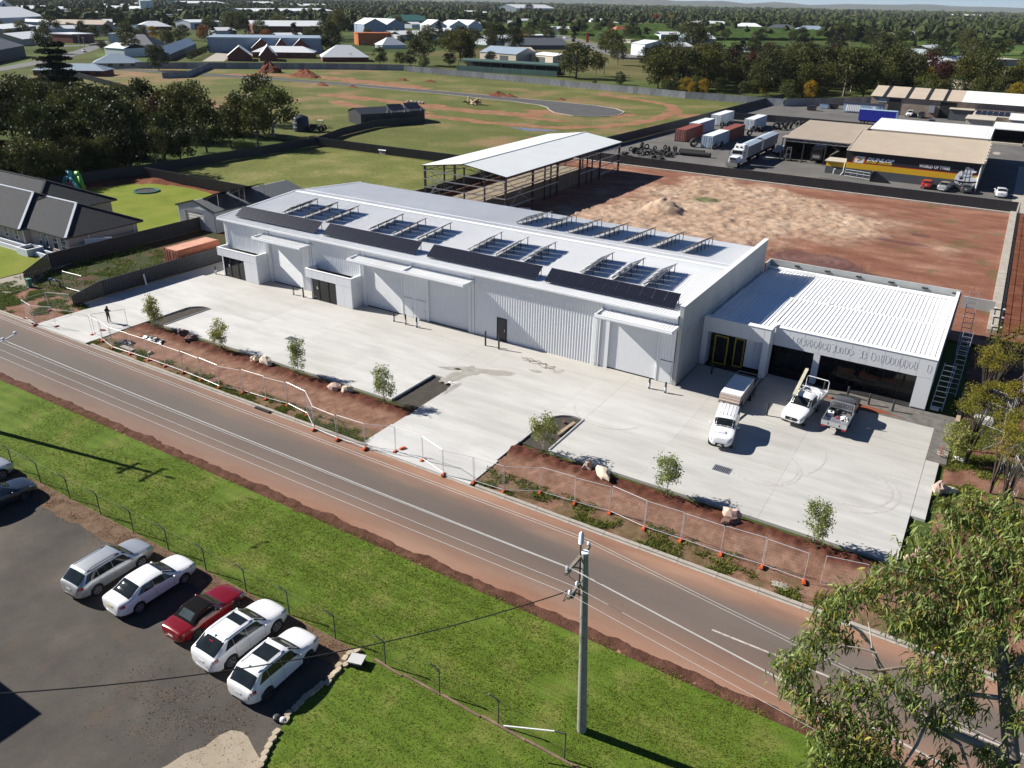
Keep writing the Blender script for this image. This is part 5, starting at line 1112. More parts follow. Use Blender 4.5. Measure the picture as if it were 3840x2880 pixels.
def planter(x0, x1, y0, y1, h, label):
 p_ = thing('planter_box', label, 'planter', (x0, y0, 0), group=None)
 wpart('planter_wall', MB().bx(x0, y0, -.1, x1, y0 + .22, h).bx(x0, y1 - .22, -.1, x1, y1, h).bx(x0, y0 + .22, -.1, x0 + .22, y1 - .22, h).bx(x1 - .22, y0 + .22, -.1, x1, y1 - .22, h), PLANTERW, p_); wpart('planter_soil', MB().bx(x0 + .22, y0 + .22, -.1, x1 - .22, y1 - .22, h - .35), DARKSOIL, p_)
planter(-99.5, -93.9, 49.7, 50.9, .5, 'long low white planter nearest the driveway'); planter(-102.0, -99.6, 48.9, 51.0, .85, 'square taller white planter in front of the house'); planter(-116, -102.1, 49.6, 50.8, .5, 'long low white planter left of the square one')
sf = thing('side_gate', 'white vertical board gate closing the side of the house', 'gate', (-94.9, 54, 0))
for i in range(12): wpart('gate_board', MB().bar((-95.3 + i * .17, 53.9 + i * .2, .95), (-95.3 + (i + 1) * .17 - .012, 53.9 + (i + 1) * .2 - .015, .95), .03, 1.75), WHITEWALL, sf)
wpart('gate_frame', MB().bar((-95.3, 53.9, 1.83), (-93.26, 56.3, 1.83), .08, .06), WHITEWALL, sf)
gs = thing('garage_shed', 'grey steel garage shed with dark gable roof and tilted solar panels', 'shed', (-95.4, 69.4, 0))
GX0, GX1, GY0, GY1 = -97.5, -89.7, 69.3, 86.2
mb = MB(); corr(mb, (GX0 + .1, GY0, 0), (1, 0, 0), (0, 0, 1), (0, -1, 0), 1.6, 2.9); corr(mb, (GX0 + 5.3, GY0, 0), (1, 0, 0), (0, 0, 1), (0, -1, 0), 2.3, 2.9); corr(mb, (GX0 + 1.7, GY0, 2.4), (1, 0, 0), (0, 0, 1), (0, -1, 0), 3.6, .5)
GREYSH = paint('grey_garage_sheet', (.50, .515, .525), .5, var=.05); wpart('front_wall', mb, GREYSH, gs)
wpart('front_gable', MB().face([(GX0 + .1, GY0, 2.9), (GX1 - .1, GY0, 2.9), ((GX0 + GX1) / 2, GY0, 4.0)]), GREYSH, gs)
mb = MB(); corr(mb, (GX1 - .1, GY0, 0), (0, 1, 0), (0, 0, 1), (1, 0, 0), GY1 - GY0, 2.9); wpart('side_wall', mb, GREYSH, gs); mb = MB(); corr(mb, (GX0 + .1, GY1, 0), (0, -1, 0), (0, 0, 1), (-1, 0, 0), GY1 - GY0, 2.9); wpart('side_wall', mb, GREYSH, gs)
mb = MB(); corr(mb, (GX0 + 1.7, GY0 + .08, .02), (0, 0, 1), (1, 0, 0), (0, -1, 0), 2.38, 3.6, .4, .02); wpart('garage_door', mb, paint('cream_door', (.55, .54, .50), .5), gs)
for xa, xb in ((GX0 - .1, -93.6), (GX1 + .1, -93.6)):
 mb = MB(); s = 1 if xa < xb else -1
 corr(mb, (xa, GY0 - .15 if s < 0 else GY1 + .15, 2.9), (0, -s, 0), (xb - xa, 0, 1.1), (-1.1 * s, 0, abs(xb - xa)), GY1 - GY0 + .3, math.hypot(xb - xa, 1.1), .3, .03);
 mb.v = [(x, y if s > 0 else 2 * (GY0 - .15) + (GY1 - GY0 + .3) - y, z) for x, y, z in mb.v]
 wpart('roof', mb, CHARCOAL if False else paint('slate_grey_roof', (.085, .095, .105), .4), gs)
wpart('barge', MB().bar((GX0 - .1, GY0 - .16, 2.9), (-93.6, GY0 - .16, 4.02), .06, .22).bar((-93.6, GY0 - .16, 4.02), (GX1 + .1, GY0 - .16, 2.9), .06, .22).bar((GX1 + .12, GY0 - .16, 2.86), (GX1 + .12, GY1, 2.86), .1, .14), CHARCOAL, gs)
GP = (MB().bx(0, 0, 0, 1.9, 1.0, .03).mesh('solar_panel', PV), None)
for j, y0 in enumerate((70.6, 75.2)):
 a = thing('solar_array', ('nearer', 'farther')[j] + ' tilted solar array on the dark roof of the grey garage shed', 'solar array', (-92.6, y0, 3.75), group='solar arrays on the garage shed')
 for r_ in range(2):
  for k in range(4): o = lpart('solar_panel', GP[0], None, a, loc=(-1.2 + r_ * 1.72, k * 1.02, .15 + r_ * .62)); o.rotation_euler = (0, -R(20), 0)
 lpart('leg', MB().bar((2.1, .2, -.75), (2.1, .2, 1.25), .05, .05).bar((2.1, 3.9, -.75), (2.1, 3.9, 1.25), .05, .05).bar((-1.2, .2, -.05), (2.2, .2, 1.2), .05, .05).bar((-1.2, 3.9, -.05), (2.2, 3.9, 1.2), .05, .05), ALU, a)
tp = thing('trampoline', 'round sunken trampoline with green edge pad on the back lawn', 'trampoline', (-119.6, 79.8, 0)); k = [(2.05 * math.cos(a * math.pi / 14), 2.05 * math.sin(a * math.pi / 14)) for a in range(28)]
lpart('mat', MB().prism([(x * .8, y * .8) for x, y in k], .02, .12), BLACK, tp); lpart('edge_pad', MB().lathe((0, 0, .12), [(1.66, 0), (1.7, .09), (2.02, .09), (2.06, 0), (2.06, -.12)], 28), paint('pad_green', (.03, .13, .10), .5), tp, True)
sl_ = thing('inflatable_slide', 'colourful inflatable slide with turquoise arch and lime green hump', 'inflatable slide', (-129.5, 73.6, 0))
TURQ = paint('turquoise_vinyl', (.10, .46, .50), .4); LIME = paint('lime_vinyl', (.16, .50, .08), .4); ORV = paint('orange_vinyl', (.6, .25, .05), .4); PINK = paint('pink_vinyl', (.55, .18, .22), .4)
lpart('arch', MB().path([(-1.9, -.6, 0), (-1.7, -.6, 1.3), (-.8, -.6, 2.1), (.3, -.6, 2.1), (1.1, -.6, 1.4), (2.4, -.6, .2)], .3, 10), TURQ, sl_, 'all'); lpart('hump', MB().path([(-.2, .5, .2), (.1, .5, 2.2), (.6, .5, 2.9), (1.2, .5, 2.4), (1.6, .5, .3)], .33, 10), LIME, sl_, 'all')
lpart('bed', MB().bx(-3.2, -1.2, 0, 1.2, 1.2, .7), ORV, sl_); lpart('slide_wall', MB().bx(-.7, -.95, .2, 1.0, -.75, 1.5), PINK, sl_); lpart('tower', MB().path([(-.9, .2, .5), (-.9, .2, 3.0)], .35, 10).path([(-.9, .2, 2.6), (-1.5, .2, 2.9)], .3, 8), TURQ, sl_, 'all')
# dark garage in the far paddock
dg = thing('garage_shed', 'black steel garage with tilted solar panels alone in the far paddock', 'shed', (-142, 168, 0), R(64))
lpart('wall', MB().bx(-9, -4.2, 0, 9, 4.2, 2.8), CHARCOAL, dg); lpart('roof', MB().quad((-9.3, -4.5, 2.8), (9.3, -4.5, 2.8), (9.3, 0, 3.9), (-9.3, 0, 3.9)).quad((-9.3, 0, 3.9), (9.3, 0, 3.9), (9.3, 4.5, 2.8), (-9.3, 4.5, 2.8)).face([(-9, -4.2, 2.8), (-9, 4.2, 2.8), (-9, 0, 3.8)]).face([(9, -4.2, 2.8), (9, 4.2, 2.8), (9, 0, 3.8)]), CHARCOAL, dg)
for x in (-6.5, -2.2, 2.2): lpart('garage_door', MB().bx(x - 1.4, -4.26, .05, x + 1.4, -4.202, 2.3), paint('dark_door', (.022, .024, .026), .5), dg)
for j in range(2):
 a = thing('solar_array', ('left', 'right')[j] + ' tilted solar array on the black garage in the far paddock', 'solar array', (-139.5 + j * 1.3, 167.5 + j * 5.2, 3.2), R(64), group='solar arrays on the black garage')
 for k in range(4): o = lpart('solar_panel', GP[0], None, a, loc=(-2 + k * 1.02, -3.2, .2), rz=0); o.rotation_euler = (R(25), 0, R(0)); o.scale = (.53, 3.0, 1)
 lpart('leg', MB().bar((-1.8, -.6, -.4), (-1.8, -.6, 1.3), .06, .06).bar((1.8, -.6, -.4), (1.8, -.6, 1.3), .06, .06).bar((-1.8, -3.1, -.5), (-1.8, -3.1, .3), .06, .06).bar((1.8, -3.1, -.5), (1.8, -3.1, .3), .06, .06), ALU, a)
# house at the bottom left, outside the frame, whose roof throws the dark shadow on the car park
oh = thing('office_house', 'brick office building at the bottom left whose roof shades the car park', 'building', (-50, 2, 0))
wpart('wall', MB().bx(-62, -10, -.1, -39.7, 8.6, 5.2), BRICKP, oh); mb, E_, c = hiproof(-62.6, -39.1, -10.6, 9.2, 5.35, R(12)); wpart('roof', mb, TILE, oh); wpart('gutter', MB().bx(-39.25, -10.6, 5.2, -39.1, 9.2, 5.36).bx(-62.6, 9.05, 5.2, -39.25, 9.2, 5.36), CHARCOAL, oh)
# ================================================================ vehicles
ORD = ['first', 'second', 'third', 'fourth', 'fifth', 'sixth', 'seventh', 'eighth', 'ninth', 'tenth', 'eleventh', 'twelfth', 'thirteenth', 'fourteenth', 'fifteenth', 'sixteenth', 'seventeenth', 'eighteenth', 'nineteenth', 'twentieth',
       'twenty-first', 'twenty-second', 'twenty-third', 'twenty-fourth', 'twenty-fifth', 'twenty-sixth', 'twenty-seventh', 'twenty-eighth', 'twenty-ninth', 'thirtieth', 'thirty-first', 'thirty-second', 'thirty-third']
def carpaint(name, c, metal=0.0, rough=.32):
 mt, t, p = _nt(name); co = _coord(t)
 t.links.new(_ramp(t, _noise(t, co, 1.1, 5), [(.3, [x * .95 for x in c]), (.7, c)]), p.inputs['Base Color'])
 p.inputs['Metallic'].default_value = metal; p.inputs['Roughness'].default_value = rough; p.inputs['Coat Weight'].default_value = .8; p.inputs['Coat Roughness'].default_value = .06
 return mt
CW = carpaint('white_car_paint', (.76, .77, .78)); CS = carpaint('silver_car_paint', (.50, .52, .54), .55, .35); CRED = carpaint('red_car_paint', (.19, .004, .008), .1, .25); CNAVY = carpaint('dark_navy_car_paint', (.022, .028, .040), .3)
CGREY = carpaint('grey_car_paint', (.09, .095, .10), .4); CBRED = carpaint('bright_red_car_paint', (.42, .02, .02)); CBLACK = carpaint('black_car_paint', (.02, .02, .022), .2)
TYRE = paint('tyre_rubber', (.016, .016, .017), .8, var=.2); RIM = paint('alloy_rim', (.42, .43, .45), .35, .6, var=.1); RIMD = paint('dark_alloy_rim', (.10, .10, .105), .35, .5)
LAMP = paint('tail_lamp_red', (.35, .012, .015), .2); HEAD = paint('headlamp_lens', (.38, .42, .46), .12); CHROME = paint('chrome', (.7, .7, .72), .12, 1.0)
CGLASS = glassy('car_glass', (.014, .018, .020), .05); CANVAS = paint('canvas_top', (.008, .008, .009), .95, spec=.05); PLATE = paint('number_plate', (.72, .72, .66), .5); PLATEY = paint('yellow_plate', (.62, .5, .12), .5)
def pw(pts, x):
 if x <= pts[0][0]: return pts[0][1]
 n = len(pts)
 for i in range(n - 1):
  (xa, ya), (xb, yb) = pts[i], pts[i + 1]
  if x <= xb:
   h = xb - xa; u = (x - xa) / h; d = (yb - ya) / h
   def sl(k):
    if k <= 0 or k >= n - 1: return d
    a = (pts[k][1] - pts[k - 1][1]) / (pts[k][0] - pts[k - 1][0]); b = (pts[k + 1][1] - pts[k][1]) / (pts[k + 1][0] - pts[k][0])
    return 0 if a * b <= 0 else 2 * a * b / (a + b)
   m0, m1 = sl(i) * h, sl(i + 1) * h
   return ya * (2 * u ** 3 - 3 * u * u + 1) + m0 * (u ** 3 - 2 * u * u + u) + yb * (3 * u * u - 2 * u ** 3) + m1 * (u ** 3 - u * u)
 return pts[-1][1]
def wheel_meshes(r, wd, rim, spokes=5):
 t_ = MB().lathe((0, 0, 0), [(r * .62, -wd / 2 + .01), (r * .9, -wd / 2), (r, -wd / 2 + .04), (r, wd / 2 - .04), (r * .9, wd / 2), (r * .62, wd / 2 - .01)], 22, 'y').mesh('wheel', TYRE, None, True)
 m_ = MB().lathe((0, 0, 0), [(r * .64, wd / 2 - .03), (r * .66, wd / 2 + .004), (r * .58, wd / 2 + .004), (r * .56, wd / 2 - .06)], 22, 'y').lathe((0, 0, 0), [(.02, wd / 2 + .0), (r * .16, wd / 2 - .0), (r * .17, wd / 2 - .04)], 10, 'y')
 for k in range(spokes):
  a = 2 * math.pi * k / spokes
  for d in (-.13, .13): m_.bar((r * .12 * math.cos(a + d), wd / 2 - .02, r * .12 * math.sin(a + d)), (r * .6 * math.cos(a + d * .7), wd / 2 - .012, r * .6 * math.sin(a + d * .7)), .035, .045)
 d_ = MB().lathe((0, 0, 0), [(.0, wd / 2 - .09), (r * .6, wd / 2 - .09)], 16, 'y').mesh('brake_disc', CHARCOAL)
 return t_, m_.mesh('rim', rim), d_
class Car:
 """s: L length, W width, top [(x from rear, z)], belt [(x,z)], hw [(x, half width)], g = greenhouse x: (rear glass foot, rear glass head, screen head, screen foot), wheels (rear x, front x, r)"""
 def __init__(c, s): c.s = s; c.off = -s['L'] / 2
 def sec(c, x):
  s = c.s; zt = pw(s['top'], x); zb = pw(s.get('sill', [(0, .36), (.5, .22), (s['L'] - .6, .22), (s['L'], .30)]), x); bl = min(pw(s['belt'], x), zt - .03); hw = pw(s['hw'], x)
  H_ = max(z for _, z in s['top']); t_ = max(0, min(1, (zt - bl) / (H_ - bl + .01))); t_ = t_ * t_ * (3 - 2 * t_) if t_ < .999 else 1
  wr = hw * s.get('tumble', .76); za = zb
  for xw in s['wheels'][:2]:
   ra = s['wheels'][2] * 1.13; d = abs(x - xw)
   if d < ra: za = max(za, s['wheels'][2] + math.sqrt(ra * ra - d * d))
  m_ = zb + .5 * (bl - zb)
  p6y = hw * .84 + (wr - hw * .84) * t_; p6z = bl + (zt - bl) * (.55 + .33 * t_)
  return [(0, za), (hw * .84, za), (hw * .965, max(za, zb + .10)), (hw, max(m_, za + .02)), (hw * .985, max(bl - .10, za + .03)), (hw * .945, max(bl, za + .04)), (p6y, p6z), (p6y * .80, zt - .025 * (1 - .2 * t_)), (p6y * .4, zt - .004), (0, zt)]
 def pt(c, x, j, side=1):
  P = c.sec(x); i = min(int(j), len(P) - 2); u = j - i
  return (x + c.off, side * (P[i][0] + (P[i + 1][0] - P[i][0]) * u), P[i][1] + (P[i + 1][1] - P[i][1]) * u)
 def stations(c):
  s = c.s; L = s['L']; X = {0, .03, .10, .22, L - .22, L - .10, L - .03, L}
  for xw in s['wheels'][:2]:
   ra = s['wheels'][2] * 1.13
   for k in range(13): X.add(round(xw - ra * math.cos(math.pi * k / 12), 3))
   X.add(xw - ra - .02); X.add(xw + ra + .02)
  for lst in ('top', 'belt', 'hw'):
   for x, _ in s[lst]: X.add(round(x, 3))
  x = .35
  while x < L - .3: X.add(round(x, 2)); x += .13
  X = sorted(v for v in X if 0 <= v <= L); o = [X[0]]
  for v in X[1:]:
   if v - o[-1] > .012: o.append(v)
  return o
 def body(c):
  mb = MB(); X = c.stations(); n = 10; full = 2 * n - 2
  for x in X:
   P = c.sec(x); ring = [(y, z) for y, z in P] + [(-y, z) for y, z in P[-2:0:-1]]
   mb.v += [(x + c.off, y, z) for y, z in ring]
  for i in range(len(X) - 1):
   for k in range(full):
    k2 = (k + 1) % full; mb.f.append((i * full + k, (i + 1) * full + k, (i + 1) * full + k2, i * full + k2))
  mb.f.append(tuple(range(full))); mb.f.append(tuple((len(X) - 1) * full + full - 1 - k for k in range(full)))
  return mb
 def patch(c, x0, x1, j0, j1, side=1, off=.006, nx=8, nj=3, x0t=None, x1t=None, mb=None):
  mb = mb or MB(); n0 = len(mb.v); x0t = x0 if x0t is None else x0t; x1t = x1 if x1t is None else x1t
  for a in range(nx + 1):
   for b in range(nj + 1):
    v = b / nj; xa, xb = x0 + (x0t - x0) * v, x1 + (x1t - x1) * v; x = xa + (xb - xa) * a / nx
    j = j0 + (j1 - j0) * v; q = Vector(c.pt(x, j, side)); e = .02
    tx = Vector(c.pt(min(x + e, c.s['L']), j, side)) - Vector(c.pt(max(0, x - e), j, side)); tj = Vector(c.pt(x, min(8.999, j + .2), side)) - Vector(c.pt(x, j - .2, side))
    nn = tj.cross(tx) * side
    if nn.length > 1e-9: nn.normalize(); q = q + nn * off
    mb.v.append(tuple(q))
  for a in range(nx):
   for b in range(nj):
    k = n0 + a * (nj + 1) + b; f = (k, k + nj + 1, k + nj + 2, k + 1); mb.f.append(f[::-1] if side > 0 else f)
  return mb
 def both(c, *a, **k): return c.patch(*a, side=-1, mb=c.patch(*a, **k), **k)
def build_car(spec, mat, label, loc, rz, group=None, name='parked_car', rim=None, cat='car'):
 c = Car(spec); s = spec; L = s['L']; t_ = thing(name, label, cat, loc, rz, group)
 lpart('body', c.body(), mat, t_, 38); g_ = s['g']
 if not s.get('softtop'):
  lpart('rear_window', c.both(g_[0] + .05, g_[1] - .03, 6.25, 9.0, nx=5, nj=4), CGLASS, t_, True)
 lpart('windscreen', c.both(g_[2] + .04, g_[3] - .05, 6.15, 9.0, nx=6, nj=5), CGLASS, t_, True)
 for side in (1, -1):
  for (xa, xb, xta, xtb) in s['win']: lpart('side_window', c.patch(xa, xb, 5.12, 5.9, side, nx=6, nj=2, x0t=xta, x1t=xtb), CGLASS, t_, True)
  lpart('headlight', c.patch(L - s.get('hl', .55), L - .06, 4.25, 5.6, side, nx=4, nj=2), HEAD, t_, True)
  lpart('tail_light', c.patch(.012, s.get('tl', .34), 3.8, 5.05, side, nx=4, nj=2), LAMP, t_, True)
  zb = pw(s['belt'], g_[3] - .35); yw = pw(s['hw'], g_[3] - .3)
  lpart('mirror', MB().blob((g_[3] - .38 + c.off, side * (yw + .10), zb + .07), .07, .12, .08, 1, 0), s.get('mirror', mat), t_, 'all')
  for x in s.get('seams', ()):
   mb = MB();
   for k in range(8): mb.bar(Vector(c.pt(x, 2.2 + 2.7 * k / 8, side)) + Vector((0, side * .001, 0)), Vector(c.pt(x, 2.2 + 2.7 * (k + 1) / 8, side)) + Vector((0, side * .001, 0)), .008, .008)
   lpart('door_seam', mb, CHARCOAL, t_)
 tm, rm, dm = wheel_meshes(s['wheels'][2], .22, rim or RIM, s.get('spokes', 5))
 for xw in s['wheels'][:2]:
  for side in (1, -1):
   w_ = lpart('wheel', tm, None, t_, loc=(xw + c.off, side * (pw(s['hw'], xw) - .115), s['wheels'][2]), rz=0 if side > 0 else math.pi)
   lpart('rim', rm, None, w_); lpart('brake_disc', dm, None, w_)
 yv = pw(s['hw'], L); zf = pw(s['belt'], L) - .08
 lpart('grille', MB().bx(L / 2 - .02, -yv * .6, zf - .22, L / 2 + .012, yv * .6, zf).bx(L / 2 - .02, -yv * .8, .3, L / 2 + .012, yv * .8, .42), BLACK, t_)
 lpart('badge', MB().bx(L / 2 + .012, -.07, zf - .14, L / 2 + .024, .07, zf - .05), CHROME, t_)
 lpart('number_plate', MB().bx(L / 2 + .012, -.18, .40, L / 2 + .02, .18, .50), PLATE, t_)
 zr_ = s.get('plate_z', .72); lpart('number_plate', MB().bx(-L / 2 - .012, -.18, zr_, -L / 2 - .002, .18, zr_ + .11), s.get('plate', PLATE), t_)
 lpart('rear_bumper', MB().bx(-L / 2 - .008, -yv * .8, .30, -L / 2 + .03, yv * .8, .42), s.get('bumper', CHARCOAL), t_)
 if 'rails' in s:
  for side in (1, -1): lpart('roof_rail', MB().path([Vector(c.pt(s['rails'][0] + (s['rails'][1] - s['rails'][0]) * k / 6, 6.95, side)) + Vector((0, 0, .045 if 0 < k < 6 else .0)) for k in range(7)], .02, 5), s.get('railmat', CHARCOAL), t_)
 if 'sunroof' in s: lpart('sunroof', c.both(s['sunroof'][0], s['sunroof'][1], 7.1, 9.0, nx=3, nj=3), CGLASS, t_, True)
 if 'aerial' in s: lpart('aerial', MB().rbx((s['aerial'] + c.off, 0, pw(s['top'], s['aerial']) - .01), .16, .04, .09, 0, .3), mat, t_)
 if 'wiper' in s: pass
 if 'spoiler' in s: lpart('brake_light', MB().bx(s['spoiler'] + c.off - .02, -.13, pw(s['top'], s['spoiler']) + .0, s['spoiler'] + c.off + .04, .13, pw(s['top'], s['spoiler']) + .02), LAMP, t_)
 return t_, c
HW = lambda L, w: [(0, w * .70), (.04, w * .80), (.14, w * .90), (.35, w * .965), (.8, w), (L - 1.1, w), (L - .6, w * .975), (L - .3, w * .90), (L - .1, w * .77), (L, w * .60)]
WAGON = dict(L=4.82, W=1.84, top=[(0, .74), (.05, .98), (.14, 1.08), (.70, 1.51), (.8, 1.585), (1.6, 1.62), (2.5, 1.60), (2.85, 1.56), (3.55, 1.08), (3.7, 1.04), (4.4, .95), (4.72, .83), (4.82, .66)], belt=[(0, .98), (.8, 1.03), (2.6, .97), (3.5, .94), (4.5, .86), (4.82, .64)], hw=HW(4.82, .92),
 g=(.12, .72, 2.85, 3.58), wheels=(1.02, 3.765, .345), win=[(.46, 1.29, .74, 1.29), (1.31, 2.15, 1.31, 2.15), (2.17, 3.28, 2.17, 2.92)], rails=(.75, 2.75), seams=(1.3, 2.16, 3.2), bumper=CHARCOAL)
SEDAN = dict(L=4.82, W=1.82, top=[(0, .70), (.06, 1.00), (.15, 1.07), (.62, 1.10), (1.35, 1.41), (1.7, 1.46), (2.3, 1.47), (2.75, 1.43), (3.55, 1.03), (3.7, 1.0), (4.4, .90), (4.72, .78), (4.82, .62)], belt=[(0, .94), (.8, .98), (2.6, .92), (3.5, .90), (4.5, .82), (4.82, .60)], hw=HW(4.82, .91),
 g=(.60, 1.42, 2.72, 3.58), wheels=(1.05, 3.825, .33), win=[(1.08, 2.08, 1.5, 2.08), (2.10, 3.28, 2.10, 2.84)], seams=(1.25, 2.09, 3.2), plate=PLATEY, bumper=CW, plate_z=.74)
ROAD_ = dict(L=4.24, W=1.78, top=[(0, .66), (.07, .86), (.2, .90), (.75, .91), (1.30, 1.20), (1.5, 1.25), (1.95, 1.27), (2.2, 1.24), (2.75, .92), (2.9, .88), (3.7, .80), (4.1, .66), (4.24, .52)], belt=[(0, .80), (.7, .84), (2.6, .80), (3.6, .74), (4.24, .50)], hw=HW(4.24, .88),
 g=(.78, 1.3, 2.2, 2.78), wheels=(.93, 3.42, .32), win=[(1.55, 2.5, 1.6, 2.25)], seams=(1.5, 2.5), softtop=1, hl=.5, bumper=CRED, plate_z=.5)
SUVA = dict(L=4.86, W=1.93, top=[(0, .76), (.08, 1.04), (.2, 1.14), (.95, 1.57), (1.1, 1.62), (1.8, 1.66), (2.4, 1.645), (2.75, 1.60), (3.45, 1.14), (3.6, 1.10), (4.4, .98), (4.76, .84), (4.86, .64)], belt=[(0, 1.06), (.8, 1.14), (2.6, 1.04), (3.5, 1.0), (4.5, .88), (4.86, .62)], hw=HW(4.86, .965),
 g=(.18, .95, 2.72, 3.5), wheels=(.98, 3.86, .39), win=[(.78, 1.33, 1.12, 1.33), (1.35, 2.13, 1.35, 2.13), (2.15, 3.14, 2.15, 2.84)], rails=(.9, 2.7), railmat=CW, sunroof=(2.05, 2.55), seams=(1.34, 2.14, 3.1), spoiler=.72, bumper=CW, aerial=1.0)
SUVB = dict(L=4.60, W=1.86, top=[(0, .80), (.06, 1.02), (.16, 1.12), (.68, 1.58), (.8, 1.65), (1.6, 1.69), (2.3, 1.67), (2.62, 1.62), (3.3, 1.14), (3.45, 1.10), (4.2, .98), (4.5, .86), (4.60, .66)], belt=[(0, 1.04), (.8, 1.12), (2.5, 1.02), (3.3, .98), (4.3, .88), (4.60, .64)], hw=HW(4.60, .93),
 g=(.14, .68, 2.58, 3.34), wheels=(.92, 3.58, .36), win=[(.58, 1.17, .95, 1.17), (1.19, 1.98, 1.19, 1.98), (2.0, 3.0, 2.0, 2.70)], sunroof=(1.45, 2.3), seams=(1.18, 1.99, 2.96), aerial=.85, rails=(.8, 2.4), railmat=CW)
HATCH = dict(L=4.1, W=1.74, top=[(0, .8), (.05, 1.0), (.12, 1.06), (.5, 1.40), (.8, 1.47), (1.5, 1.5), (2.1, 1.47), (2.35, 1.43), (3.05, 1.02), (3.2, .98), (3.8, .88), (4.02, .76), (4.1, .6)], belt=[(0, .96), (.8, 1.0), (2.3, .94), (3.0, .9), (3.9, .8), (4.1, .58)], hw=HW(4.1, .87),
 g=(.1, .52, 2.35, 3.08), wheels=(.78, 3.32, .31), win=[(.55, 1.05, .75, 1.05), (1.12, 1.8, 1.12, 1.8), (1.88, 2.75, 1.88, 2.42)], seams=(1.1, 1.85, 2.7))
UP = math.pi / 2
build_car(WAGON, CS, 'silver station wagon with black roof rails in the row facing the chain wire', (-37.22, 18.33, -.02), UP + .03, 'cars parked in a row on the car park', rim=RIM)
build_car(SEDAN, CW, 'white sedan with long boot parked between the silver wagon and the red convertible', (-34.06, 18.72, -.02), UP - .02, 'cars parked in a row on the car park')
rc, c_ = build_car(ROAD_, CRED, 'dark red two-seat convertible with a black cloth roof', (-29.92, 18.9, -.02), UP, 'cars parked in a row on the car park', rim=RIMD)
mb = c_.both(.80, 2.2, 5.35, 9.0, off=.018, nx=12, nj=8); lpart('cloth_roof', mb, CANVAS, rc, True)
mb = c_.both(.92, 1.28, 7.4, 9.0, off=.026, nx=4, nj=3); lpart('rear_window', mb, REFL, rc, True)
build_car(SUVA, CW, 'white rounded crossover with a small square sunroof beside the red convertible', (-27.0, 18.78, -.02), UP - .015, 'cars parked in a row on the car park', spec_ if False else 'parked_car')
build_car(SUVB, CW, 'white crossover with a long black glass roof parked beside the lawn edge', (-24.08, 18.28, -.02), UP + .02, 'cars parked in a row on the car park', rim=RIMD)
build_car(dict(SEDAN, plate=PLATE, bumper=CNAVY), CNAVY, 'dark navy sedan cut by the left edge of the picture', (-49.3, 18.4, -.02), UP - .06, 'cars parked in a row on the car park', rim=RIMD)
build_car(dict(SUVA, bumper=CS), CS, 'silver car nose just showing at the left edge behind the dark sedan', (-52.95, 18.9, -.02), UP - .03, 'cars parked in a row on the car park')
# white wagon ahead of the trailer
FWAG = dict(L=4.9, W=1.82, top=[(0, .9), (.05, 1.1), (.1, 1.2), (.42, 1.72), (.6, 1.78), (1.9, 1.80), (2.6, 1.76), (2.85, 1.70), (3.35, 1.20), (3.5, 1.16), (4.5, 1.08), (4.8, .98), (4.9, .72)], belt=[(0, 1.12), (1, 1.16), (3.4, 1.1), (4.6, 1.0), (4.9, .7)], hw=HW(4.9, .90), sill=[(0, .5), (.5, .38), (4.3, .38), (4.9, .45)],
 g=(.08, .42, 2.82, 3.38), wheels=(1.0, 4.05, .37), win=[(.35, 1.15, .45, 1.15), (1.22, 1.95, 1.22, 1.95), (2.03, 3.1, 2.03, 2.85)], tumble=.84, seams=(1.2, 2.0, 3.0), hl=.35)
fw, c_ = build_car(FWAG, CW, 'white four-wheel-drive wagon facing the road and towing the loaded trailer', (-13.28, 53.1, 0), -UP + .18, rim=RIM, name='parked_wagon')
lpart('roof_ribs', MB().bx(-1.8, -.55, 1.74, 0, -.50, 1.792).bx(-1.8, -.3, 1.76, 0, -.25, 1.805).bx(-1.8, -.03, 1.76, 0, .03, 1.81).bx(-1.8, .25, 1.76, 0, .3, 1.805).bx(-1.8, .5, 1.74, 0, .55, 1.792), CW, fw); lpart('bonnet_scoop', MB().rbx((1.62, 0, 1.12), .3, .55, .07, 0, .8), CW, fw)
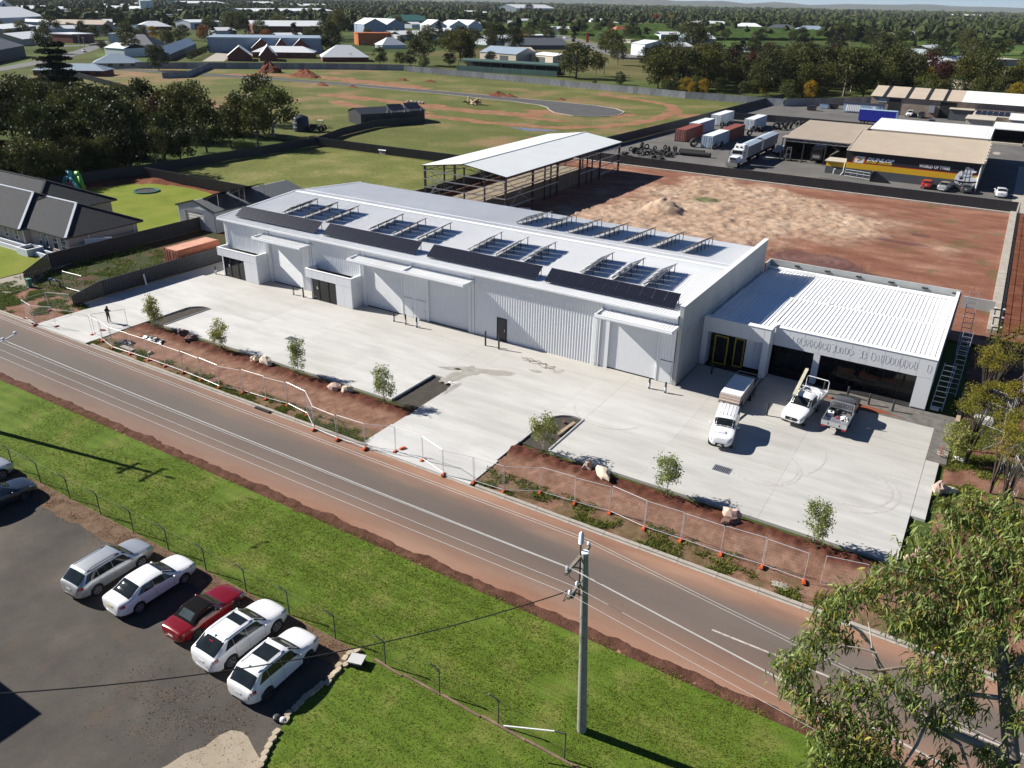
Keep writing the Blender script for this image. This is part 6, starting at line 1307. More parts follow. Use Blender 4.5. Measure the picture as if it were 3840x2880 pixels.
# utes: cab and bonnet bodies with separate trays
UTE = dict(L=3.55, W=1.85, top=[(0, 1.2), (.04, 1.6), (.1, 1.72), (.3, 1.80), (1.0, 1.80), (1.3, 1.74), (1.85, 1.22), (2.0, 1.18), (3.0, 1.08), (3.42, .96), (3.55, .7)], belt=[(0, 1.12), (1.8, 1.1), (3.2, .98), (3.55, .68)], hw=[(0, .88), (.2, .92), (2.6, .92), (3.3, .86), (3.55, .72)], sill=[(0, .4), (3, .4), (3.55, .48)],
 g=(.02, .1, 1.27, 1.9), wheels=(-2, 2.62, .38), win=[(.35, 1.6, .35, 1.32)], tumble=.80, seams=(.25, 1.55), hl=.5)
def ute(label, loc, rz, mat, traymat, traylen, rim=RIM):
 t_ = thing('parked_ute', label, 'ute', loc, rz); c = Car(UTE); ox = 1.0; root = obj('cab', c.body().mesh('cab', mat, None, 38), t_, (ox, 0, 0)); ORG[root.name] = (0, 0, 0)
 lpart('windscreen', c.both(1.31, 1.86, 6.15, 9.0, nx=6, nj=5), CGLASS, root, True); L = UTE['L']
 for side in (1, -1):
  lpart('side_window', c.patch(.35, 1.6, 5.12, 5.9, side, nx=6, nj=2, x1t=1.32), CGLASS, root, True); lpart('headlight', c.patch(L - .5, L - .06, 4.2, 5.6, side, nx=4, nj=2), HEAD, root, True)
  lpart('mirror', MB().blob((1.5 + c.off, side * 1.06, 1.2), .08, .14, .1, 1, 0), BLACK, root, 'all')
 lpart('grille', MB().bx(L / 2 - .02, -.45, .62, L / 2 + .012, .45, .86).bx(L / 2 - .04, -.7, .42, L / 2 + .012, .7, .52), BLACK, root); lpart('badge', MB().bx(L / 2 + .012, -.08, .70, L / 2 + .024, .08, .80), CHROME, root); lpart('number_plate', MB().bx(L / 2 + .012, -.18, .50, L / 2 + .02, .18, .6), PLATE, root)
 tm, rm, dm = wheel_meshes(.38, .24, rim)
 for xw in (ox + c.off + 2.62, ox + c.off - .45):
  for side in (1, -1): w_ = lpart('wheel', tm, None, t_, loc=(xw, side * .79, .38), rz=0 if side > 0 else math.pi); lpart('rim', rm, None, w_); lpart('brake_disc', dm, None, w_)
 x1 = ox + c.off - .06; x0 = x1 - traylen
 lpart('chassis', MB().bx(x0 + .1, -.4, .45, x1 + .3, .4, .68), BLACK, t_)
 lpart('tray_floor', MB().bx(x0, -.92, .72, x1, .92, .82), traymat, t_)
 for side in (1, -1): lpart('tray_side', MB().bx(x0, side * .92 - .025, .82, x1, side * .92 + .025, 1.12), traymat, t_)
 tg = lpart('tail_gate', MB().bx(x0 - .03, -.92, .72, x0 + .02, .92, 1.12), traymat, t_); lpart('tail_light', MB().bx(x0 - .05, -.9, .58, x0 - .0, -.6, .7).bx(x0 - .05, .6, .58, x0 - .0, .9, .7), LAMP, t_); lpart('number_plate', MB().bx(x0 - .06, -.2, .55, x0 - .031, .2, .66), PLATE, t_)
 lpart('latch', MB().bx(x0 - .06, -.45, .82, x0 - .031, -.38, 1.0).bx(x0 - .06, .38, .82, x0 - .031, .45, 1.0), BLACK, t_)
 mb = MB()
 for y in (-.86, .86): mb.bar((x1 + .0, y, .82), (x1 + .0, y, 1.75), .06, .06)
 mb.bar((x1, -.89, 1.75), (x1, .89, 1.75), .06, .06).bar((x1, -.86, 1.2), (x1, .86, 1.2), .05, .05)
 for k in range(9): mb.bar((x1, -.7 + k * .175, 1.2), (x1, -.7 + k * .175, 1.75), .02, .02)
 for k in range(4): mb.bar((x1, -.8, 1.3 + k * .11), (x1, .8, 1.3 + k * .11), .02, .02)
 lpart('head_board', mb, traymat, t_)
 return t_, x0, x1
u1, x0, x1 = ute('white ute with a pipe ladder rack facing the road in front of the office', (-9.1, 60.05, 0), -UP - .10, CW, CW, 2.3)
mb = MB()
for x in (x0 + .1, x1 - .05): mb.path([(x, -.9, 1.1), (x, -.9, 1.95), (x, -.8, 2.05), (x, .8, 2.05), (x, .9, 1.95), (x, .9, 1.1)], .035, 7)
for y in (-.88, .88): mb.path([(x0 + .1, y, 1.12), (x1, y, 1.12)], .03, 6)
lpart('ladder_rack', mb, CW, u1, True)
tb = thing('toolbox', 'dark toolbox and white tub in the tray of the white ute', 'toolbox', (-9.35, 62.0, .83), .1); lpart('box', MB().bx(-.5, -.25, 0, .4, .25, .35), BLACK, tb); lpart('lid', MB().bx(-.3, -.2, .352, .1, .15, .42), WHITEPAINT, tb)
single('timber_bundle', MB().bar((-10.0, 64.2, 2.14), (-9.75, 58.9, 2.0), .26, .14), paint('pale_timber', (.50, .47, .36), .7, var=.15, scale=4), 'long pale timber length lying on the rack of the white ute', 'timber', (-9.9, 61, 2))
u2, x0, x1 = ute('dark grey ute with an aluminium tray full of gear, nose to the office', (-6.25, 61.05, 0), UP - .02, CGREY, ALU, 2.45, RIMD)
def gear(nm, x, y, sx, sy, h, seed, mat, lb, cat): crumple(nm, x, y, sx, sy, h, seed, mat, lb, cat); bpy.context.scene.collection.objects[-1].location.z = .83
TARP = paint('grey_tarp', (.13, .125, .12), .6, var=.25, scale=3)
for a in (('tarpaulin', -6.35, 60.7, 1.3, 1.0, .45, 31, TARP, 'crumpled grey tarpaulin at the front of the aluminium tray', 'tarpaulin'), ('black_bag', -6.7, 59.8, .7, .7, .4, 32, PLAS, 'black bag lying at the left of the aluminium tray', 'bag'), ('white_bag', -5.8, 59.3, .5, .6, .35, 33, WHITEPAINT, 'white bag at the rear corner of the aluminium tray', 'bag'), ('pink_bag', -6.35, 59.15, .28, .2, .25, 34, PINK, 'small pink bag at the tail of the aluminium tray', 'bag')): gear(*a)
tb = thing('toolbox', 'white tool case in the rear left of the aluminium tray', 'toolbox', (-6.9, 59.45, .83), .2); lpart('box', MB().bx(-.22, -.25, 0, .22, .25, .3), WHITEPAINT, tb); lpart('handle', MB().bx(-.05, -.12, .302, .05, .12, .35), BLACK, tb)
# trailer stacked with sheets
tr = thing('trailer', 'flat trailer with tandem wheels hitched behind the white wagon', 'trailer', (-14.3, 60.4, 0), .02)
lpart('deck', MB().bx(-.95, -2.9, .55, .95, 2.9, .66).bx(-.95, -2.9, .45, -.85, 2.9, .55).bx(.85, -2.9, .45, .95, 2.9, .55), CHARCOAL, tr); lpart('draw_bar', MB().bar((-.5, -2.9, .5), (.35, -4.6, .5), .1, .1).bar((.7, -2.9, .5), (.4, -4.6, .5), .1, .1), CHARCOAL, tr)
tm, rm, dm = wheel_meshes(.31, .2, RIM)
for y in (-.35, .45):
 for s in (1, -1): w_ = lpart('wheel', tm, None, tr, loc=(s * 1.02, y, .31), rz=-UP * s); lpart('rim', rm, None, w_)
lpart('mud_guard', MB().bx(.93, -.75, .66, 1.16, .85, .69).bx(-1.16, -.75, .66, -.93, .85, .69), CHARCOAL, tr)
mb = MB()
for k in range(11): mb.bar((.98, -2.7 + k * .5, .66), (.98, -2.7 + k * .5, 1.0), .04, .04)
mb.bar((.98, -2.75, 1.0), (.98, 2.75, 1.0), .05, .05).bar((-.98, -2.75, 1.0), (-.98, 2.75, 1.0), .05, .05).bar((-.98, 2.78, 1.0), (.98, 2.78, 1.0), .05, .05)
lpart('side_rail', mb, STEEL, tr)
FOAMT = paint('sheet_edge_tan', (.52, .43, .37), .7, var=.1, scale=6)
lo = thing('panel_load', 'stack of white sheets with tan edges strapped on the trailer', 'panel stack', (-14.35, 59.6, .67), .02)
for k in range(7): o = lpart('sheet', MB().bx(-.83 - .01 * (k % 3), -2.0 - .05 * (6 - k) * (1 + .3 * (k % 2)), k * .10, .83 - .01 * (k % 2), 1.95, k * .10 + .085), FOAMT if k < 6 else WHITEPANEL, lo)
# ---------------------------------------------------------------- person in black
CLOTH = paint('black_cloth', (.012, .012, .014), .85, var=.25, scale=8); SKIN = paint('skin', (.42, .24, .17), .55); HAIR = paint('dark_hair', (.02, .015, .012), .7)
def person(loc, rz, label):
 pr = thing('person', label, 'person', loc, rz)
 J = dict(pel=(0, 0, .96), sp=(.0, 0, 1.15), ch=(-.03, 0, 1.36), nk=(-.01, 0, 1.50), hd=(.06, 0, 1.60), tp=(.08, 0, 1.70))
 V = []; Rr = []; E = []
 def add(p, r): V.append(p); Rr.append(r); return len(V) - 1
 a = add(J['pel'], .155); b = add(J['sp'], .145); c = add(J['ch'], .165); d = add(J['nk'], .062); e = add((.055, 0, 1.585), .093); f = add((.075, 0, 1.66), .098); E += [(a, b), (b, c), (c, d), (d, e), (e, f)]
 for s, kx in ((1, .05), (-1, -.03)):
  h = add((0, s * .095, .88), .095); k = add((kx + .02, s * .10, .50), .066); an = add((kx - .02, s * .105, .10), .045); t_ = add((kx + .14, s * .12, .045), .042); E += [(a, h), (h, k), (k, an), (an, t_)]
  sh_ = add((-.03, s * .185, 1.40), .075); el = add((.05, s * .23, 1.15), .05); wr = add((.27, s * .10, 1.24), .036); E += [(c, sh_), (sh_, el), (el, wr)]
 me = bpy.data.meshes.new('body'); me.from_pydata(V, E, []); o = lpart('body', me, CLOTH, pr)
 me.materials.append(CLOTH)
 md = o.modifiers.new('skin', 'SKIN'); md.use_smooth_shade = True
 for i, sv in enumerate(me.skin_vertices[0].data): sv.radius = (Rr[i], Rr[i]); sv.use_root = (i == 0)
 o.modifiers.new('sub', 'SUBSURF').render_levels = 2
 lpart('face', MB().blob((.105, 0, 1.60), .075, .075, .11, 2, .05, 12, 8).blob((.182, 0, 1.60), .022, .016, .025, 1, 0, 6, 4).blob((.10, .078, 1.60), .02, .012, .03, 1, 0, 6, 4).blob((.10, -.078, 1.60), .02, .012, .03, 1, 0, 6, 4), SKIN, pr, True)
 lpart('eyes', MB().blob((.172, .03, 1.625), .01, .013, .008, 1, 0, 6, 4).blob((.172, -.03, 1.625), .01, .013, .008, 1, 0, 6, 4), BLACK, pr); lpart('mouth', MB().bx(.170, -.025, 1.548, .178, .025, 1.556), paint('lip', (.3, .1, .09), .6), pr)
 lpart('hair', MB().blob((.055, 0, 1.655), .11, .098, .085, 4, .08, 12, 8), HAIR, pr, True)
 for s in (1, -1):
  mb = MB().blob((.315, s * .075, 1.25), .045, .022, .04, 3, 0, 8, 6)
  for k, (dz, l) in enumerate(((.028, .06), (.01, .068), (-.008, .064), (-.026, .05))): mb.path([(.335, s * .07, 1.25 + dz), (.335 + l * .7, s * .05, 1.253 + dz), (.335 + l * .8, s * .028, 1.25 + dz)], .009, 5, .007)
  mb.path([(.305, s * .06, 1.28), (.34, s * .04, 1.305), (.37, s * .028, 1.30)], .01, 5, .008)
  lpart('hand', mb, SKIN, pr, True)
 return pr
pp = Zm(0, 1000)(709, 362)
person((pp.x, pp.y, 0), R(20), 'person in black clothes standing on the left driveway looking at a phone')
ph = thing('phone', 'small dark phone held in both hands by the person in black', 'phone', (pp.x + .355, pp.y + .13, 1.25), R(20)); lpart('case', MB().bx(-.005, -.035, -.005, .012, .035, .14), BLACK, ph); lpart('screen', MB().bx(-.0065, -.03, .005, -.0052, .03, .13), GLASS, ph)
# ================================================================ tyre yard
TAN = paint('tan_roof_sheet', (.46, .385, .30), .6, var=.07, scale=.3); DKGREY = paint('dark_grey_wall', (.065, .075, .085), .7, var=.12); YELW = paint('yellow_wall', (.62, .37, .012), .55, var=.06); BLKW = paint('black_wall', (.012, .012, .015), .6, var=.15); REDW = paint('red_stripe', (.45, .015, .012), .55)
LETW = paint('sign_white', (.80, .80, .80), .5, var=.03); LETY = paint('sign_yellow', (.66, .42, .03), .5); LETO = paint('sign_orange', (.62, .22, .02), .5); LETR = paint('sign_red', (.48, .02, .015), .5)
tb_ = thing('tyre_shop', 'tyre shop with tan roof and black and yellow sign wall', 'shop', (-15, 166, 0))
TX0, TX1, TY = -26.3, -3.5, 166.0
wpart('wall', MB().bx(TX0, TY, -.1, TX1, 191, 1.55), DKGREY, tb_); wpart('yellow_band', MB().bx(TX0 + .002, TY - .01, 1.56, TX1 - .01, 190.9, 2.62), YELW, tb_); wpart('red_stripe', MB().bx(TX0 + .001, TY - .012, 2.625, TX1 - .01, 190.9, 2.74), REDW, tb_); wpart('black_wall', MB().bx(TX0, TY, 2.745, TX1, 191, 4.75), BLKW, tb_)
mb = MB(); corr(mb, (TX0 - .2, TY - .45, 4.82), (1, 0, 0), (0, 13.2, 2.3), (0, -2.3, 13.2), TX1 - TX0 + .4, 13.4, .3, .03); wpart('roof', mb, TAN, tb_)
wpart('back_roof', MB().quad((TX0 - .2, 178.75, 7.12), (TX1 + .2, 178.75, 7.12), (TX1 + .2, 191.5, 4.8), (TX0 - .2, 191.5, 4.8)), TAN, tb_)
mb = MB().bar((TX0 - .2, TY - .45, 4.85), (TX0 - .2, 178.8, 7.18), .16, .12)
for k in range(7): mb.bx(TX1 + .05, 166.5 + k * 1.8, 4.7 + k * .31, TX1 + .4, 167.9 + k * 1.8, 5.25 + k * .31)
wpart('parapet_step', mb, CREAM, tb_); wpart('gable_wall', MB().face([(TX1 + .02, TY, 4.7), (TX1 + .02, 191, 4.7), (TX1 + .02, 178.8, 7.05)]).face([(TX0, TY, 4.7), (TX0, 178.8, 7.05), (TX0, 191, 4.7)]), BLKW, tb_)
wpart('downpipe', MB().tube((-3.62, TY - .15, 0), (-3.62, TY - .15, 4.6), .13, 7), WHITEPAINT, tb_)
def text(body, x, z, h, wd, mat, y, shear=0.0, parent=None, name='lettering', bold=.02, rot=0.0):
 cu = bpy.data.curves.new(name, 'FONT'); cu.body = body; cu.size = h * 1.4; cu.shear = shear; cu.extrude = .012; cu.offset = bold; cu.align_x = 'LEFT'; cu.resolution_u = 2; cu.materials.append(mat)
 tmp = bpy.data.objects.new('tmp', cu); COL.objects.link(tmp); dg_ = bpy.context.evaluated_depsgraph_get(); me = bpy.data.meshes.new_from_object(tmp.evaluated_get(dg_)); bpy.data.objects.remove(tmp)
 me.name = name; xs = [v.co.x for v in me.vertices]; sx = wd / (max(xs) - min(xs)) if wd else 1; x0 = min(xs)
 for v in me.vertices: v.co.x = (v.co.x - x0) * sx
 o = obj(name, me, parent); q = ORG[parent.name]; o.location = (x - q[0], y - q[1], z - q[2]); o.rotation_euler = (R(90), rot, 0); ORG[o.name] = q
 return o
yy = TY - .03
sg = wpart('logo_board', MB().prism([(-25.2, 0), (-22.9, 0), (-22.9, 1), (-25.2, 1)], 0, .001) if False else MB().face([(-24.95, yy, 2.70), (-23.35, yy, 2.70), (-23.1, yy, 3.9), (-24.7, yy, 3.9)]), LETW, tb_)
wpart('logo_stripe', MB().face([(-25.12, yy, 2.70), (-24.95, yy, 2.70), (-24.7, yy, 3.9), (-24.87, yy, 3.9)]).face([(-23.35, yy, 2.70), (-23.18, yy, 2.70), (-22.93, yy, 3.9), (-23.1, yy, 3.9)]), LETO, sg); wpart('logo_stripe', MB().face([(-25.3, yy, 2.70), (-25.12, yy, 2.70), (-24.87, yy, 3.9), (-25.05, yy, 3.9)]).face([(-23.18, yy, 2.70), (-23.0, yy, 2.70), (-22.75, yy, 3.9), (-22.93, yy, 3.9)]), LETR, sg)
wpart('arrow_mark', MB().face([(-24.35, yy - .01, 2.95), (-23.45, yy - .01, 3.32), (-24.25, yy - .01, 3.72)]), BLKW, sg); wpart('arrow_letter', MB().face([(-24.35, yy - .02, 3.14), (-23.95, yy - .02, 3.14), (-23.8, yy - .02, 3.32), (-23.95, yy - .02, 3.5), (-24.3, yy - .02, 3.5)]), LETY, sg)
text('DUNLOP', -22.75, 3.24, .62, 4.85, LETW, yy, .35, tb_, bold=.045); text('SUPER DEALER', -22.9, 2.84, .33, 4.7, LETY, yy, .35, tb_, bold=.02); text('WORLD OF TYRES', -13.6, 3.12, .58, 5.15, LETW, yy, .0, tb_, bold=.025)
mb = MB(); mb.face([(-5.5 + 2.1 * math.cos(math.pi + math.pi * k / 16), yy - .005, 1.55 + 1.05 * math.sin(math.pi + math.pi * k / 16)) for k in range(17)]); gl = wpart('globe_emblem', mb, BLKW, tb_)
mb = MB(); pts = [(-7.4, 1.62), (-7.2, 2.4), (-6.9, 3.0), (-6.5, 3.3), (-6.35, 2.95), (-6.1, 3.3), (-5.95, 3.95), (-5.6, 4.0), (-5.2, 3.75), (-4.85, 3.8), (-4.6, 3.5), (-4.1, 3.35), (-4.35, 3.1), (-4.7, 3.05), (-4.75, 2.5), (-4.5, 2.3), (-4.1, 2.25), (-3.75, 2.5), (-3.7, 1.75), (-4.3, 1.58), (-5.5, 1.45), (-6.6, 1.5)]
mb.face([(x, yy - .012, z) for x, z in pts]); wpart('globe_face', mb, LETW, gl)
wpart('globe_grid', MB().face([(-6.55, yy - .018, 1.72), (-6.1, yy - .018, 1.7), (-5.95, yy - .018, 2.0), (-6.3, yy - .018, 2.2), (-6.7, yy - .018, 2.0)]).path([(-6.9, yy - .02, 2.3), (-5.6, yy - .02, 2.2), (-4.8, yy - .02, 2.4)], .03, 4).path([(-6.4, yy - .02, 2.9), (-5.5, yy - .02, 2.8), (-4.8, yy - .02, 2.95)], .03, 4).path([(-5.7, yy - .02, 1.5), (-5.7, yy - .02, 3.9)], .03, 4).path([(-5.0, yy - .02, 1.5), (-5.2, yy - .02, 3.7)], .03, 4).path([(-6.3, yy - .02, 2.2), (-6.1, yy - .02, 3.3)], .03, 4), BLKW, gl)
for i, ch in enumerate('WORLD OF TYRES'):
 if ch == ' ': continue
 a = (i - 6.5) / 6.5; text(ch, -5.55 + a * 1.72 - .09, 1.02 - .38 * (1 - a * a), .42, None, LETW, yy - .012, 0, tb_, bold=.012, rot=0)
# annexe, gates, screen
an = thing('annexe', 'small yellow and grey lean-to with cream roof left of the sign wall', 'lean-to', (-28.5, 168, 0))
wpart('wall', MB().bx(-30.1, 167, -.1, -26.72, 171, 1.35), DKGREY, an); wpart('yellow_wall', MB().bx(-30.1, 166.99, 1.352, -26.72, 171, 2.3), YELW, an); wpart('roof', MB().bx(-30.4, 166.6, 2.302, -26.5, 171.3, 2.42), CREAM, an); wpart('drain_pipe', MB().path([(-26.6, 166.5, 2.3), (-26.6, 166.4, .6), (-27.0, 166.2, .0)], .09, 6).path([(-28.4, 166.7, 0), (-28.4, 166.7, .9), (-28.1, 166.7, 1.0)], .09, 6), WHITEPAINT, an)
sc_ = thing('shade_screen', 'black triangular screen standing in front of the grey wall', 'screen', (-20.5, 163.2, 0)); wpart('cloth', MB().face([(-21.1, 163.0, 0), (-17.4, 163.4, 0), (-20.3, 163.2, 1.9), (-21.0, 163.0, 1.7)]).face([(-21.1, 163.3, 0), (-21.0, 163.3, 1.7), (-20.3, 163.5, 1.9), (-17.4, 163.7, 0)]), BLKW, sc_); wpart('pole', MB().tube((-20.9, 163.15, 0), (-20.9, 163.15, 1.95), .04, 5), STEEL, sc_)
gg = thing('pipe_gate', 'grey pipe gate beside the black screen at the tyre shop', 'gate', (-24, 164.5, 0))
mb = MB()
for z in (.35, 1.0, 1.5): mb.tube((-26.0, 164.6, z), (-21.3, 163.4, z), .035, 5)
for k in range(5): mb.tube((-26 + k * 1.17, 164.6 - k * .3, .2), (-26 + k * 1.17, 164.6 - k * .3, 1.55), .035, 5)
wpart('gate_pipes', mb, STEEL, gg)
rl = thing('guard_rail', 'low black rail along the fence before the tyre shop', 'rail', (-26, 156, 0)); mb = MB().tube((-29, 157.6, .7), (-22, 156.4, .7), .04, 5)
for k in range(5): mb.tube((-29 + k * 1.75, 157.6 - .3 * k, 0), (-29 + k * 1.75, 157.6 - .3 * k, .7), .04, 5)
wpart('rail', mb, BLACK, rl)
# open canopy, second white roof, other sheds
cn = thing('canopy_shed', 'open tan roofed canopy with dark workshop beside the tyre shop', 'canopy', (-35, 180, 0))
mb = MB(); corr(mb, (-41.2, 175, 4.75), (1, 0, 0), (0, 24, 1.0), (0, 0, 1), 13.6, 24, .4, .04); wpart('roof', mb, TAN, cn); wpart('roof_truss', MB().bar((-41, 175.1, 4.65), (-27.8, 175.1, 4.65), .1, .12).bar((-41, 175.1, 4.1), (-27.8, 175.1, 4.1), .08, .08), STEEL, cn)
mb = MB()
for k in range(22): mb.bar((-41 + k * .6, 175.1, 4.1 + .55 * (k % 2)), (-40.4 + k * .6, 175.1, 4.65 - .55 * (k % 2)), .04, .04)
wpart('truss_web', mb, STEEL, cn)
for x in (-41, -36.6, -32.2, -27.9):
 for y in (175.2, 198.8): wpart('post', MB().bx(x - .1, y - .1, 0, x + .1, y + .1, 4.7), CHARCOAL, cn)
wpart('back_wall', MB().bx(-41, 196, 0, -27.9, 196.2, 5.2).bx(-41.1, 178, 0, -41, 196, 5), BLKW, cn)
wr = thing('white_roof_shed', 'white low pitched roof just behind the tan tyre shop roof', 'shed', (-15, 197, 0)); wpart('wall', MB().bx(-26.5, 191.2, 0, -4.2, 205, 5.9), CREAM, wr); mb = MB(); corr(mb, (-26.9, 191.1, 5.95), (1, 0, 0), (0, 14.5, .8), (0, 0, 1), 23, 14.5, .5, .04); wpart('roof', mb, WHITE, wr)
rs_ = thing('open_shed', 'white roofed shed with one dark open bay at the right edge', 'shed', (4, 236, 0)); wpart('roof', MB().bx(-5, 231.5, 3.4, 14, 246, 3.6), WHITE, rs_); wpart('wall', MB().bx(-4.6, 244, 0, 13.6, 244.3, 3.39).bx(-4.6, 232.5, 0, -4.4, 244, 3.39), BLKW, rs_); wpart('post', MB().bx(2.3, 232, 0, 2.7, 232.4, 3.39).bx(9, 232, 0, 9.4, 232.4, 3.39), CREAM, rs_); wpart('step', MB().bx(-4, 231, 0, 2.2, 232, .5), CREAM, rs_)
bs = thing('long_shed', 'long beige workshop shed with dark skylight strips across its roof', 'shed', (-15, 285, 0)); BX0, BX1 = -40.5, 22
wpart('wall', MB().bx(BX0, 278, 0, BX1, 300, 4.9), paint('brown_shed_sheet', (.27, .21, .17), .7, var=.2, scale=.8), bs)
for a, b, mtx in [(-40.8, -37.4, TAN), (-37.4, -36.2, BLKW), (-36.2, -31.0, TAN), (-31.0, -29.9, BLKW), (-29.9, -25.4, TAN), (-25.4, -24.3, BLKW), (-24.3, -20.6, TAN), (-20.6, -19.6, BLKW), (-19.6, -15.5, TAN), (-15.5, 22.4, WHITE)]:
 wpart('roof_sheet', MB().quad((a, 277.5, 4.95), (b, 277.5, 4.95), (b, 289, 7.2), (a, 289, 7.2)).quad((a, 289, 7.2), (b, 289, 7.2), (b, 300.5, 4.95), (a, 300.5, 4.95)), mtx, bs)
wpart('gable_end', MB().face([(BX0, 278, 4.9), (BX0, 289, 7.1), (BX0, 300, 4.9)]), CREAM, bs)
for a, b in ((-35.3, -31.9), (-21, -16.6)): wpart('bay_shade_sheet', MB().bx(a, 277.9, 0, b, 277.99, 4.5), SHADEBLK, bs)  # flat black sheets on the wall stand in for shade in the bays
wpart('sign_board', MB().bx(-38.6, 277.9, 3.2, -35.8, 277.99, 4.4), GREYFENCE, bs); wpart('cooler', MB().bx(-23.8, 276.6, 1.4, -22.2, 277.95, 3.3), ALU, bs); wpart('roof_vent', MB().bx(4, 283, 5.9, 5.2, 284.2, 7.4), ALU, bs)
pb = thing('portable_office', 'pale blue portable building with white ribbed wall in the tyre yard', 'portable building', (-41.5, 275, 0)); BLUEP = paint('pale_blue_sheet', (.30, .42, .56), .6); wpart('wall', MB().bx(-47.3, 273.2, .2, -35.9, 276.2, 2.75), BLUEP, pb); wpart('roof', MB().bx(-47.5, 273, 2.752, -35.7, 276.4, 2.9), CHARCOAL, pb)
mb = MB(); corr(mb, (-46.5, 273.15, .5), (1, 0, 0), (0, 0, 1), (0, -1, 0), 9.5, 1.9, .5, .05); wpart('ribbed_panel', mb, LETW, pb); wpart('window', MB().bx(-42.2, 273.05, 1.2, -39.4, 273.09, 2.3), BLUEP, pb); wpart('door', MB().bx(-37.9, 273.1, .3, -36.9, 273.19, 2.4), BLUEP, pb)
bt = thing('curtain_trailer', 'bright blue curtain sided trailer parked behind the white roof', 'trailer', (-33.5, 248, 0)); wpart('curtain', MB().bx(-38.3, 247, 1.1, -28.8, 249.4, 3.9), paint('blue_curtain', (.012, .018, .30), .5, var=.08), bt); wpart('frame', MB().bx(-38.4, 246.95, 3.902, -28.7, 249.45, 4.0).bx(-28.79, 247, 1.0, -28.5, 249.4, 3.9), BLUEP, bt); wpart('chassis', MB().bx(-38, 247.5, .7, -29, 249, 1.05), BLACK, bt)
TW = MB().lathe((0, 0, 0), [(.28, -.13), (.46, -.14), (.5, -.08), (.5, .08), (.46, .14), (.28, .13), (.28, -.13)], 14, 'y').mesh('tyre', TYRE, None, True)
for x in (-37, -36, -30.5): lpart('wheel', TW, None, bt, loc=(x + 33.5, -.9, .5))
for nm, x, y, wd, d_, h, lb, mt_ in (('lean_to', -14.9, 277, 6, 5, 3.2, 'small cream lean-to roof in front of the long beige shed', CREAM), ('solar_shed', -6.5, 266, 9, 12, 3.4, 'low shed covered with blue solar panels behind the tan roofs', CREAM), ('cream_shed', -8.8, 256, 6.5, 9, 3.3, 'cream shed with a pale end wall behind the white roof', CREAM), ('flat_roof_shed', 6, 262, 16, 16, 3.6, 'wide white flat roofed shed at the right edge behind the tyre shop', WHITE)):
 t_ = thing(nm, lb, 'shed', (x, y, 0)); lpart('wall', MB().bx(-wd / 2, -d_ / 2, 0, wd / 2, d_ / 2, h - .15), DKGREY if nm == 'lean_to' else CREAM, t_); lpart('roof', MB().bx(-wd / 2 - .3, -d_ / 2 - .4, h - .148, wd / 2 + .3, d_ / 2 + .3, h), mt_, t_)
 if nm == 'solar_shed':
  a = thing('solar_array', 'blue solar panels laid in rows on the low shed roof', 'solar array', (x, y, h), group='solar arrays in the distance')
  for i in range(6):
   for j in range(3): o = lpart('solar_panel', GP[0], None, a, loc=(-4.2 + i * 1.4, -4.8 + j * 2.6, .12)); o.rotation_euler = (R(12), 0, 0); o.scale = (.68, 1.8, 1)
# containers
CBLUE = paint('blue_grey_container', (.34, .43, .52), .6, var=.18, scale=1.2); CWHT = paint('white_container', (.62, .66, .68), .6, var=.15, scale=1.2); CMAR = paint('maroon_container', (.20, .055, .04), .65, var=.2, scale=1.2)
GRP = 'shipping containers in the tyre yard'
for (x, y, L, m_, tp_, lb) in ((-58.9, 186.3, 12.1, CBLUE, CWHT, 'blue grey shipping container with white roof in the middle of the tyre yard'), (-58.9, 198.6, 12.1, CMAR, None, 'maroon shipping container end to end behind the blue grey one'), (-69.6, 224, 12.1, CWHT, CWHT, 'white shipping container farthest back by the fence'), (-59.6, 221, 12.1, CWHT, CWHT, 'white shipping container beside the heap of big tyres'), (-68.6, 204.5, 12.1, CBLUE, CWHT, 'pale blue container with white roof in the row along the fence'), (-67.3, 191.6, 12.1, CMAR, None, 'maroon shipping container nearest the front in the row along the fence')):
 container(x, y, R(90), L, m_, lb, tp_, 0, 2.75, 2.6, GRP)
# tyres
rt_ = random.Random(3)
def tyre(x, y, z, s, rx, rz, label, group):
 o = obj('tyre', TW, None, (x, y, z), 0, label); o.rotation_euler = (rx, 0, rz); o.scale = (s, s * 1.05, s); o['category'] = 'tyre'; o['group'] = group
for i in range(24): tyre(-60.4 + i * .27, 168.3 + .03 * i, .5, 1, 0, R(90) + .05, 'black truck tyre standing in the tight front row by the fence', 'truck tyres standing in rows')
for i in range(20): tyre(-61.5 + i * .27, 170.8 + .03 * i, .5, 1, 0, R(90) + .05, 'black truck tyre standing in the tight front row by the fence', 'truck tyres standing in rows')
for i in range(60):
 x = rt_.uniform(-71, -61.5); tyre(x, rt_.uniform(160.5, 172), rt_.choice((.15, .15, .45, .5, .75)), rt_.uniform(.9, 1.25), rt_.choice((0, R(90), R(90), .3)), rt_.uniform(0, 3), 'black used tyre thrown on the loose heap at the left of the tyre yard', 'used tyres in a loose heap')
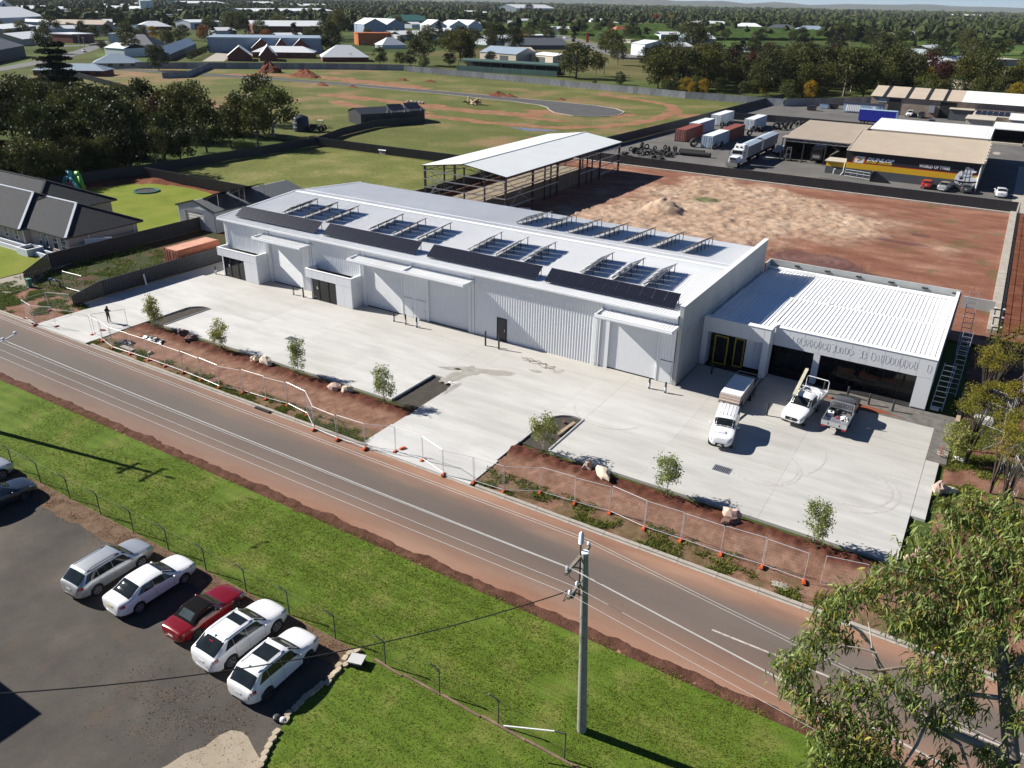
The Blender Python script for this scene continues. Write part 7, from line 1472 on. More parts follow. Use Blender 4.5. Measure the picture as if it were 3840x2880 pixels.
for i, (x, y, s, lb) in enumerate(((-53.9, 220.5, 2.0, 'huge tractor tyre lying at the left of the dark tyre heap'), (-53.0, 221.6, 1.9, 'huge tractor tyre next to the leftmost one of the dark heap'), (-52.0, 223.4, 1.9, 'huge tractor tyre in the middle of the dark heap'), (-51.2, 225.2, 1.8, 'huge tractor tyre right of the middle of the dark heap'), (-49.9, 227.6, 2.0, 'huge tractor tyre standing near the right end of the dark heap'), (-48.9, 229.4, 1.8, 'huge tractor tyre at the right end of the dark heap'), (-47.6, 231.0, 1.6, 'smaller tractor tyre beyond the right end of the dark heap'),
 (-58.0, 213.2, 1.5, 'big tyre leaning first on the white container end'), (-57.2, 213.6, 1.5, 'big tyre leaning second on the white container end'), (-56.4, 214.0, 1.5, 'big tyre leaning third on the white container end'), (-55.7, 214.4, 1.5, 'big tyre leaning last on the white container end'), (-61.9, 180.2, 2.1, 'big tyre standing left of the blue grey container'), (-57.0, 180.0, 1.5, 'big tyre leaning at the front corner of the blue grey container'), (-56.5, 183.6, 1.5, 'big tyre leaning along the side of the blue grey container'), (-66.6, 214.5, 1.7, 'big tyre lying on the slope before the farthest white container'), (-65.5, 217.5, 1.7, 'big tyre lying higher before the farthest white container'), (-56.5, 205.5, 1.5, 'big tyre behind the maroon container'))): tyre(x, y, .5 * s - .05, s, .25, R(20 + 30 * (i % 5)), lb, 'big tractor tyres in the yard')
# road train
SILV = paint('trailer_silver', (.46, .48, .50), .4, .4, var=.08)
tk = thing('semi_truck', 'white bonneted semi truck with two grey tipper trailers facing the fence', 'truck', (-46.6, 166, 0))
wpart('bonnet', MB().rbx((-46.6, 161.4, 1.0), 1.9, 2.6, 1.15, 0, .86), WHITE, tk); wpart('cab', MB().rbx((-46.6, 163.9, .9), 2.35, 2.5, 2.4, 0, .93).rbx((-46.6, 164.5, 3.302), 2.15, 1.9, .75, 0, .85), WHITE, tk); wpart('windscreen', MB().bar((-47.6, 162.68, 2.75), (-45.6, 162.68, 2.75), .06, .7), CGLASS, tk); wpart('roof_light', MB().bx(-47.3, 163.5, 3.5, -46.8, 163.53, 3.8).bx(-46.4, 163.5, 3.5, -45.9, 163.53, 3.8), CGLASS, tk)
wpart('grille', MB().bx(-47.2, 160.05, 1.0, -46.0, 160.12, 2.0), CHROME, tk); wpart('bull_bar', MB().bx(-47.75, 159.6, .4, -45.45, 159.8, 1.15).bar((-47.5, 159.65, 1.3), (-45.7, 159.65, 1.3), .08, .1), CHROME, tk); wpart('blue_stripe', MB().bx(-47.45, 160.1, 2.02, -45.75, 162.2, 2.09), BLUEP, tk); wpart('chassis', MB().bx(-47.2, 160.4, .5, -46.0, 190, .95), BLACK, tk)
for s in (-1, 1): wpart('exhaust_stack', MB().tube((-46.6 + s * 1.15, 165.3, 1), (-46.6 + s * 1.15, 165.3, 4.3), .09, 6), CHROME, tk); wpart('mirror', MB().rbx((-46.6 + s * 1.45, 162.7, 2.2), .2, .15, .8), CHROME, tk)
for (y0, y1) in ((166.3, 176.2), (177.6, 189.2)):
 b_ = wpart('tipper_body', MB().rbx((-46.6, (y0 + y1) / 2, 1.3), 2.2, y1 - y0 - .2, 2.2, 0, 1.06), SILV, tk); mb = MB()
 for k in range(9): mb.bar((-47.72 - .03, y0 + .6 + k * (y1 - y0 - 1.2) / 8, 1.3), (-47.79, y0 + .6 + k * (y1 - y0 - 1.2) / 8, 3.5), .08, .08).bar((-45.45, y0 + .6 + k * (y1 - y0 - 1.2) / 8, 1.3), (-45.4, y0 + .6 + k * (y1 - y0 - 1.2) / 8, 3.5), .08, .08)
 wpart('rib', mb, SILV, b_); wpart('tarp_cover', MB().quad((-47.8, y0, 3.52), (-46.6, y0, 3.85), (-46.6, y1, 3.85), (-47.8, y1, 3.52)).quad((-46.6, y0, 3.85), (-45.4, y0, 3.52), (-45.4, y1, 3.52), (-46.6, y1, 3.85)), paint('blue_grey_tarp', (.38, .46, .54), .5), b_)
for y in (161.2, 167.5, 168.8, 174, 175.2, 181, 186, 187.2):
 for s in (-1, 1): lpart('wheel', TW, None, tk, loc=(s * 1.05, y - 166, .5), rz=R(90))
# small yard vehicles
spec = dict(HATCH)
for sp_, mt_, lb, x, y, rz in ((HATCH, CBRED, 'bright red hatchback in front of the sign wall', -11.4, 163.9, UP), (SEDAN, CS, 'silver sedan in front of the sign wall beside the red hatchback', -8.4, 163.9, UP - .15), (HATCH, CGREY, 'grey hatchback parked below the globe emblem', -5.0, 164.2, UP), (SEDAN, CW, 'white sedan alone on the concrete right of the tyre shop', .4, 164.2, UP + .1), (SUVB, CBLACK, 'black car parked by the long beige shed', -25.2, 275.0, -UP), (HATCH, CGREY, 'dark car half hidden behind the white shed roof', -20.8, 259, -UP), (HATCH, CW, 'white van nose showing right of the blue curtain trailer', -27.2, 250, -UP)):
 build_car(sp_, mt_, lb, (x, y, 0), rz, 'cars in the tyre yard')
ute('white tray ute parked nose out by the long beige shed', (-28.5, 276, 0), -UP, CW, ALU, 2.2); ute('white tray ute with a brown load under the canopy edge', (-43.3, 184, 0), UP, CW, CW, 2.2)
fk = thing('forklift', 'dark forklift with tall mast in front of the canopy', 'forklift', (-39.7, 176.2, 0), .3); lpart('body', MB().rbx((0, .4, .35), 1.2, 1.6, .9, 0, .85), CHARCOAL, fk); lpart('mast', MB().bx(-.5, -.75, .1, -.38, -.6, 2.9).bx(.38, -.75, .1, .5, -.6, 2.9).bx(-.5, -.75, 2.7, .5, -.6, 2.85), STEEL, fk); lpart('guard', MB().bar((-.5, -.2, 1.2), (-.5, -.2, 2.2), .07, .07).bar((.5, -.2, 1.2), (.5, -.2, 2.2), .07, .07).bar((-.5, 1, 1.2), (-.5, 1, 2.2), .07, .07).bar((.5, 1, 1.2), (.5, 1, 2.2), .07, .07).bx(-.55, -.25, 2.2, .55, 1.05, 2.27), CHARCOAL, fk)
for x, y in ((-.6, -.4), (.6, -.4), (-.6, 1), (.6, 1)): o = lpart('wheel', TW, None, fk, loc=(x, y, .4), rz=R(90)); o.scale = (.8, .8, .8)
wt = thing('workshop_truck', 'dark grey truck parked inside the dark canopy', 'truck', (-34.2, 181, 0)); lpart('cab', MB().rbx((0, -2.6, .6), 2.3, 2.2, 2.3, 0, .92), CGREY, wt); lpart('windscreen', MB().bx(-.95, -3.72, 1.9, .95, -3.66, 2.6), CGLASS, wt); lpart('body', MB().bx(-1.2, -1.4, .9, 1.2, 5, 3.0), CGREY, wt); lpart('grille', MB().bx(-.7, -3.75, .9, .7, -3.69, 1.5), CHROME, wt)
for y in (-2.6, 2.5, 3.7):
 for s in (-1, 1): lpart('wheel', TW, None, wt, loc=(s * 1.05, y, .5), rz=R(90))
for k, (x, y, m_, lb) in enumerate(((-56.2, 271, CHARCOAL, 'dark skip bin at the back of the tyre yard'), (-54.2, 279.5, BLUEP, 'pale blue skip bin behind the dark one'), (-51.5, 281, CHARCOAL, 'small dark skip bin right of the pale blue one'))): t_ = thing('skip_bin', lb, 'skip bin', (x, y, 0)); lpart('bin', MB().rbx((0, 0, .1), 2.4, 1.6, 1.3, 0, 1.15), m_, t_); lpart('lid', MB().bx(-1.4, -.95, 1.402, 1.4, .95, 1.48), CHARCOAL, t_)
tkk = thing('water_tank', 'large dark blue poly tank beside the pale gum tree', 'water tank', (-147.6, 142.6, 0)); lpart('shell', MB().lathe((0, 0, 0), [(1.9, -.1), (1.9, 3.0), (1.7, 3.3), (.5, 3.75), (0, 3.8)], 20), paint('tank_blue', (.02, .03, .05), .5), tkk, True); lpart('rib', MB().lathe((0, 0, 0), [(1.9, .9), (1.96, 1.0), (1.9, 1.1)], 20).lathe((0, 0, 0), [(1.9, 1.9), (1.96, 2.0), (1.9, 2.1)], 20), paint('tank_rib', (.025, .035, .055), .5), tkk)
tq = thing('tractor', 'old tractor with cab frame beside the dark blue tank', 'tractor', (-143.8, 144.8, 0), .4); lpart('bonnet', MB().rbx((-1.3, 0, .8), 1.8, .7, .8), CHARCOAL, tq); lpart('cab', MB().bar((-.2, -.6, 1), (-.2, -.6, 2.5), .1, .1).bar((-.2, .6, 1), (-.2, .6, 2.5), .1, .1).bar((1, -.6, 1), (1, -.6, 2.5), .1, .1).bar((1, .6, 1), (1, .6, 2.5), .1, .1).bx(-.3, -.7, 2.5, 1.1, .7, 2.6).bx(-.2, -.5, .7, 1, .5, 1.2), CREAM, tq)
for x, y, s in ((.8, -.9, 1.5), (.8, .9, 1.5), (-1.9, -.7, .9), (-1.9, .7, .9)): o = lpart('wheel', TW, None, tq, loc=(x, y, .5 * s)); o.scale = (s, s, s)
# timber heap, concrete rings, kennels in the paddock
lh = thing('log_heap', 'heap of pale sawn stumps and logs in the paddock', 'log heap', (-146.6, 214.4, 0)); rt_ = random.Random(8)
for k in range(14): a = rt_.uniform(0, 6.28); lpart('log', MB().tube((rt_.uniform(-1.5, 1.5), rt_.uniform(-1, 1), .2), (3.2 * math.cos(a), 2.2 * math.sin(a), rt_.uniform(.1, 2.0)), .22, 6), WOOD, lh)
cr = thing('rubble_row', 'row of pale concrete lumps lying in the paddock left of the log heap', 'rubble', (-161.5, 205.2, 0))
for k in range(7): lpart('lump', MB().blob((-3 + k * 1.0, .4 * math.sin(k * 2), .35), .6, .5, .4, k), KERBCON, cr)
kn = thing('kennel', 'small grey kennel in the small paddock by the fence', 'kennel', (-111.5, 130.6, 0)); lpart('wall', MB().bx(-.8, -.7, -.1, .8, .7, .8), GREYFENCE, kn); lpart('roof', MB().quad((-1, -.9, .8), (1, -.9, .8), (1, 0, 1.3), (-1, 0, 1.3)).quad((-1, 0, 1.3), (1, 0, 1.3), (1, .9, .8), (-1, .9, .8)), ZINC, kn)
# ================================================================ buildings beyond
BRICKR = paint('red_brick', (.17, .05, .035), .85, var=.15, fine=.2); BLUEGREY = paint('blue_grey_wall', (.23, .29, .38), .6, var=.06, scale=.2); ROOFW = paint('white_far_roof', (.72, .74, .75), .5, var=.04); ROOFB = paint('blue_grey_roof', (.26, .33, .40), .5, var=.1); ROOFD = paint('dark_grey_roof', (.075, .085, .10), .6, var=.12); BEIGE = paint('beige_wall', (.42, .37, .30), .7, var=.08); WALLW = paint('white_far_wall', (.55, .60, .64), .6, var=.06); GREENW = paint('green_shed_sheet', (.03, .12, .095), .5); ORW = paint('orange_wall', (.42, .11, .02), .6); TERR = paint('terracotta_roof', (.40, .12, .06), .7)
ZK = {'a': (0, 0, 3.16), 'b': (700, 0, 1.814), 'c': (1400, 0, 1.814), 'd': (2100, 0, 1.814), 'e': (0, 0, 1.728), 'f': (1280, 0, 1.728), 'g': (2560, 0, 1.728)}
def far(zk, xa, ya, xb, yb, yt, depth, rise, axis, wall, roof, label, name='shed', doors=0, win=0, cat=None):
 x0, y0, k = ZK[zk]; A = G(x0 + xa / k, y0 + ya / k); B = G(x0 + xb / k, y0 + yb / k); e = max(2.2, height_at(A, x0 + xa / k, y0 + yt / k))
 L = (B - A).length; rz = math.atan2(B.y - A.y, B.x - A.x); t_ = thing(name, label, cat or name.replace('_', ' '), (A.x, A.y, -.2), rz); h = e + rise; o = .3
 lpart('wall', MB().bx(0, 0, 0, L, depth, e), wall, t_); mb = MB()
 if axis == 'x':
  mb.quad((-o, -o, e), (L + o, -o, e), (L + o, depth / 2, h), (-o, depth / 2, h)).quad((-o, depth / 2, h), (L + o, depth / 2, h), (L + o, depth + o, e), (-o, depth + o, e)); g_ = MB().face([(0, 0, e), (0, depth / 2, h - .1), (0, depth, e)]).face([(L, 0, e), (L, depth, e), (L, depth / 2, h - .1)])
 elif axis == 'y':
  mb.quad((-o, -o, e), (L / 2, -o, h), (L / 2, depth + o, h), (-o, depth + o, e)).quad((L / 2, -o, h), (L + o, -o, e), (L + o, depth + o, e), (L / 2, depth + o, h)); g_ = MB().face([(0, 0, e), (L, 0, e), (L / 2, 0, h - .1)])
 elif axis == 'hip': mb, _, _ = hiproof(-.5, L + .5, -.5, depth + .5, e, math.atan2(rise, min(L, depth) / 2)); g_ = None
 else: mb.bx(-o, -o, e, L + o, depth + o, e + rise); g_ = None
 lpart('roof', mb, roof, t_)
 if g_: lpart('gable', g_, wall, t_)
 for i in range(doors): w_ = L / (doors + .6); lpart('roller_door', MB().bx(w_ * (i + .45), -.06, 0, w_ * (i + 1.05), -.002, e * .75), DKGREY, t_)
 for i in range(win): w_ = L / win; f_ = lpart('window', MB().bx(w_ * (i + .3), -.07, .9, w_ * (i + .7), -.002, 2.1), REFL, t_)
 return t_, A, rz, L, e
for a in (
 ('a', 600, 385, 1240, 395, 278, 22, 3, 'x', BEIGE, TAN, 'big tan roofed factory shed below the white sawtooth roof', 'factory_shed', 3),
 ('a', 700, 235, 1650, 250, 175, 30, 4, 'x', WALLW, ROOFW, 'long white factory with bright ridged roof in the left distance', 'factory'),
 ('a', 1200, 150, 1690, 160, 115, 50, 6, 'x', WALLW, ROOFW, 'white curved roof factory behind the ridged roof', 'factory'),
 ('a', 1640, 290, 2110, 290, 205, 30, 3, 'x', WALLW, ROOFB, 'grey roofed plant shed behind the steel tanks', 'factory', 2),
 ('a', -60, 330, 545, 290, 215, 45, 8, 'x', WALLW, ROOFW, 'tall white gabled warehouse at the left edge', 'warehouse'), ('a', -100, 180, 240, 165, 120, 60, 12, 'y', WALLW, ROOFW, 'white warehouse behind the gabled one at the left edge', 'warehouse'),
 ('a', 320, 165, 780, 160, 105, 45, 4, 'x', WALLW, ROOFW, 'pale flat warehouse in the left distance', 'warehouse'), ('a', 970, 90, 1560, 95, 60, 30, 3, 'x', BEIGE, ROOFW, 'low cream shed row behind trees in the left distance', 'shed'),
 ('a', 60, 470, 450, 420, 340, 20, 2, 'x', BEIGE, ROOFW, 'beige walled yard building at the far left', 'shed', 2), ('a', 280, 540, 620, 500, 460, 20, 3, 'x', BEIGE, ROOFW, 'pale roofed shed behind the big cedar', 'shed'),
 ('a', -150, 760, 310, 660, 615, 30, 5, 'x', DKGREY, ROOFD, 'long dark roofed shed at the left edge beside the street', 'shed'), ('a', 870, 510, 1120, 500, 410, 20, .6, 'flat', BRICKR, ROOFW, 'flat white roofed brick shop behind the cedar', 'shop', 3),
 ('a', 1400, 410, 1690, 420, 390, 18, 5, 'y', BRICKR, ROOFB, 'red brick house with steep gable in the left distance', 'house'), ('a', 1300, 500, 1490, 505, 400, 12, .5, 'flat', WALLW, WALLW, 'white block wall building beside the street', 'shop'), ('a', 1640, 350, 2040, 350, 310, 20, 4, 'hip', BRICKR, ROOFW, 'red roofed row by the yellow autumn tree', 'house'),
 ('a', 1410, 595, 1830, 605, 525, 16, 5, 'hip', BEIGE, ROOFD, 'dark roofed house behind the row of clipped trees', 'house', 0, 4), ('a', 1110, 810, 1650, 805, 765, 14, 3.2, 'hip', BEIGE, ROOFB, 'grey hip roofed house right of the big cedar', 'house', 0, 4), ('a', 400, 895, 1240, 905, 825, 10, 2, 'hip', BRICKR, ROOFB, 'low brick house seen through the big cedar', 'house', 0, 6),
 ('a', 2010, 715, 2330, 570, 640, 9, 3, 'x', DKGREY, ROOFB, 'long blue grey carport shed beside the clinic yard', 'shed'), ('b', 150, 355, 920, 360, 262, 35, 1, 'flat', BLUEGREY, ROOFB, 'long blue grey warehouse wall behind the brick clinic', 'warehouse'),
 ('b', 450, 390, 865, 395, 350, 12, 2.5, 'hip', BRICKR, ROOFW, 'brick clinic with white roof and round gable windows', 'clinic', 0, 6), ('b', 280, 412, 445, 412, 395, 16, 4.5, 'y', BRICKR, ROOFW, 'left front wing of the brick clinic with white gable', 'clinic_wing'), ('b', 500, 412, 615, 412, 395, 16, 5, 'y', BRICKR, ROOFW, 'right front wing of the brick clinic with white gable', 'clinic_wing'),
 ('b', 445, 362, 590, 362, 325, 14, 5, 'y', BRICKR, ROOFW, 'left rear gable of the brick clinic', 'clinic_wing'), ('b', 600, 362, 700, 362, 325, 14, 5, 'y', BRICKR, ROOFW, 'middle rear gable of the brick clinic', 'clinic_wing'), ('b', 715, 362, 845, 362, 325, 14, 5, 'y', BRICKR, ROOFW, 'right rear gable of the brick clinic', 'clinic_wing'),
 ('b', 925, 418, 1240, 418, 400, 16, 5, 'hip', BRICKR, ROOFW, 'white roofed brick building right of the clinic', 'clinic'), ('b', 1170, 305, 1395, 305, 228, 15, .6, 'flat', ORW, ORW, 'bright orange box shaped shop', 'shop', 0, 3), ('b', 455, 230, 960, 230, 175, 30, 4, 'x', BRICKR, ROOFW, 'long cream roofed hall behind the trees', 'hall'),
 ('b', 430, 130, 1010, 120, 75, 50, 3, 'x', WALLW, ROOFW, 'pale depot roofs in the left distance', 'depot'), ('b', 760, 65, 1000, 65, 38, 60, 4, 'x', WALLW, ROOFW, 'white long roof on the far left skyline', 'depot'), ('b', 20, 130, 215, 130, 95, 30, 2, 'x', WALLW, ROOFW, 'white office block with window bands in the distance', 'office'), ('b', 30, 200, 240, 195, 150, 20, 2, 'x', WALLW, ROOFW, 'white yard shed by the red autumn tree', 'shed', 3), ('b', 0, 50, 270, 48, 20, 60, 4, 'x', WALLW, ROOFW, 'pale sheds on the left skyline', 'depot'), ('b', 480, 50, 620, 48, 22, 50, 4, 'x', WALLW, ROOFW, 'pale shed on the skyline above the round tree', 'depot'),
 ('c', -60, 225, 90, 225, 165, 30, 5, 'y', BLUEGREY, ROOFW, 'left of the twin blue grey gabled sheds', 'shed'), ('c', 92, 225, 215, 222, 168, 30, 5, 'y', BLUEGREY, ROOFW, 'right of the twin blue grey gabled sheds', 'shed'), ('c', 200, 172, 385, 170, 140, 40, 6, 'x', GREENW, GREENW, 'dark green shed in the middle distance', 'shed'),
 ('c', 385, 218, 500, 218, 172, 25, 5, 'y', WALLW, ROOFW, 'leftmost of three white gabled sheds', 'shed'), ('c', 520, 215, 640, 215, 175, 25, 5, 'y', WALLW, ROOFW, 'middle of three white gabled sheds', 'shed'), ('c', 645, 212, 740, 210, 172, 25, 5, 'y', WALLW, ROOFW, 'rightmost of three white gabled sheds', 'shed'),
 ('c', 62, 330, 220, 328, 305, 12, 4, 'hip', WALLW, ROOFW, 'white pyramid roofed house behind the fence trees', 'house'), ('c', 725, 400, 970, 420, 350, 18, 3, 'x', CREAM, ROOFB, 'cream workshop with pale blue roof behind the green carport', 'workshop', 2), ('c', 975, 400, 1100, 400, 350, 18, 2, 'x', CREAM, CREAM, 'cream workshop end with tall dark door', 'workshop', 1), ('c', 1070, 415, 1220, 432, 365, 18, 1, 'x', CREAM, ROOFW, 'white roofed workshop right of the cream one', 'workshop', 1),
 ('c', 990, 335, 1330, 335, 305, 30, 4, 'x', ROOFD, ROOFD, 'grey gabled shop with solar panels on its roof', 'shop'), ('c', 1005, 280, 1230, 275, 245, 16, .6, 'flat', BLKW, ROOFW, 'black and red fast food shop beside the highway', 'shop', 0, 3), ('c', 975, 95, 1235, 92, 55, 60, 8, 'x', WALLW, ROOFW, 'big pale packing shed on the skyline', 'packing_shed'), ('c', 500, 110, 640, 110, 92, 30, 3, 'x', WALLW, ROOFW, 'low pale sheds among trees in the distance', 'shed'),
 ('d', 480, 370, 572, 380, 290, 20, 2, 'x', WALLW, ROOFW, 'bright white walled workshop by the highway', 'workshop'), ('d', 890, 312, 1055, 312, 262, 22, 4, 'x', BLUEGREY, ROOFW, 'pale shed with end shade painted blue among the gums', 'shed'), ('d', 375, 222, 490, 222, 212, 14, 4, 'hip', BEIGE, TERR, 'house with terracotta roof in the orchard', 'house'), ('d', 365, 172, 420, 170, 160, 20, 2, 'x', WALLW, ROOFW, 'small white shed beyond the orchard', 'shed'), ('d', 320, 282, 480, 292, 268, 4, .3, 'flat', CREAM, CREAM, 'row of pale containers along the road reserve', 'shed'),  # blue grey wall colour stands in for shade on the pale shed's end
 ('g', 40, 165, 300, 170, 148, 16, 3, 'hip', BEIGE, ROOFW, 'pale roofed house row behind the right orchard', 'house', 0, 3), ('g', 330, 185, 510, 190, 168, 18, 4, 'hip', BEIGE, ROOFW, 'white roofed house behind the right orchard', 'house', 0, 3), ('g', 550, 195, 730, 200, 178, 18, 4, 'hip', BEIGE, ROOFD, 'dark roofed house behind the right orchard', 'house', 0, 3), ('g', 735, 205, 930, 210, 188, 18, 4, 'hip', BRICKR, ROOFB, 'grey roofed house at the end of the right orchard', 'house', 0, 3), ('g', 1120, 235, 1260, 238, 210, 18, 4, 'hip', BEIGE, ROOFD, 'dark roofed house left of the green field', 'house', 0, 3), ('g', 1380, 238, 1540, 242, 220, 18, 4, 'hip', BEIGE, ROOFB, 'grey roofed house behind the green field', 'house', 0, 3), ('g', 1550, 245, 1715, 250, 228, 18, 4, 'hip', BEIGE, ROOFD, 'darker house right of the grey one behind the green field', 'house', 0, 3),
 ('g', 270, 125, 435, 128, 112, 40, 4, 'x', WALLW, ROOFW, 'white packing shed on the right plain', 'packing_shed'), ('g', 1760, 108, 1960, 112, 98, 40, 4, 'x', WALLW, ROOFW, 'pale sheds far off on the right plain', 'packing_shed'), ('g', 1730, 418, 2180, 425, 388, 24, 1, 'flat', BEIGE, BEIGE, 'beige flat roofed hall at the right behind palms', 'hall'), ('g', 1815, 610, 2140, 615, 575, 16, 3, 'x', BEIGE, TAN, 'tan gabled shed behind the long beige shed', 'shed'), ('g', 360, 330, 450, 335, 315, 12, 1, 'flat', WALLW, ROOFW, 'small white flat roof among the gum trees', 'shed')):
 far(*a[:12], name=a[12], doors=a[13] if len(a) > 13 else 0, win=a[14] if len(a) > 14 else 0)
# sawtooth lights along the factory roof
fa = Zm(0, 0, 3.16)
for k in range(11):
 p_ = G((790 + k * 80) / 3.16, 235 / 3.16); t_ = single('roof_monitor', MB().rbx((0, 0, 0), 9, 26, 1.0, .4, .85), LETW, 'bright white roof monitor in the row along the long factory roof', 'roof monitor', (p_.x - 6, p_.y + 12, 11.5 + .1 * k), 'white monitors on the factory roof')
for nm, xs in (('silo', (1722, 1775)),):
 for i, x in enumerate(xs): q = G(x / 3.16, 160 / 3.16); h = height_at(q, x / 3.16, 8 / 3.16); single('silo', MB().lathe((q.x, q.y, 0), [(6.5, 0), (6.5, h), (0, h + 2)], 14), WALLW, ('left', 'right')[i] + ' of two tall white silos in the left distance', 'silo', (q.x, q.y, 0), smooth=True)
for i, (x, y0, y1, r) in enumerate(((1455, 300, 240, 3.2), (1690, 290, 225, 3.4), (1770, 285, 222, 3.2), (1960, 300, 220, 3.4), (2035, 300, 215, 3.4))): q = G(x / 3.16, y0 / 3.16); h = height_at(q, x / 3.16, y1 / 3.16); single('steel_tank', MB().lathe((q.x, q.y, 0), [(r, 0), (r, h), (0, h + 1)], 14), WALLW, ORD[i] + ' pale steel tank from the left beside the factories', 'tank', (q.x, q.y, 0), smooth=True)
# long green carport along the back fence
gc = thing('long_carport', 'long green roofed carport along the back fence', 'carport', tuple(Zm(1400, 0, 1.814)(580, 480)))
A, B = Zm(1400, 0, 1.814)(580, 478), Zm(1400, 0, 1.814)(1255, 522); dv = (B - A); nv = Vector((-dv.y, dv.x, 0)).normalized(); GREENR = paint('dark_green_roof', (.05, .10, .085), .6)
mb = MB(); P_ = [A + Vector((0, 0, 4.3)), B + Vector((0, 0, 4.3)), B + nv * 7 + Vector((0, 0, 4.9)), A + nv * 7 + Vector((0, 0, 4.9))]; mb.quad(*P_); mb.bar(P_[0], P_[1], .2, .5); wpart('roof', mb, GREENR, gc)
for k in range(10): q = A + dv * (k / 9); wpart('post', MB().bx(q.x - .1, q.y - .1, 0, q.x + .1, q.y + .1, 4.25), CHARCOAL, gc)
wpart('back_wall', MB().quad(A + nv * 7, B + nv * 7, B + nv * 7 + Vector((0, 0, 4.8)), A + nv * 7 + Vector((0, 0, 4.8))), BLKW, gc)
fence('green_fence', 'pale green sheet fence in front of the long carport', [tuple(A - nv * 1.5)[:2], tuple(B - nv * 1.5)[:2]], 2.4, paint('pale_green_sheet', (.16, .26, .22), .6, var=.2, objvar=.2), z=-.1, pitch=.3)
# pylon signs and orchard
q = Zm(1280, 0)(1594, 275); h = height_at(q, 1280 + 1594 / 1.728, 212 / 1.728); single('pylon_sign', MB().rbx((q.x, q.y, 0), 2.0, .8, h, .5).rbx((q.x - .2, q.y - .5, h * .55), .8, .1, h * .3, .5), paint('pylon_red', (.6, .02, .03), .4), 'tall red pylon sign beside the highway', 'sign', (q.x, q.y, 0))
q = Zm(1280, 0)(1385, 235); h = height_at(q, 1280 + 1385 / 1.728, 172 / 1.728); single('pylon_sign', MB().rbx((q.x, q.y, 0), 2.4, .8, h, .5), LETW, 'tall white pylon sign beside the highway', 'sign', (q.x, q.y, 0))
def orchard(zf, pts, n, label):
 a, b, c, d = (zf(*p) for p in pts); mb = MB(); rn = random.Random(n)
 for i in range(n):
  u = (i + .5) / n; p0, p1 = a.lerp(d, u), b.lerp(c, u); m_ = max(6, int((p1 - p0).length / 5)); k0 = len(mb.v); w_ = (d - a).length / n * .36; nr = Vector((-(p1 - p0).y, (p1 - p0).x, 0)).normalized()
  for j in range(m_ + 1):
   q = p0.lerp(p1, j / m_); e = rn.uniform(.75, 1.2)
   for s, z in ((-1, 0), (-.9, 2.2), (0, 3.4), (.9, 2.2), (1, 0)): mb.v.append(tuple(q + nr * (s * w_ * e) + Vector((0, 0, z * e - .1))))
  for j in range(m_):
   for s in range(4): k = k0 + j * 5 + s; mb.f.append((k, k + 1, k + 6, k + 5))
 o = struct('orchard', mb, ORCH, 'stuff'); o['label'] = label; o['category'] = 'orchard'
ORCH = soil('orchard_leaf', [(.3, (.028, .062, .012)), (.7, (.075, .125, .022))], .25, 1.0, .8, fine=(.9, .5))
orchard(Zm(1280, 0), [(1140, 215), (2260, 262), (2260, 172), (1140, 150)], 22, 'green orchard rows behind the highway'); orchard(Zm(2560, 0), [(100, 262), (900, 262), (860, 205), (110, 190)], 14, 'green orchard rows behind the gum trees at the right')
# ================================================================ trees and plants
BARK = paint('grey_bark', (.20, .16, .125), .85, var=.3, scale=4); BARKD = paint('dark_bark', (.06, .045, .035), .9, var=.3, scale=4); BARKP = paint('pale_gum_bark', (.42, .36, .30), .75, var=.22, scale=3)
LEAF = {'gum': leafmat('gum_leaf', (.040, .053, .015), (.115, .122, .040)), 'dense': leafmat('dense_leaf', (.018, .028, .009), (.055, .070, .020)), 'bright': leafmat('bright_leaf', (.040, .062, .016), (.105, .135, .038)), 'conifer': leafmat('conifer_leaf', (.010, .018, .010), (.028, .040, .018), .1),
  'autumn': leafmat('autumn_leaf', (.16, .055, .015), (.30, .14, .03)), 'yellow': leafmat('yellow_leaf', (.16, .12, .012), (.34, .25, .03)), 'maroon': leafmat('maroon_leaf', (.035, .012, .012), (.075, .03, .025)), 'red': leafmat('red_leaf', (.25, .01, .03), (.42, .03, .06))}
def leafquad(mb, c, s, rn, up=None, asp=.55):
 d = Vector((rn.gauss(0, 1), rn.gauss(0, 1), rn.gauss(0, .8))).normalized(); a = d.orthogonal().normalized(); b = d.cross(a); t_ = rn.uniform(0, 6.28); u = (a * math.cos(t_) + b * math.sin(t_)) * s * .5; v = d.cross(u) * asp
 n = len(mb.v); mb.v += [tuple(c - u), tuple(c + v), tuple(c + u), tuple(c - v)]; mb.f.append((n, n + 1, n + 2, n + 3))
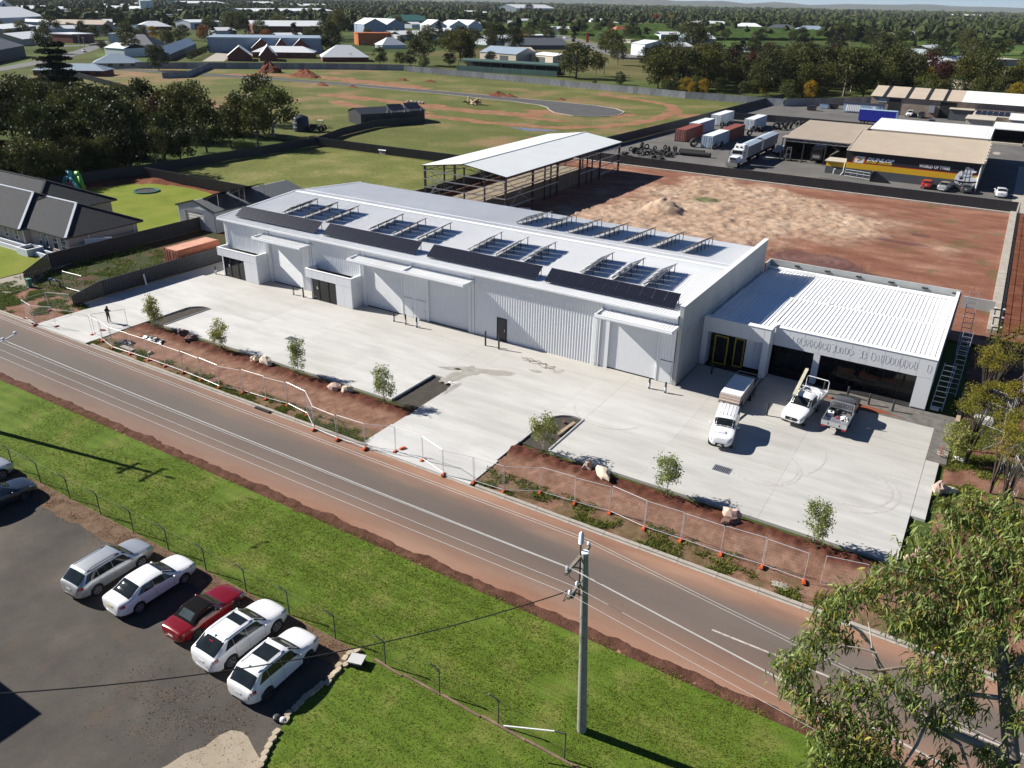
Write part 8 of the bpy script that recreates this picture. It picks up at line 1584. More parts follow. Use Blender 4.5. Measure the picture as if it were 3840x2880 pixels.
def tree_meshes(kind, seed, mat, bark, clumps=40, per=66, leaf=.044):
 """unit-height tree: crown radius about .38; leaf clumps scattered through an uneven crown, with gaps"""
 rn = random.Random(seed); mb = MB(); tb = MB(); base = {'gum': .22, 'dense': .08, 'bush': .02, 'cone': .06, 'column': .04, 'cedar': .1}[kind]; L = []
 for i in range(clumps):
  a = rn.uniform(0, 6.28); u = rn.random()
  if kind == 'cone': z = base + (1 - base) * u ** 1.2; r = .36 * (1 - u ** 1.2) * rn.uniform(.5, 1) + .02; cr = .10
  elif kind == 'column': z = base + (1 - base) * u; r = .15 * rn.uniform(.2, 1) * (1 - .7 * u ** 3); cr = .085
  elif kind == 'cedar':
   k = i % 11; r = (.50 - .035 * k if k < 8 else .24 - .05 * (k - 8)) * rn.random() ** .6; z = .12 + k * .08 + rn.uniform(-.012, .012) - .06 * r; cr = .085
  else:
   t_ = rn.uniform(-.75, 1); q = math.sqrt(max(0, 1 - t_ * t_)); z = base + (1 - base) * (.42 + .42 * t_); r = .34 * q * rn.uniform(.55, 1.05); cr = rn.uniform(.11, .19)
  c = Vector((r * math.cos(a), r * math.sin(a), z)); L.append(c)
  fl = .28 if kind == 'cedar' else .8
  for _ in range(per):
   d = Vector((rn.gauss(0, 1), rn.gauss(0, 1), rn.gauss(0, 1))).normalized() * cr * rn.random() ** .35; d.z *= fl
   leafquad(mb, c + d, leaf * rn.uniform(.7, 1.5), rn)
 tb.path([(0, 0, -.02), (.01, .0, base + .1), (.0, .015, .62)], .022, 6, .008)
 for c in L[::3]: tb.path([(.005, 0, min(c.z * .55, .5)), (c.x * .55, c.y * .55, c.z * .85), tuple(c)], .009, 4, .003)
 return mb.mesh('crown', mat), tb.mesh('trunk', bark)
VAR = {}
for kind, shape, mt_, bk, n, kw in (('gum', 'gum', 'gum', BARK, 4, {}), ('pale', 'gum', 'bright', BARKP, 2, {}), ('dark', 'dense', 'dense', BARKD, 4, {}), ('round', 'dense', 'gum', BARKD, 3, dict(clumps=46)), ('bush', 'bush', 'bright', BARK, 2, {}), ('cone', 'cone', 'conifer', BARKD, 2, {}), ('column', 'column', 'dense', BARKD, 1, {}),
  ('autumn', 'dense', 'autumn', BARKD, 1, {}), ('yellow', 'dense', 'yellow', BARKD, 1, {}), ('maroon', 'dense', 'maroon', BARKD, 2, {}), ('red', 'dense', 'red', BARKD, 1, {}), ('cedar', 'cedar', 'conifer', BARKD, 1, dict(clumps=330, per=90, leaf=.022))):
 VAR[kind] = [tree_meshes(shape, 31 * i + len(kind) * 7 + ord(kind[0]), LEAF[mt_], bk, **kw) for i in range(n)]
rnt = random.Random(21); PROTO = {}
KN = {'gum': 'gum_tree', 'pale': 'pale_gum_tree', 'dark': 'evergreen_tree', 'round': 'round_tree', 'bush': 'bush', 'cone': 'pine_tree', 'column': 'cypress_tree', 'autumn': 'autumn_tree', 'yellow': 'yellow_tree', 'maroon': 'maroon_tree', 'red': 'red_tree', 'cedar': 'cedar_tree'}
NTREE = [0]
def tree(kind, x, y, h, label, group=None, w=1.0, z=-.1):
 i = rnt.randrange(len(VAR[kind])); c, tk = VAR[kind][i]; t_ = thing(KN[kind], label, 'tree' if kind != 'bush' else 'bush', (x, y, z), rnt.uniform(0, 6.28), group); t_.scale = (h * w, h * w, h); NTREE[0] += 1
 lpart('crown', c, None, t_); lpart('trunk', tk, None, t_); return t_
def treepx(kind, zk, x, yb, yt, label, w=1.0, group=None):
 x0, y0, k = ZK[zk]; p_ = G(x0 + x / k, y0 + yb / k); tree(kind, p_.x, p_.y, height_at(p_, x0 + x / k, y0 + yt / k) * 1.04, label, group, w * (1.22 if kind in ('gum', 'round', 'dark') else 1.08))
# single trees one can point to
for a in (('pale', 'e', 1775, 885, 560, 'pale green spreading gum tree at the right end of the dark grove', 1.25), ('gum', 'e', 1700, 800, 470, 'olive rounded gum behind the pale one at the end of the grove', .95), ('gum', 'e', 1560, 880, 600, 'thin gum left of the pale one at the edge of the grove', .8), ('dark', 'e', 1030, 455, 275, 'dark lone tree right of the grey hip roofed house', .85),
 ('round', 'e', 1520, 225, 62, 'largest rounded green tree in the left distance behind the blue grey wall', 1.15), ('autumn', 'e', 1330, 265, 152, 'orange red autumn tree left of the blue grey wall', 1.1), ('yellow', 'e', 995, 260, 165, 'bright yellow autumn tree beside the red brick houses', .9), ('dark', 'e', 1080, 300, 175, 'dark tree next to the yellow autumn tree', .9), ('dark', 'e', 1190, 260, 150, 'grey green tree behind the dark tree and the yellow one', 1.0), ('bush', 'e', 1175, 305, 235, 'light green small tree by the street lawn', 1.0), ('round', 'e', 665, 322, 258, 'small round dark tree on the street corner', 1.1),
 ('yellow', 'e', 2005, 240, 195, 'small yellow tree behind the right end of the blue grey wall', 1.0), ('dark', 'e', 2150, 340, 130, 'tall dark tree mass right of the blue grey wall', .8), ('gum', 'e', 2195, 250, 60, 'tall olive gum behind the dark mass right of the blue grey wall', .85), ('dark', 'e', 1830, 250, 190, 'dark broad tree behind the blue grey wall', 1.3), ('cone', 'e', 1610, 240, 135, 'slim pine right of the largest rounded tree', .8), ('cone', 'e', 1210, 130, 30, 'tall pine beside the bus depot in the left distance', .8), ('dark', 'e', 460, 215, 140, 'dark tree before the tan roofed factory shed', 1.2), ('dark', 'e', 300, 230, 155, 'dark green tree left of the tan roofed factory shed', 1.1), ('gum', 'e', 560, 215, 170, 'low brownish tree by the corner of the tan roofed factory', 1.4), ('gum', 'e', 10, 250, 170, 'thin street tree at the far left', .7), ('gum', 'e', 70, 265, 185, 'thin street tree next to the far left one', .7), ('dark', 'e', 330, 120, 60, 'dark wine coloured tree behind the left warehouse', 1.1), ('gum', 'e', 90, 60, -30, 'big dark tree above the left warehouses', 1.3), ('gum', 'e', 630, 60, -10, 'leafy tree behind the left factories', 1.2),
 ('gum', 'f', 540, 420, 190, 'olive gum left of the pair over the small sheds behind the grey fence', .95), ('gum', 'f', 770, 400, 185, 'wide olive gum in the middle behind the grey fence', 1.15), ('dark', 'f', 1000, 320, 128, 'tall dark tree pair standing behind the wide olive gum', .9), ('dark', 'f', 1120, 330, 160, 'lower dark tree right of the tall dark pair', .85), ('bush', 'f', 535, 435, 350, 'bright green bush against the grey fence', 1.15), ('dark', 'f', 250, 415, 292, 'dark rounded tree by the white pyramid roof', .95), ('dark', 'f', 380, 420, 330, 'low dark tree right of the rounded one by the pyramid roof', 1.0), ('dark', 'f', 450, 425, 320, 'dark green tree behind the bright bush', .9), ('dark', 'f', 700, 425, 335, 'dark hedge tree by the left end of the green carport', 1.1), ('dark', 'f', 970, 400, 325, 'dark shrubby tree before the cream workshop', 1.2), ('round', 'f', 1520, 505, 262, 'biggest rounded gum tree behind the middle of the grey fence', 1.05), ('gum', 'f', 1790, 420, 275, 'broad gum with open crown right of the biggest rounded gum', .9), ('gum', 'f', 1650, 490, 330, 'shadowed gum at the right edge of the biggest rounded gum', .7), ('bush', 'f', 1805, 545, 455, 'light green shrub against the grey fence', 1.0), ('bush', 'f', 1640, 552, 515, 'small dark shrub at the grey fence in front of the lawn', 1.0), ('yellow', 'f', 2100, 560, 490, 'mustard coloured shrub at the right part of the grey fence', 1.1), ('bush', 'f', 1255, 415, 360, 'grey green shrub at the end of the green carport', 1.2), ('gum', 'f', 60, 395, 335, 'brownish small tree by the red brick building', 1.0), ('red', 'f', 2035, 148, 90, 'crimson autumn tree beyond the orchard', .95), ('yellow', 'f', 2140, 150, 96, 'golden broad tree right of the crimson one', 1.5), ('column', 'f', 1885, 210, 105, 'dark narrow cypress in the orchard', 1.0), ('gum', 'f', 1745, 205, 130, 'grey gum in the orchard', .8), ('dark', 'f', 1215, 95, 20, 'dark tree before the pale packing shed', .9),
 ('gum', 'g', 50, 330, 125, 'tallest pale crowned gum in the belt behind the right orchard edge', .95), ('gum', 'g', 630, 590, 300, 'big golden green gum with visible pale limbs behind the grey fence', 1.05), ('pale', 'g', 1090, 590, 300, 'tall gum with drooping pale foliage in the right tree belt', .85), ('gum', 'g', 1380, 480, 260, 'olive gum behind the tree belt before the green field', .9), ('round', 'g', 1610, 430, 295, 'rounded grey green tree by the green field', 1.3), ('gum', 'g', 1810, 360, 235, 'dark gum standing alone at the edge of the green field', .9), ('dark', 'g', 2000, 355, 240, 'dark rounded tree alone at the right of the green field', 1.2), ('gum', 'g', 1020, 280, 140, 'tall gum group behind the right orchard', .9), ('yellow', 'g', 1560, 560, 420, 'yellow green tree standing tallest behind the long beige shed', 1.15), ('bush', 'g', 1950, 560, 430, 'light green tree among palms behind the tan shed', 1.3), ('maroon', 'g', 545, 480, 260, 'maroon leaved tree in the right tree belt', .85), ('maroon', 'g', 960, 460, 275, 'second maroon tree farther right in the tree belt', .85), ('gum', 'g', 180, 560, 330, 'broad olive gum at the left of the right tree belt', .95)): treepx(a[0], a[1], a[2], a[3], a[4], a[5], a[6])
tree('cedar', -206, 119, 19.5, 'tall dark cedar with flat tiers of branches at the left', None, .78)
# grove on the left, tree belt at the back, rows round the sheds
def scatter(n, poly, kinds, h0, h1, label, group, w=(.8, 1.15), gap=3.0, avoid=()):
 xs = [p_[0] for p_ in poly]; ys_ = [p_[1] for p_ in poly]; L = []; k = 0
 while len(L) < n and k < n * 60:
  k += 1; x, y = rnt.uniform(min(xs), max(xs)), rnt.uniform(min(ys_), max(ys_))
  if not inpoly(x, y, poly) or any(math.hypot(x - a, y - b) < gap for a, b in L) or any(math.hypot(x - a, y - b) < r for a, b, r in avoid): continue
  L.append((x, y)); kd = rnt.choice(kinds); tree(kd, x, y, rnt.uniform(h0, h1), label % {'gum': 'olive gum tree', 'dark': 'dark evergreen tree', 'round': 'rounded dark olive tree', 'maroon': 'maroon leaved tree', 'pale': 'pale gum tree', 'bush': 'low green bush', 'cone': 'dark pine tree', 'yellow': 'yellow green tree', 'autumn': 'rusty autumn tree', 'column': 'narrow cypress'}[kd], group, rnt.uniform(*w))
scatter(62, [(-138, 66), (-136, 90), (-134.5, 122), (-151, 136), (-190, 138), (-225, 120), (-225, 70), (-160, 58)], ['dark', 'dark', 'dark', 'round', 'gum', 'dark', 'round', 'dark', 'maroon'], 8.5, 13.5, '%s packed in the dark grove at the left', 'trees of the dark grove', (.8, 1.1), 4.0, [(-206, 119, 7), (-142, 168, 20)])
scatter(16, [(-136, 64), (-135.5, 100), (-141, 100), (-146, 60)], ['dark', 'round', 'bush', 'gum'], 5, 8.5, '%s on the near edge of the dark grove', 'near edge of the dark grove', (.9, 1.2), 3.0)
scatter(86, [(-128, 304), (-60, 312), (-42, 330), (-36, 350), (20, 345), (35, 395), (-40, 400), (-135, 372)], ['gum', 'round', 'dark', 'gum', 'round', 'gum', 'dark', 'round', 'maroon'], 10, 17.5, '%s in the belt behind the grey fence and the beige shed', 'tree belt behind the tyre yard', (.8, 1.1), 6.0)
scatter(16, [(-120, 292), (-52, 300), (-48, 318), (-125, 304)], ['bush', 'dark', 'gum', 'yellow'], 3.5, 7, '%s low along the back of the grey fence', 'low trees along the grey fence', (.9, 1.3), 4.0)
scatter(20, [(-40, 325), (40, 312), (50, 345), (-38, 350)], ['yellow', 'bush', 'yellow', 'gum', 'round'], 6, 10, '%s behind the long beige shed', 'trees behind the long beige shed', (1, 1.3), 5.0)
scatter(20, [(-560, 470), (-420, 560), (-330, 640), (-250, 560), (-330, 430), (-450, 380)], ['gum', 'dark', 'round', 'autumn', 'column'], 7, 13, '%s among the sheds in the middle distance', 'trees among the far sheds', (1, 1.3), 14)
# fans of trees out to the horizon: the nearest as trees, the rest too far to pick apart
F2 = Vector((FWD.x, FWD.y)).normalized(); S2 = Vector((F2.y, -F2.x)); FOOT = [(o.location.x, o.location.y) for o in COL.objects if o.get('category') in ('shed', 'house', 'factory', 'warehouse', 'clinic', 'clinic wing', 'shop', 'workshop', 'hall', 'depot')]
k = 0
while k < 120:
 d = rnt.uniform(430, 900); s = rnt.uniform(-.66, .66) * d; q = F2 * d + S2 * s
 if any(abs(q.x - a - 12) < 26 and abs(q.y - b - 8) < 24 for a, b in FOOT): continue
 kd = rnt.choice(['gum', 'gum', 'dark', 'round', 'dark', 'gum', 'cone', 'autumn' if k % 9 == 0 else 'dark']); tree(kd, q.x, q.y, rnt.uniform(8, 16), {'gum': 'olive gum tree', 'dark': 'dark evergreen tree', 'round': 'rounded dark olive tree', 'cone': 'dark pine tree', 'autumn': 'rusty autumn tree'}[kd] + ' scattered among far roofs and fields', 'trees across the far town and fields', rnt.uniform(1.0, 1.35)); k += 1
mb = MB(); rn = random.Random(5); k = 0
while k < 9000:
 d = 820 * (9.0 ** rn.random()) if rn.random() < .8 else rn.uniform(820, 2200); s = rn.uniform(-.70, .70) * d; q = F2 * d + S2 * s
 if noise.noise(Vector((q.x * .0032, q.y * .0032, 3))) < rn.uniform(-.35, .25): continue
 if any(abs(q.x - a - 14) < 34 and abs(q.y - b - 10) < 30 for a, b in FOOT) or (-640 < q.x < -180 and 660 < q.y < 1190 and rn.random() < .93): continue
 h = rn.uniform(6, 14) * (1 if d < 3000 else 1.2); r = h * rn.uniform(.35, .6); k += 1
 if d < 1900:
  for _ in range(3): mb.blob((q.x + rn.uniform(-.6, .6) * r, q.y + rn.uniform(-.6, .6) * r, h * rn.uniform(.35, .68)), r * .75, r * .75, h * .34, rn.randrange(999), .9, 6, 4)
  for _ in range(30):
   a = rn.uniform(0, 6.28); e = rn.uniform(.5, 1.15); leafquad(mb, Vector((q.x + r * e * math.cos(a), q.y + r * e * math.sin(a), h * rn.uniform(.3, 1.0))), h * .09, rn)
 else: mb.blob((q.x, q.y, h * .45), r * (1 if d < 3500 else 2.2), r * (1 if d < 3500 else 2.2), h * .55, rn.randrange(999), .9, 6, 4)
fo = struct('distant_trees', mb, leafmat('distant_leaf', (.026, .040, .014), (.070, .084, .030), .05, .9), 'stuff'); fo['label'] = 'countless trees spreading over the plain to the horizon'; fo['category'] = 'trees'
# small pale roofs far off on the plain
for k in range(110):
 d = rnt.uniform(430, 2300); s = (rnt.uniform(-.64, -.05) if k < 80 else rnt.uniform(-.1, .62)) * d; q = F2 * d + S2 * s; w_ = rnt.uniform(14, 40)
 if any(abs(q.x - a - 12) < 34 and abs(q.y - b - 8) < 30 for a, b in FOOT): continue
 t_ = thing('far_shed', 'small pale roofed shed far off on the plain', 'shed', (q.x, q.y, -.2), rnt.uniform(0, 1.5), 'pale roofs far off on the plain'); lpart('wall', MB().bx(-w_ / 2, -7, 0, w_ / 2, 7, 4), WALLW, t_); lpart('roof', MB().quad((-w_ / 2, -7.3, 4.02), (w_ / 2, -7.3, 4.02), (w_ / 2, 0, 6.2), (-w_ / 2, 0, 6.2)).quad((-w_ / 2, 0, 6.2), (w_ / 2, 0, 6.2), (w_ / 2, 7.3, 4.02), (-w_ / 2, 7.3, 4.02)), ROOFW, t_)
# palms
def palm(zk, x, yb, yt, label):
 x0, y0, k = ZK[zk]; p_ = G(x0 + x / k, y0 + yb / k); h = height_at(p_, x0 + x / k, y0 + yt / k); t_ = thing('palm_tree', label, 'palm', (p_.x, p_.y, -.1)); lpart('trunk', MB().path([(0, 0, 0), (.1, 0, h * .5), (0, 0, h * .82)], .28, 7, .2), BARK, t_); mb = MB(); rn = random.Random(int(x))
 for i in range(34):
  a = rn.uniform(0, 6.28); e = rn.uniform(-.5, 1.1); L = h * .3; prev = None
  for j in range(6):
   u = j / 5; r = L * u * math.cos(e * .6); zz = h * .82 + L * (u * math.sin(e) - .75 * u * u); c = Vector((r * math.cos(a), r * math.sin(a), zz)); w_ = .3 * (1 - u * .8) * L * .3; sd = Vector((-math.sin(a), math.cos(a), 0)) * w_
   if prev: mb.quad(prev[0], prev[1], c + sd, c - sd)
   prev = (c - sd, c + sd)
 lpart('crown', mb, LEAF['bright'], t_)
for a in (('f', 355, 252, 165, 'tall palm beside the orange shop'), ('g', 1870, 545, 420, 'left palm behind the tan shed at the right'), ('g', 2070, 540, 410, 'right palm behind the tan shed at the right'), ('f', 1700, 480, 350, 'squat palm in shade right of the biggest rounded gum'), ('e', 1735, 235, 150, 'palm behind the blue grey wall'), ('g', 1700, 575, 470, 'drooping palm behind the long beige shed')): palm(*a)
# street trees clipped in a row, hedge of the clinic yard
for i, x in enumerate((755, 825, 895, 965, 1090)): treepx('bush' if i > 2 else 'round', 'e', x, 335, 283, ORD[i] + ' clipped tree from the left in the row before the dark roofed house', 1.1)
for i in range(9): p_ = Zm(0, 0)(1235 + i * 18, 388 - i * 8); tree('dark', p_.x, p_.y, 4.0, ORD[i] + ' hedge shrub from the front beside the blue grey carport', 'hedge beside the blue grey carport', 1.2)
# ---------------------------------------------------------------- saplings in the beds
SAPLEAF = leafmat('sapling_leaf', (.14, .19, .055), (.32, .36, .15), .35, objvar=.15)
def sapling(x, y, h, seed, label, spread=.85, z=0.0, dens=1.0):
 rn = random.Random(seed); t_ = thing('sapling', label, 'sapling', (x, y, z), group='young trees planted in the garden beds'); tb, mb = MB(), MB(); fo_ = MB()
 tb.path([(0, 0, -.1), (.04, .02, h * .4), (.0, .05, h * .75), (.05, 0, h * .97)], .035, 6, .01)
 for i in range(int(26 * dens)):
  z0 = rn.uniform(.18, .8) * h; a = rn.uniform(0, 6.28); r = spread * rn.uniform(.35, 1) * (1 - .55 * abs(z0 / h - .45)) ; e = Vector((r * math.cos(a), r * math.sin(a), min(h, z0 + rn.uniform(.2, .55)))); tb.path([(0.02, .02, z0 * .8), tuple(e)], .012, 4, .004)
  for _ in range(60):
   d = Vector((rn.gauss(0, .16), rn.gauss(0, .16), rn.gauss(0, .2))); leafquad(mb, e + d, rn.uniform(.12, .23), rn, asp=.42)
  for _ in range(9): u = rn.random(); leafquad(mb, Vector((0, 0, z0 * .9)).lerp(e, u) + Vector((rn.gauss(0, .07), rn.gauss(0, .07), rn.gauss(0, .07))), rn.uniform(.1, .17), rn, asp=.42)
 lpart('trunk', tb, BARKP, t_); lpart('crown', mb, SAPLEAF, t_)
 for _ in range(70): a, r = rn.uniform(0, 6.28), rn.random() * .6; leafquad(fo_, Vector((r * math.cos(a), r * math.sin(a), .05 + .3 * (1 - r) * rn.random())), .16, rn)
 lpart('low_growth', fo_, LEAF['bright'], t_)
for i, (x, y, h) in enumerate(((-67.0, 43.0, 3.5), (-57.5, 43.0, 3.15), (-47.7, 43.0, 3.1), (-38.1, 42.95, 3.0), (-23.4, 43.1, 3.1), (-13.9, 43.1, 3.1), (-4.4, 43.0, 3.1))): sapling(x, y, h, i + 2, ('leftmost young tree, full and bushy, beside the left driveway', 'second young tree from the left, sparse, by the dark boulders', 'third young tree from the left, beside the pale boulders', 'young tree at the tip of the middle island by the wide driveway', 'wide leaning young tree at the right island', 'young tree with a clear thin stem behind the right row of fence panels', 'rightmost young tree of the front bed by the slab corner')[i], .8 if i != 4 else 1.05, .05, 1.25 if i == 0 else 1.0)
sapling(1.9, 58.6, 2.9, 40, 'young tree with several pale stems in red soil right of the slab', 1.2, .1, 1.4)
# yellow green wattle bushes along the right side
WATL = leafmat('wattle_leaf', (.10, .115, .016), (.30, .27, .05), .3, objvar=.1)
def wattle(p_, r, label, seed):
 rn = random.Random(seed); t_ = thing('wattle_bush', label, 'bush', (p_.x, p_.y, 0), group='wattle bushes along the right side'); mb, tb = MB(), MB(); H_ = p_.z
 for i in range(13):
  a, q = rn.uniform(0, 6.28), rn.random() ** .5; c = Vector((r * q * math.cos(a), r * q * math.sin(a), H_ + rn.uniform(-.9, .5) * r)); tb.path([(0, 0, 0), (c.x * .3, c.y * .3, c.z * .5), tuple(c)], .05, 5, .012)
  for _ in range(190):
   d = Vector((rn.gauss(0, 1), rn.gauss(0, 1), rn.gauss(0, .7))) * (r * .19); d.z -= abs(d.x * d.y); leafquad(mb, c + d, rn.uniform(.09, .2), rn, asp=.28)
 lpart('crown', mb, WATL, t_); lpart('trunk', tb, BARKD, t_)
for i, (u, v, d, r, lb) in enumerate(((3790, 1255, 76, 1.9, 'top yellow green wattle bush beside the fence plinth'), (3735, 1330, 73, 1.3, 'lower part wattle bush leaning over the black frame'), (3705, 1460, 66, 1.15, 'rounded wattle bush above the white sheet stack'), (3690, 1520, 64, 1.3, 'wattle bush with reddish tips beside the shaded yard'), (3810, 1560, 60, 1.2, 'wattle bush at the right edge by the leaning panels'), (3850, 1640, 58, 1.3, 'lowest wattle bush cut by the right edge'), (3845, 1450, 64, .9, 'small wattle bush at the right edge beside the mesh panels'))):
 p_ = at_dist(u, v, d); wattle(p_, r, lb, 60 + i)
tree('gum', 12, 96, 5, 'small gum outside the right edge of the yard'); tree('gum', 12, 72, 6, 'small gum outside the right edge by the wattles')
# ---------------------------------------------------------------- the big gum tree at lower right, close to the viewer
GUML = leafmat('sickle_leaf', (.11, .165, .045), (.29, .345, .13), .3, .38, 0); GUMY = leafmat('young_gum_leaf', (.17, .19, .03), (.33, .30, .05), .3, .4, 0); GUMR = leafmat('rusty_twig', (.12, .05, .03), (.20, .09, .05), .1, .6, 0)
gt_ = thing('gum_tree', 'big gum tree with drooping sickle leaves at the lower right, closest to the viewer', 'tree', (3.2, 14.6, 0))
rn = random.Random(9); wood = MB(); pale = MB(); lv = MB(); ly = MB(); tw = MB(); big = []
T1 = [Vector((3.2, 14.6, 0)), Vector((3.0, 14.3, 8)), Vector((2.75, 13.7, 14.5)), at_dist(3793, 2843, 17.6), at_dist(3765, 2540, 17.3), at_dist(3745, 2330, 17.2), at_dist(3740, 2150, 17.4), at_dist(3720, 2000, 17.8)]
wood.path(T1[:3], .24, 10, .16); wood.path(T1[2:], .16, 9, .05)
def limb(uv, d0, d1, r0=.07, r1=.025, mbx=None):
 n = len(uv); pts = [at_dist(u, v, d0 + (d1 - d0) * i / (n - 1)) for i, (u, v) in enumerate(uv)]; (mbx or pale).path(pts, r0, 7, r1)
limb([(3793, 2843), (3600, 2760), (3440, 2700), (3405, 2640), (3340, 2560), (3290, 2480), (3265, 2420), (3230, 2370), (3185, 2340)], 17.6, 16.4, .085, .02); limb([(3405, 2500), (3290, 2515), (3200, 2505)], 16.6, 16.2, .03, .015, wood); limb([(3290, 2450), (3220, 2430), (3150, 2420)], 16.4, 16.2, .02, .01); limb([(3270, 2430), (3262, 2360), (3255, 2330)], 16.4, 16.4, .015, .01)
limb([(3765, 2540), (3840, 2460), (3900, 2400)], 17.3, 17.0, .07, .03, wood); limb([(3770, 2620), (3620, 2600), (3500, 2650), (3440, 2790), (3380, 2880)], 17.4, 16.6, .05, .02); limb([(3745, 2330), (3600, 2250), (3450, 2150), (3330, 2120)], 17.2, 16.6, .05, .015, wood); limb([(3740, 2200), (3800, 2100), (3830, 2000)], 17.3, 17.6, .04, .015, wood); limb([(3440, 2700), (3600, 2790), (3640, 2900)], 17.0, 17.2, .04, .02, wood); limb([(3700, 2010), (3600, 1960), (3520, 1930)], 17.8, 17.4, .03, .01, wood)
def sickle(mb, c, L, wd, rn, droop=1.15):
 a = rn.uniform(0, 6.28); out = Vector((math.cos(a), math.sin(a), 0)); d0 = (out * rn.uniform(.2, .9) + Vector((0, 0, rn.uniform(-1.0, .1)))).normalized(); side = d0.cross(Vector((rn.gauss(0, 1), rn.gauss(0, 1), rn.gauss(0, .5)))).normalized(); n0 = len(mb.v); p_ = Vector(c); d = d0.copy(); k = 4
 for j in range(k + 1):
  u = j / k; w_ = wd * math.sin(math.pi * min(1, .12 + u * .86)) * .5; mb.v += [tuple(p_ - side * w_), tuple(p_ + side * w_)]; d = (d + Vector((0, 0, -droop / k)) + side * .08).normalized(); p_ = p_ + d * (L / k)
 for j in range(k): q = n0 + 2 * j; mb.f.append((q, q + 2, q + 3, q + 1))
cl = [(2960, 2500, 16.0, .55), (3000, 2590, 16.0, .5), (3060, 2420, 16.2, .55), (3040, 2660, 16.1, .4), (3120, 2300, 16.6, .45), (3180, 2240, 16.6, .5), (3260, 2210, 16.7, .45), (3330, 2180, 16.7, .55), (3420, 2120, 16.8, .6), (3500, 2040, 17.1, .6), (3600, 1960, 17.5, .6), (3700, 1930, 17.8, .65), (3800, 1930, 17.6, .65), (3840, 2020, 17.4, .6), (3740, 2060, 17.2, .6), (3640, 2100, 17.0, .6), (3540, 2180, 16.9, .6), (3440, 2250, 16.7, .55), (3380, 2330, 16.6, .45), (3600, 2280, 16.9, .6), (3700, 2240, 17.0, .6), (3820, 2200, 17.1, .65), (3700, 2380, 16.7, .5), (3600, 2400, 16.8, .55), (3480, 2420, 16.7, .5), (3540, 2520, 16.7, .5), (3440, 2520, 16.5, .45), (3640, 2500, 16.9, .5), (3840, 2340, 16.9, .5), (3840, 2560, 17.2, .5), (3830, 2700, 17.3, .45), (3620, 2640, 17.2, .55), (3520, 2700, 16.9, .5), (3420, 2620, 16.5, .4), (3340, 2560, 16.3, .35), (3260, 2600, 16.2, .45), (3180, 2580, 16.1, .5), (3120, 2680, 16.1, .55), (3200, 2720, 16.2, .6), (3100, 2780, 16.1, .45), (3180, 2840, 16.3, .6), (3280, 2800, 16.3, .55), (3340, 2720, 16.4, .5), (3330, 2880, 16.5, .6), (3240, 2920, 16.5, .6), (3560, 2850, 17.2, .35), (3700, 2820, 17.4, .35), (3760, 2900, 17.6, .5), (3080, 2860, 16.1, .35), (3460, 2860, 16.9, .25), (3090, 2350, 16.4, .4), (3180, 2400, 16.8, .35), (3880, 2100, 17.2, .6), (3560, 2350, 17.4, .6), (3660, 2180, 17.6, .6), (3780, 2470, 17.6, .45), (3480, 2330, 17.3, .6), (3600, 2560, 17.5, .5), (3550, 1890, 17.3, .32), (3640, 1870, 17.6, .3), (3000, 2480, 16.5, .5), (3150, 2290, 17, .4)]
for (u, v, d, r) in cl:
 r *= .84
 c = at_dist(u, v, d); n = int(330 * (r / .5) ** 2)
 for s in range(9): e = c + Vector((rn.gauss(0, r * .45), rn.gauss(0, r * .45), rn.uniform(-.2, .6) * r)); tw.tube(c - Vector((0, 0, r * .3)), e, .009, 3, .003)
 for i in range(n):
  q = c + Vector((max(-.8, min(.8, rn.gauss(0, .40))), max(-.8, min(.8, rn.gauss(0, .40))), max(-.7, min(.8, rn.gauss(.05, .36))))) * r; L = rn.uniform(.13, .25)
  if len(big) < 300 and i % 19 == 3: big.append((q, rn.uniform(0, 6.28), rn.uniform(.8, 1.3))); continue
  sickle(ly if rn.random() < .10 + .12 * (q.z > c.z + .2 * r) else lv, q, L * (.55 if rn.random() < .15 else 1), rn.uniform(.024, .040), rn)
wpart('trunk', wood, BARK, gt_, True); wpart('limb', pale, BARKP, gt_, True); wpart('twigs', tw, GUMR, gt_, kind='stuff'); wpart('crown', lv, GUML, gt_, kind='stuff'); wpart('young_leaves', ly, GUMY, gt_, kind='stuff')
LM = []
for k in range(6): m1 = MB(); sickle(m1, (0, 0, 0), .21, .034, random.Random(k)); LM.append(m1.mesh('leaf', GUML))
for i, (q, a, s) in enumerate(big): o = lpart('leaf', LM[i % 6], None, gt_, loc=(q.x - 3.2, q.y - 14.6, q.z), rz=a); o.scale = (s, s, s)
# ---------------------------------------------------------------- grass tufts, weeds, leaf litter
def tufts(name, n, fn, mat, label, h=(.04, .1), blades=3):
 mb = MB(); rn = random.Random(len(name) + n); k = 0; tr_ = 0
 while k < n and tr_ < n * 12:
  tr_ += 1; q = fn(rn)
  if q is None: continue
  k += 1
  for _ in range(blades):
   a = rn.uniform(0, 6.28); hh = rn.uniform(*h); w_ = hh * .22; l = rn.uniform(.2, .9) * hh; c, s = math.cos(a), math.sin(a); n0 = len(mb.v); x, y = q[0] + rn.gauss(0, hh * .5), q[1] + rn.gauss(0, hh * .5)
   mb.v += [(x - s * w_, y + c * w_, q[2]), (x + s * w_, y - c * w_, q[2]), (x + c * l, y + s * l, q[2] + hh)]; mb.f.append((n0, n0 + 1, n0 + 2))
 o = struct(name, mb, mat, 'stuff'); o['label'] = label; o['category'] = name.replace('_', ' '); return o
TUFT = leafmat('grass_blade', (.11, .18, .02), (.24, .27, .07), .25, .7, 0); WEED = leafmat('weed_leaf', (.075, .12, .022), (.18, .22, .06), .25, .7, 0); LITT = leafmat('dry_leaf', (.13, .07, .035), (.36, .23, .13), .1, .8, 0)
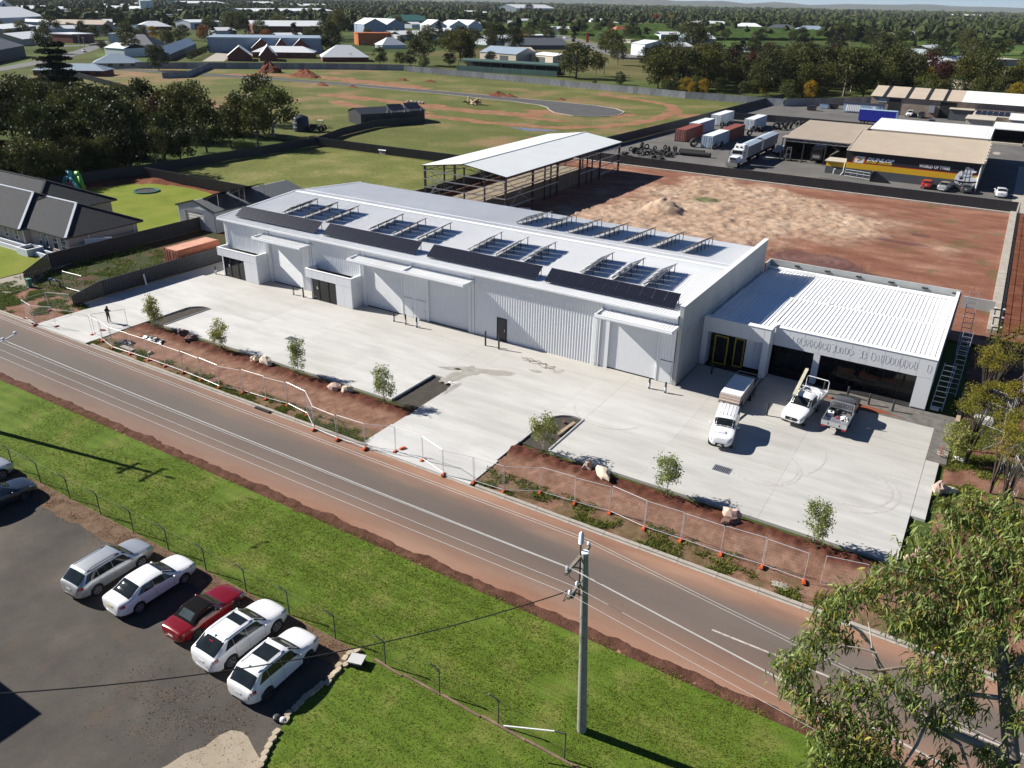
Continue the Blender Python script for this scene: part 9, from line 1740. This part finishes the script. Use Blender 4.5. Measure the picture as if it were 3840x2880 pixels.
def fverge(rn):
 x = -62 + 66 * rn.random() ** .8; y = rn.uniform(21.5, 28.75); return (x, y, -.03) if fbm(x, y, .3, 3, 5) > -.35 * rn.random() - .1 else None
def flawn(rn):
 x = rn.uniform(-21.4, 6); y = rn.uniform(7, 21.3); return (x, y, .03) if x > -20.5 or y > 15.5 else None
tufts('verge_grass', 46000, fverge, TUFT, 'short green grass growing on the verge between road and chain wire', (.03, .075)); tufts('lawn_grass', 34000, flawn, TUFT, 'short green grass growing on the front lawn', (.03, .07))
def fweed(rn):
 x = rn.uniform(-69, 6); y = 37.3 + (1.6 if x < -35 else 2.3) * rn.random() ** 1.5
 if -35.2 < x < -25.7 or sm(.05, .3, fbm(x, y, .6, 4, 9) + .1) < rn.random(): return None
 return (x, y, zbed(x, y))
tufts('kerb_weeds', 8500, fweed, WEED, 'green weeds growing on the soil strip behind the kerb', (.06, .18))
def fside(rn):
 x = rn.uniform(1.0, 7.5); y = rn.uniform(50, 66.5); return (x, y, zright(x, y)) if mright(x, y)[1] > rn.random() else None
tufts('side_weeds', 7000, fside, WEED, 'rank green weeds growing in the side yard right of the slab', (.08, .2))
def fstrip(rn):
 x = rn.uniform(-93, -79.4); y = rn.uniform(43.5, 60); return (x, y, -.03) if fbm(x, y, .4, 3) > -.1 else None
tufts('strip_weeds', 2500, fstrip, WEED, 'tall weeds growing between the two charcoal fences', (.1, .28))
def fleft(rn):
 x = rn.uniform(-92, -77.4); y = rn.uniform(37.4, 43); return (x, y, -.03) if ml(x, y)[1] > rn.random() else None
tufts('corner_weeds', 4000, fleft, WEED, 'green weeds growing on the bare verge at the left driveway', (.08, .22))
mb = MB(); rn = random.Random(77); k = 0
while k < 11000:
 if rn.random() < .8: x = rn.uniform(-58, -21.6); y = 20.75 + rn.gauss(0, .5)
 else: x = -25 + rn.gauss(0, 3.0); y = 14.5 + rn.gauss(0, 1.3)
 if y > 21.4 or x > -21.0 or fbm(x, y, .8, 3, 2) < -.25 + .2 * rn.random(): continue
 z = max(-.018, zlit(x, y) if y > 19.2 else -.018) + rn.uniform(.002, .03); leafquad(mb, Vector((x, y, z)), rn.uniform(.035, .09), rn, asp=.4); k += 1
o = struct('leaf_litter', mb, LITT, 'stuff'); o['label'] = 'dry brown leaves strewn along the chain wire fence and the car park edge'; o['category'] = 'leaf litter'
# ================================================================ power pole, wires
POLEW = paint('grey_pole_timber', (.27, .265, .245), .85, var=.18, scale=2.0); ARMW = paint('crossarm_timber', (.24, .21, .17), .85, var=.25, scale=3); PORC = paint('white_porcelain', (.75, .80, .84), .25); WIREA = paint('aluminium_wire', (.74, .74, .72), .45, .2)
def pole(base, lean, label, h=10.6):
 b = Vector(base); tp_ = b + Vector((lean[0], lean[1], h)); t_ = thing('power_pole', label, 'power pole', tuple(b)); at_ = lambda z: b.lerp(tp_, z / h)
 wpart('shaft', MB().tube(b - Vector((0, 0, .2)), tp_, .22, 14, .13), POLEW, t_, True); wpart('cap', MB().tube(tp_ + Vector((0, 0, .005)), tp_ + Vector((0, 0, .06)), .15, 12), PORC, t_, True)
 a1, a2 = at_(10.35), at_(8.95)
 for a, l0, l1, zz in ((a1, -1.25, .75, .0), (a2, -1.05, .62, -.0)):
  wpart('cross_arm', MB().bar(a + Vector((-.19, l0, zz)), a + Vector((-.19, l1, zz)), .12, .14), ARMW, t_); wpart('brace', MB().bar(a + Vector((-.19, l0 * .6, zz)), a + Vector((-.1, 0, zz - .55)), .03, .05), CHARCOAL, t_)
  for q in (l0 + .15, l1 - .08, (l0 + .75) if a is a2 else l0 + .15): wpart('insulator', MB().lathe(tuple(a + Vector((-.19, q, zz + .07))), [(.0, 0), (.045, .02), (.07, .07), (.05, .10), (.08, .15), (.05, .19), (0, .22)], 10), PORC, t_, True)
 wpart('post_insulator', MB().lathe(tuple(at_(10.0) + Vector((-.19, -.08, .55))), [(.0, .42)] + [(.075 if k % 2 else .105, .45 + k * .035) for k in range(13)] + [(.06, .95), (0, 1.0)], 12), PORC, t_, True); wpart('riser', MB().tube(at_(8.3) + Vector((-.2, -.08, 0)), at_(10.0) + Vector((-.19, -.08, 1.0)), .035, 6), CHARCOAL, t_)
 wpart('fuse_cluster', MB().blob(tuple(a2 + Vector((-.25, -.5, -.25))), .1, .18, .16, 3).path([a2 + Vector((-.3, -.9, .1)), a2 + Vector((-.5, -.8, -.5)), a2 + Vector((-.3, -.3, -.35))], .014, 5).path([a1 + Vector((-.2, -.6, -.05)), a1 + Vector((-.4, -.5, -.7)), a2 + Vector((-.2, -.2, .1))], .012, 5), BLACK, t_)
 return t_
pole((-10.05, 23.28, -.03), (.0, -1.05), 'grey timber power pole with two crossarms standing on the verge'); pole((-59.6, 23.45, -.03), (.1, -.2), 'power pole outside the left edge whose shadow crosses the verge', 9.9)
WL = [(22.88, 10.72, 11.0), (22.80, 10.66, 10.92), (21.12, 10.60, 10.85), (21.2, 10.50, 10.75), (22.08, 9.70, 9.72), (21.82, 9.16, 9.35), (21.38, 9.10, 9.2)]
for i, (y, z, z2) in enumerate(WL):
 pts = []
 for k in range(25):
  u = k / 24; x = -10.2 - 49.4 * u; pts.append((x, y + (.6 * u if y < 22 else .3 * u) * 0, z + (z2 - z) * u * 1.2 - .55 * 4 * u * (1 - u) * .25))
 mb = MB().path(pts, .009, 4); mb.path([(-10.2 + 60 * k / 12, y - .13 * 60 * k / 12, z - .5 * (k / 12) * (1 - k / 12) * 2) for k in range(13)], .0065, 4)
 single('overhead_wire', mb, WIREA, ORD[i] + ' overhead wire counted from the road side of the power pole', 'wire', (-10.2, y, z), 'overhead wires along the road')
sp_ = thing('wire_spreader', 'pale crossarm tip with white insulators on the wires at the left edge', 'wire spreader', (-48.4, 21.3, 10.6)); wpart('arm', MB().bar((-48.4, 20.9, 10.62), (-48.4, 22.0, 10.85), .05, .05), STEEL, sp_); wpart('insulator', MB().blob((-48.4, 21.9, 10.9), .12, .12, .1, 1, 0).blob((-48.4, 21.15, 10.75), .12, .12, .1, 1, 0), PORC, sp_)
e_ = at_dist(-420, 2620, 30); s_ = Vector((-10.3, 21.75, 9.0)); mid = at_dist(1280, 2462, 33)
SV = [s_.lerp(e_, k / 20) + Vector((0, 0, -1.15 * 4 * (k / 20) * (1 - k / 20))) for k in range(21)]
single('service_cable', MB().path(SV, .024, 6), BLACK, 'thick black service cable running from the power pole over the cars', 'cable', tuple(s_))
sp2 = thing('service_pole', 'steel service pole outside the lower left edge carrying the black cable', 'pole', (e_.x, e_.y, 0)); lpart('shaft', MB().tube((0, 0, -.2), (0, 0, e_.z + .2), .07, 8), STEEL, sp2, True); lpart('bracket', MB().bar((0, 0, e_.z), (.3, .1, e_.z), .05, .05), STEEL, sp2)
# distant street poles along the highway and streets
for i, (zk, x, yb, yt) in enumerate((('f', 1500, 262, 160), ('f', 1672, 300, 205), ('f', 1708, 320, 215), ('f', 1280, 250, 180), ('f', 1340, 215, 158), ('e', 520, 305, 225), ('e', 548, 300, 235), ('g', 455, 310, 225), ('g', 245, 260, 205), ('g', 2125, 355, 255), ('f', 105, 300, 150), ('e', 1975, 235, 175), ('e', 2070, 235, 180), ('f', 1420, 240, 190))):
 x0, y0, k = ZK[zk]; p_ = G(x0 + x / k, y0 + yb / k); h = height_at(p_, x0 + x / k, y0 + yt / k); t_ = thing('street_pole', ORD[i] + ' thin street pole in the distance, counted over highway and streets', 'street pole', (p_.x, p_.y, -.1), group='distant street poles'); lpart('shaft', MB().tube((0, 0, 0), (0, 0, h), .17, 6, .12), POLEW, t_); lpart('cross_arm', MB().bx(-1.2, -.08, h - .6, 1.2, .08, h - .4), ARMW, t_)
for sp_k, mt_, lb, zk, x, y in ((HATCH, CW, 'white car driving on the far highway', 'f', 1450, 248), (SUVB, CW, 'white van parked by the yard beyond the cedar', 'e', 655, 235), (SEDAN, CW, 'white car at the street corner behind the cedar', 'e', 545, 335), (HATCH, CW, 'pale car parked before the dark roofed house', 'e', 790, 325), (SEDAN, CGREY, 'dark car parked before the dark roofed house', 'e', 860, 325)):
 x0, y0, k = ZK[zk]; p_ = G(x0 + x / k, y0 + y / k); build_car(sp_k, mt_, lb, (p_.x, p_.y, -.1), rnt.uniform(-.5, .5), 'cars in the distance')
# haze between here and the skyline
hz = MB().bx(-24000, -400, -1.2, 24000, 24500, 160.0); hm = bpy.data.materials.new('haze'); hm.use_nodes = True; t = hm.node_tree; t.nodes.clear(); ou = t.nodes.new('ShaderNodeOutputMaterial'); pv = t.nodes.new('ShaderNodeVolumePrincipled'); pv.inputs['Color'].default_value = (.80, .88, 1, 1); pv.inputs['Density'].default_value = .000025; pv.inputs['Anisotropy'].default_value = .1; t.links.new(pv.outputs[0], ou.inputs['Volume'])
struct('haze', hz, hm, 'stuff')
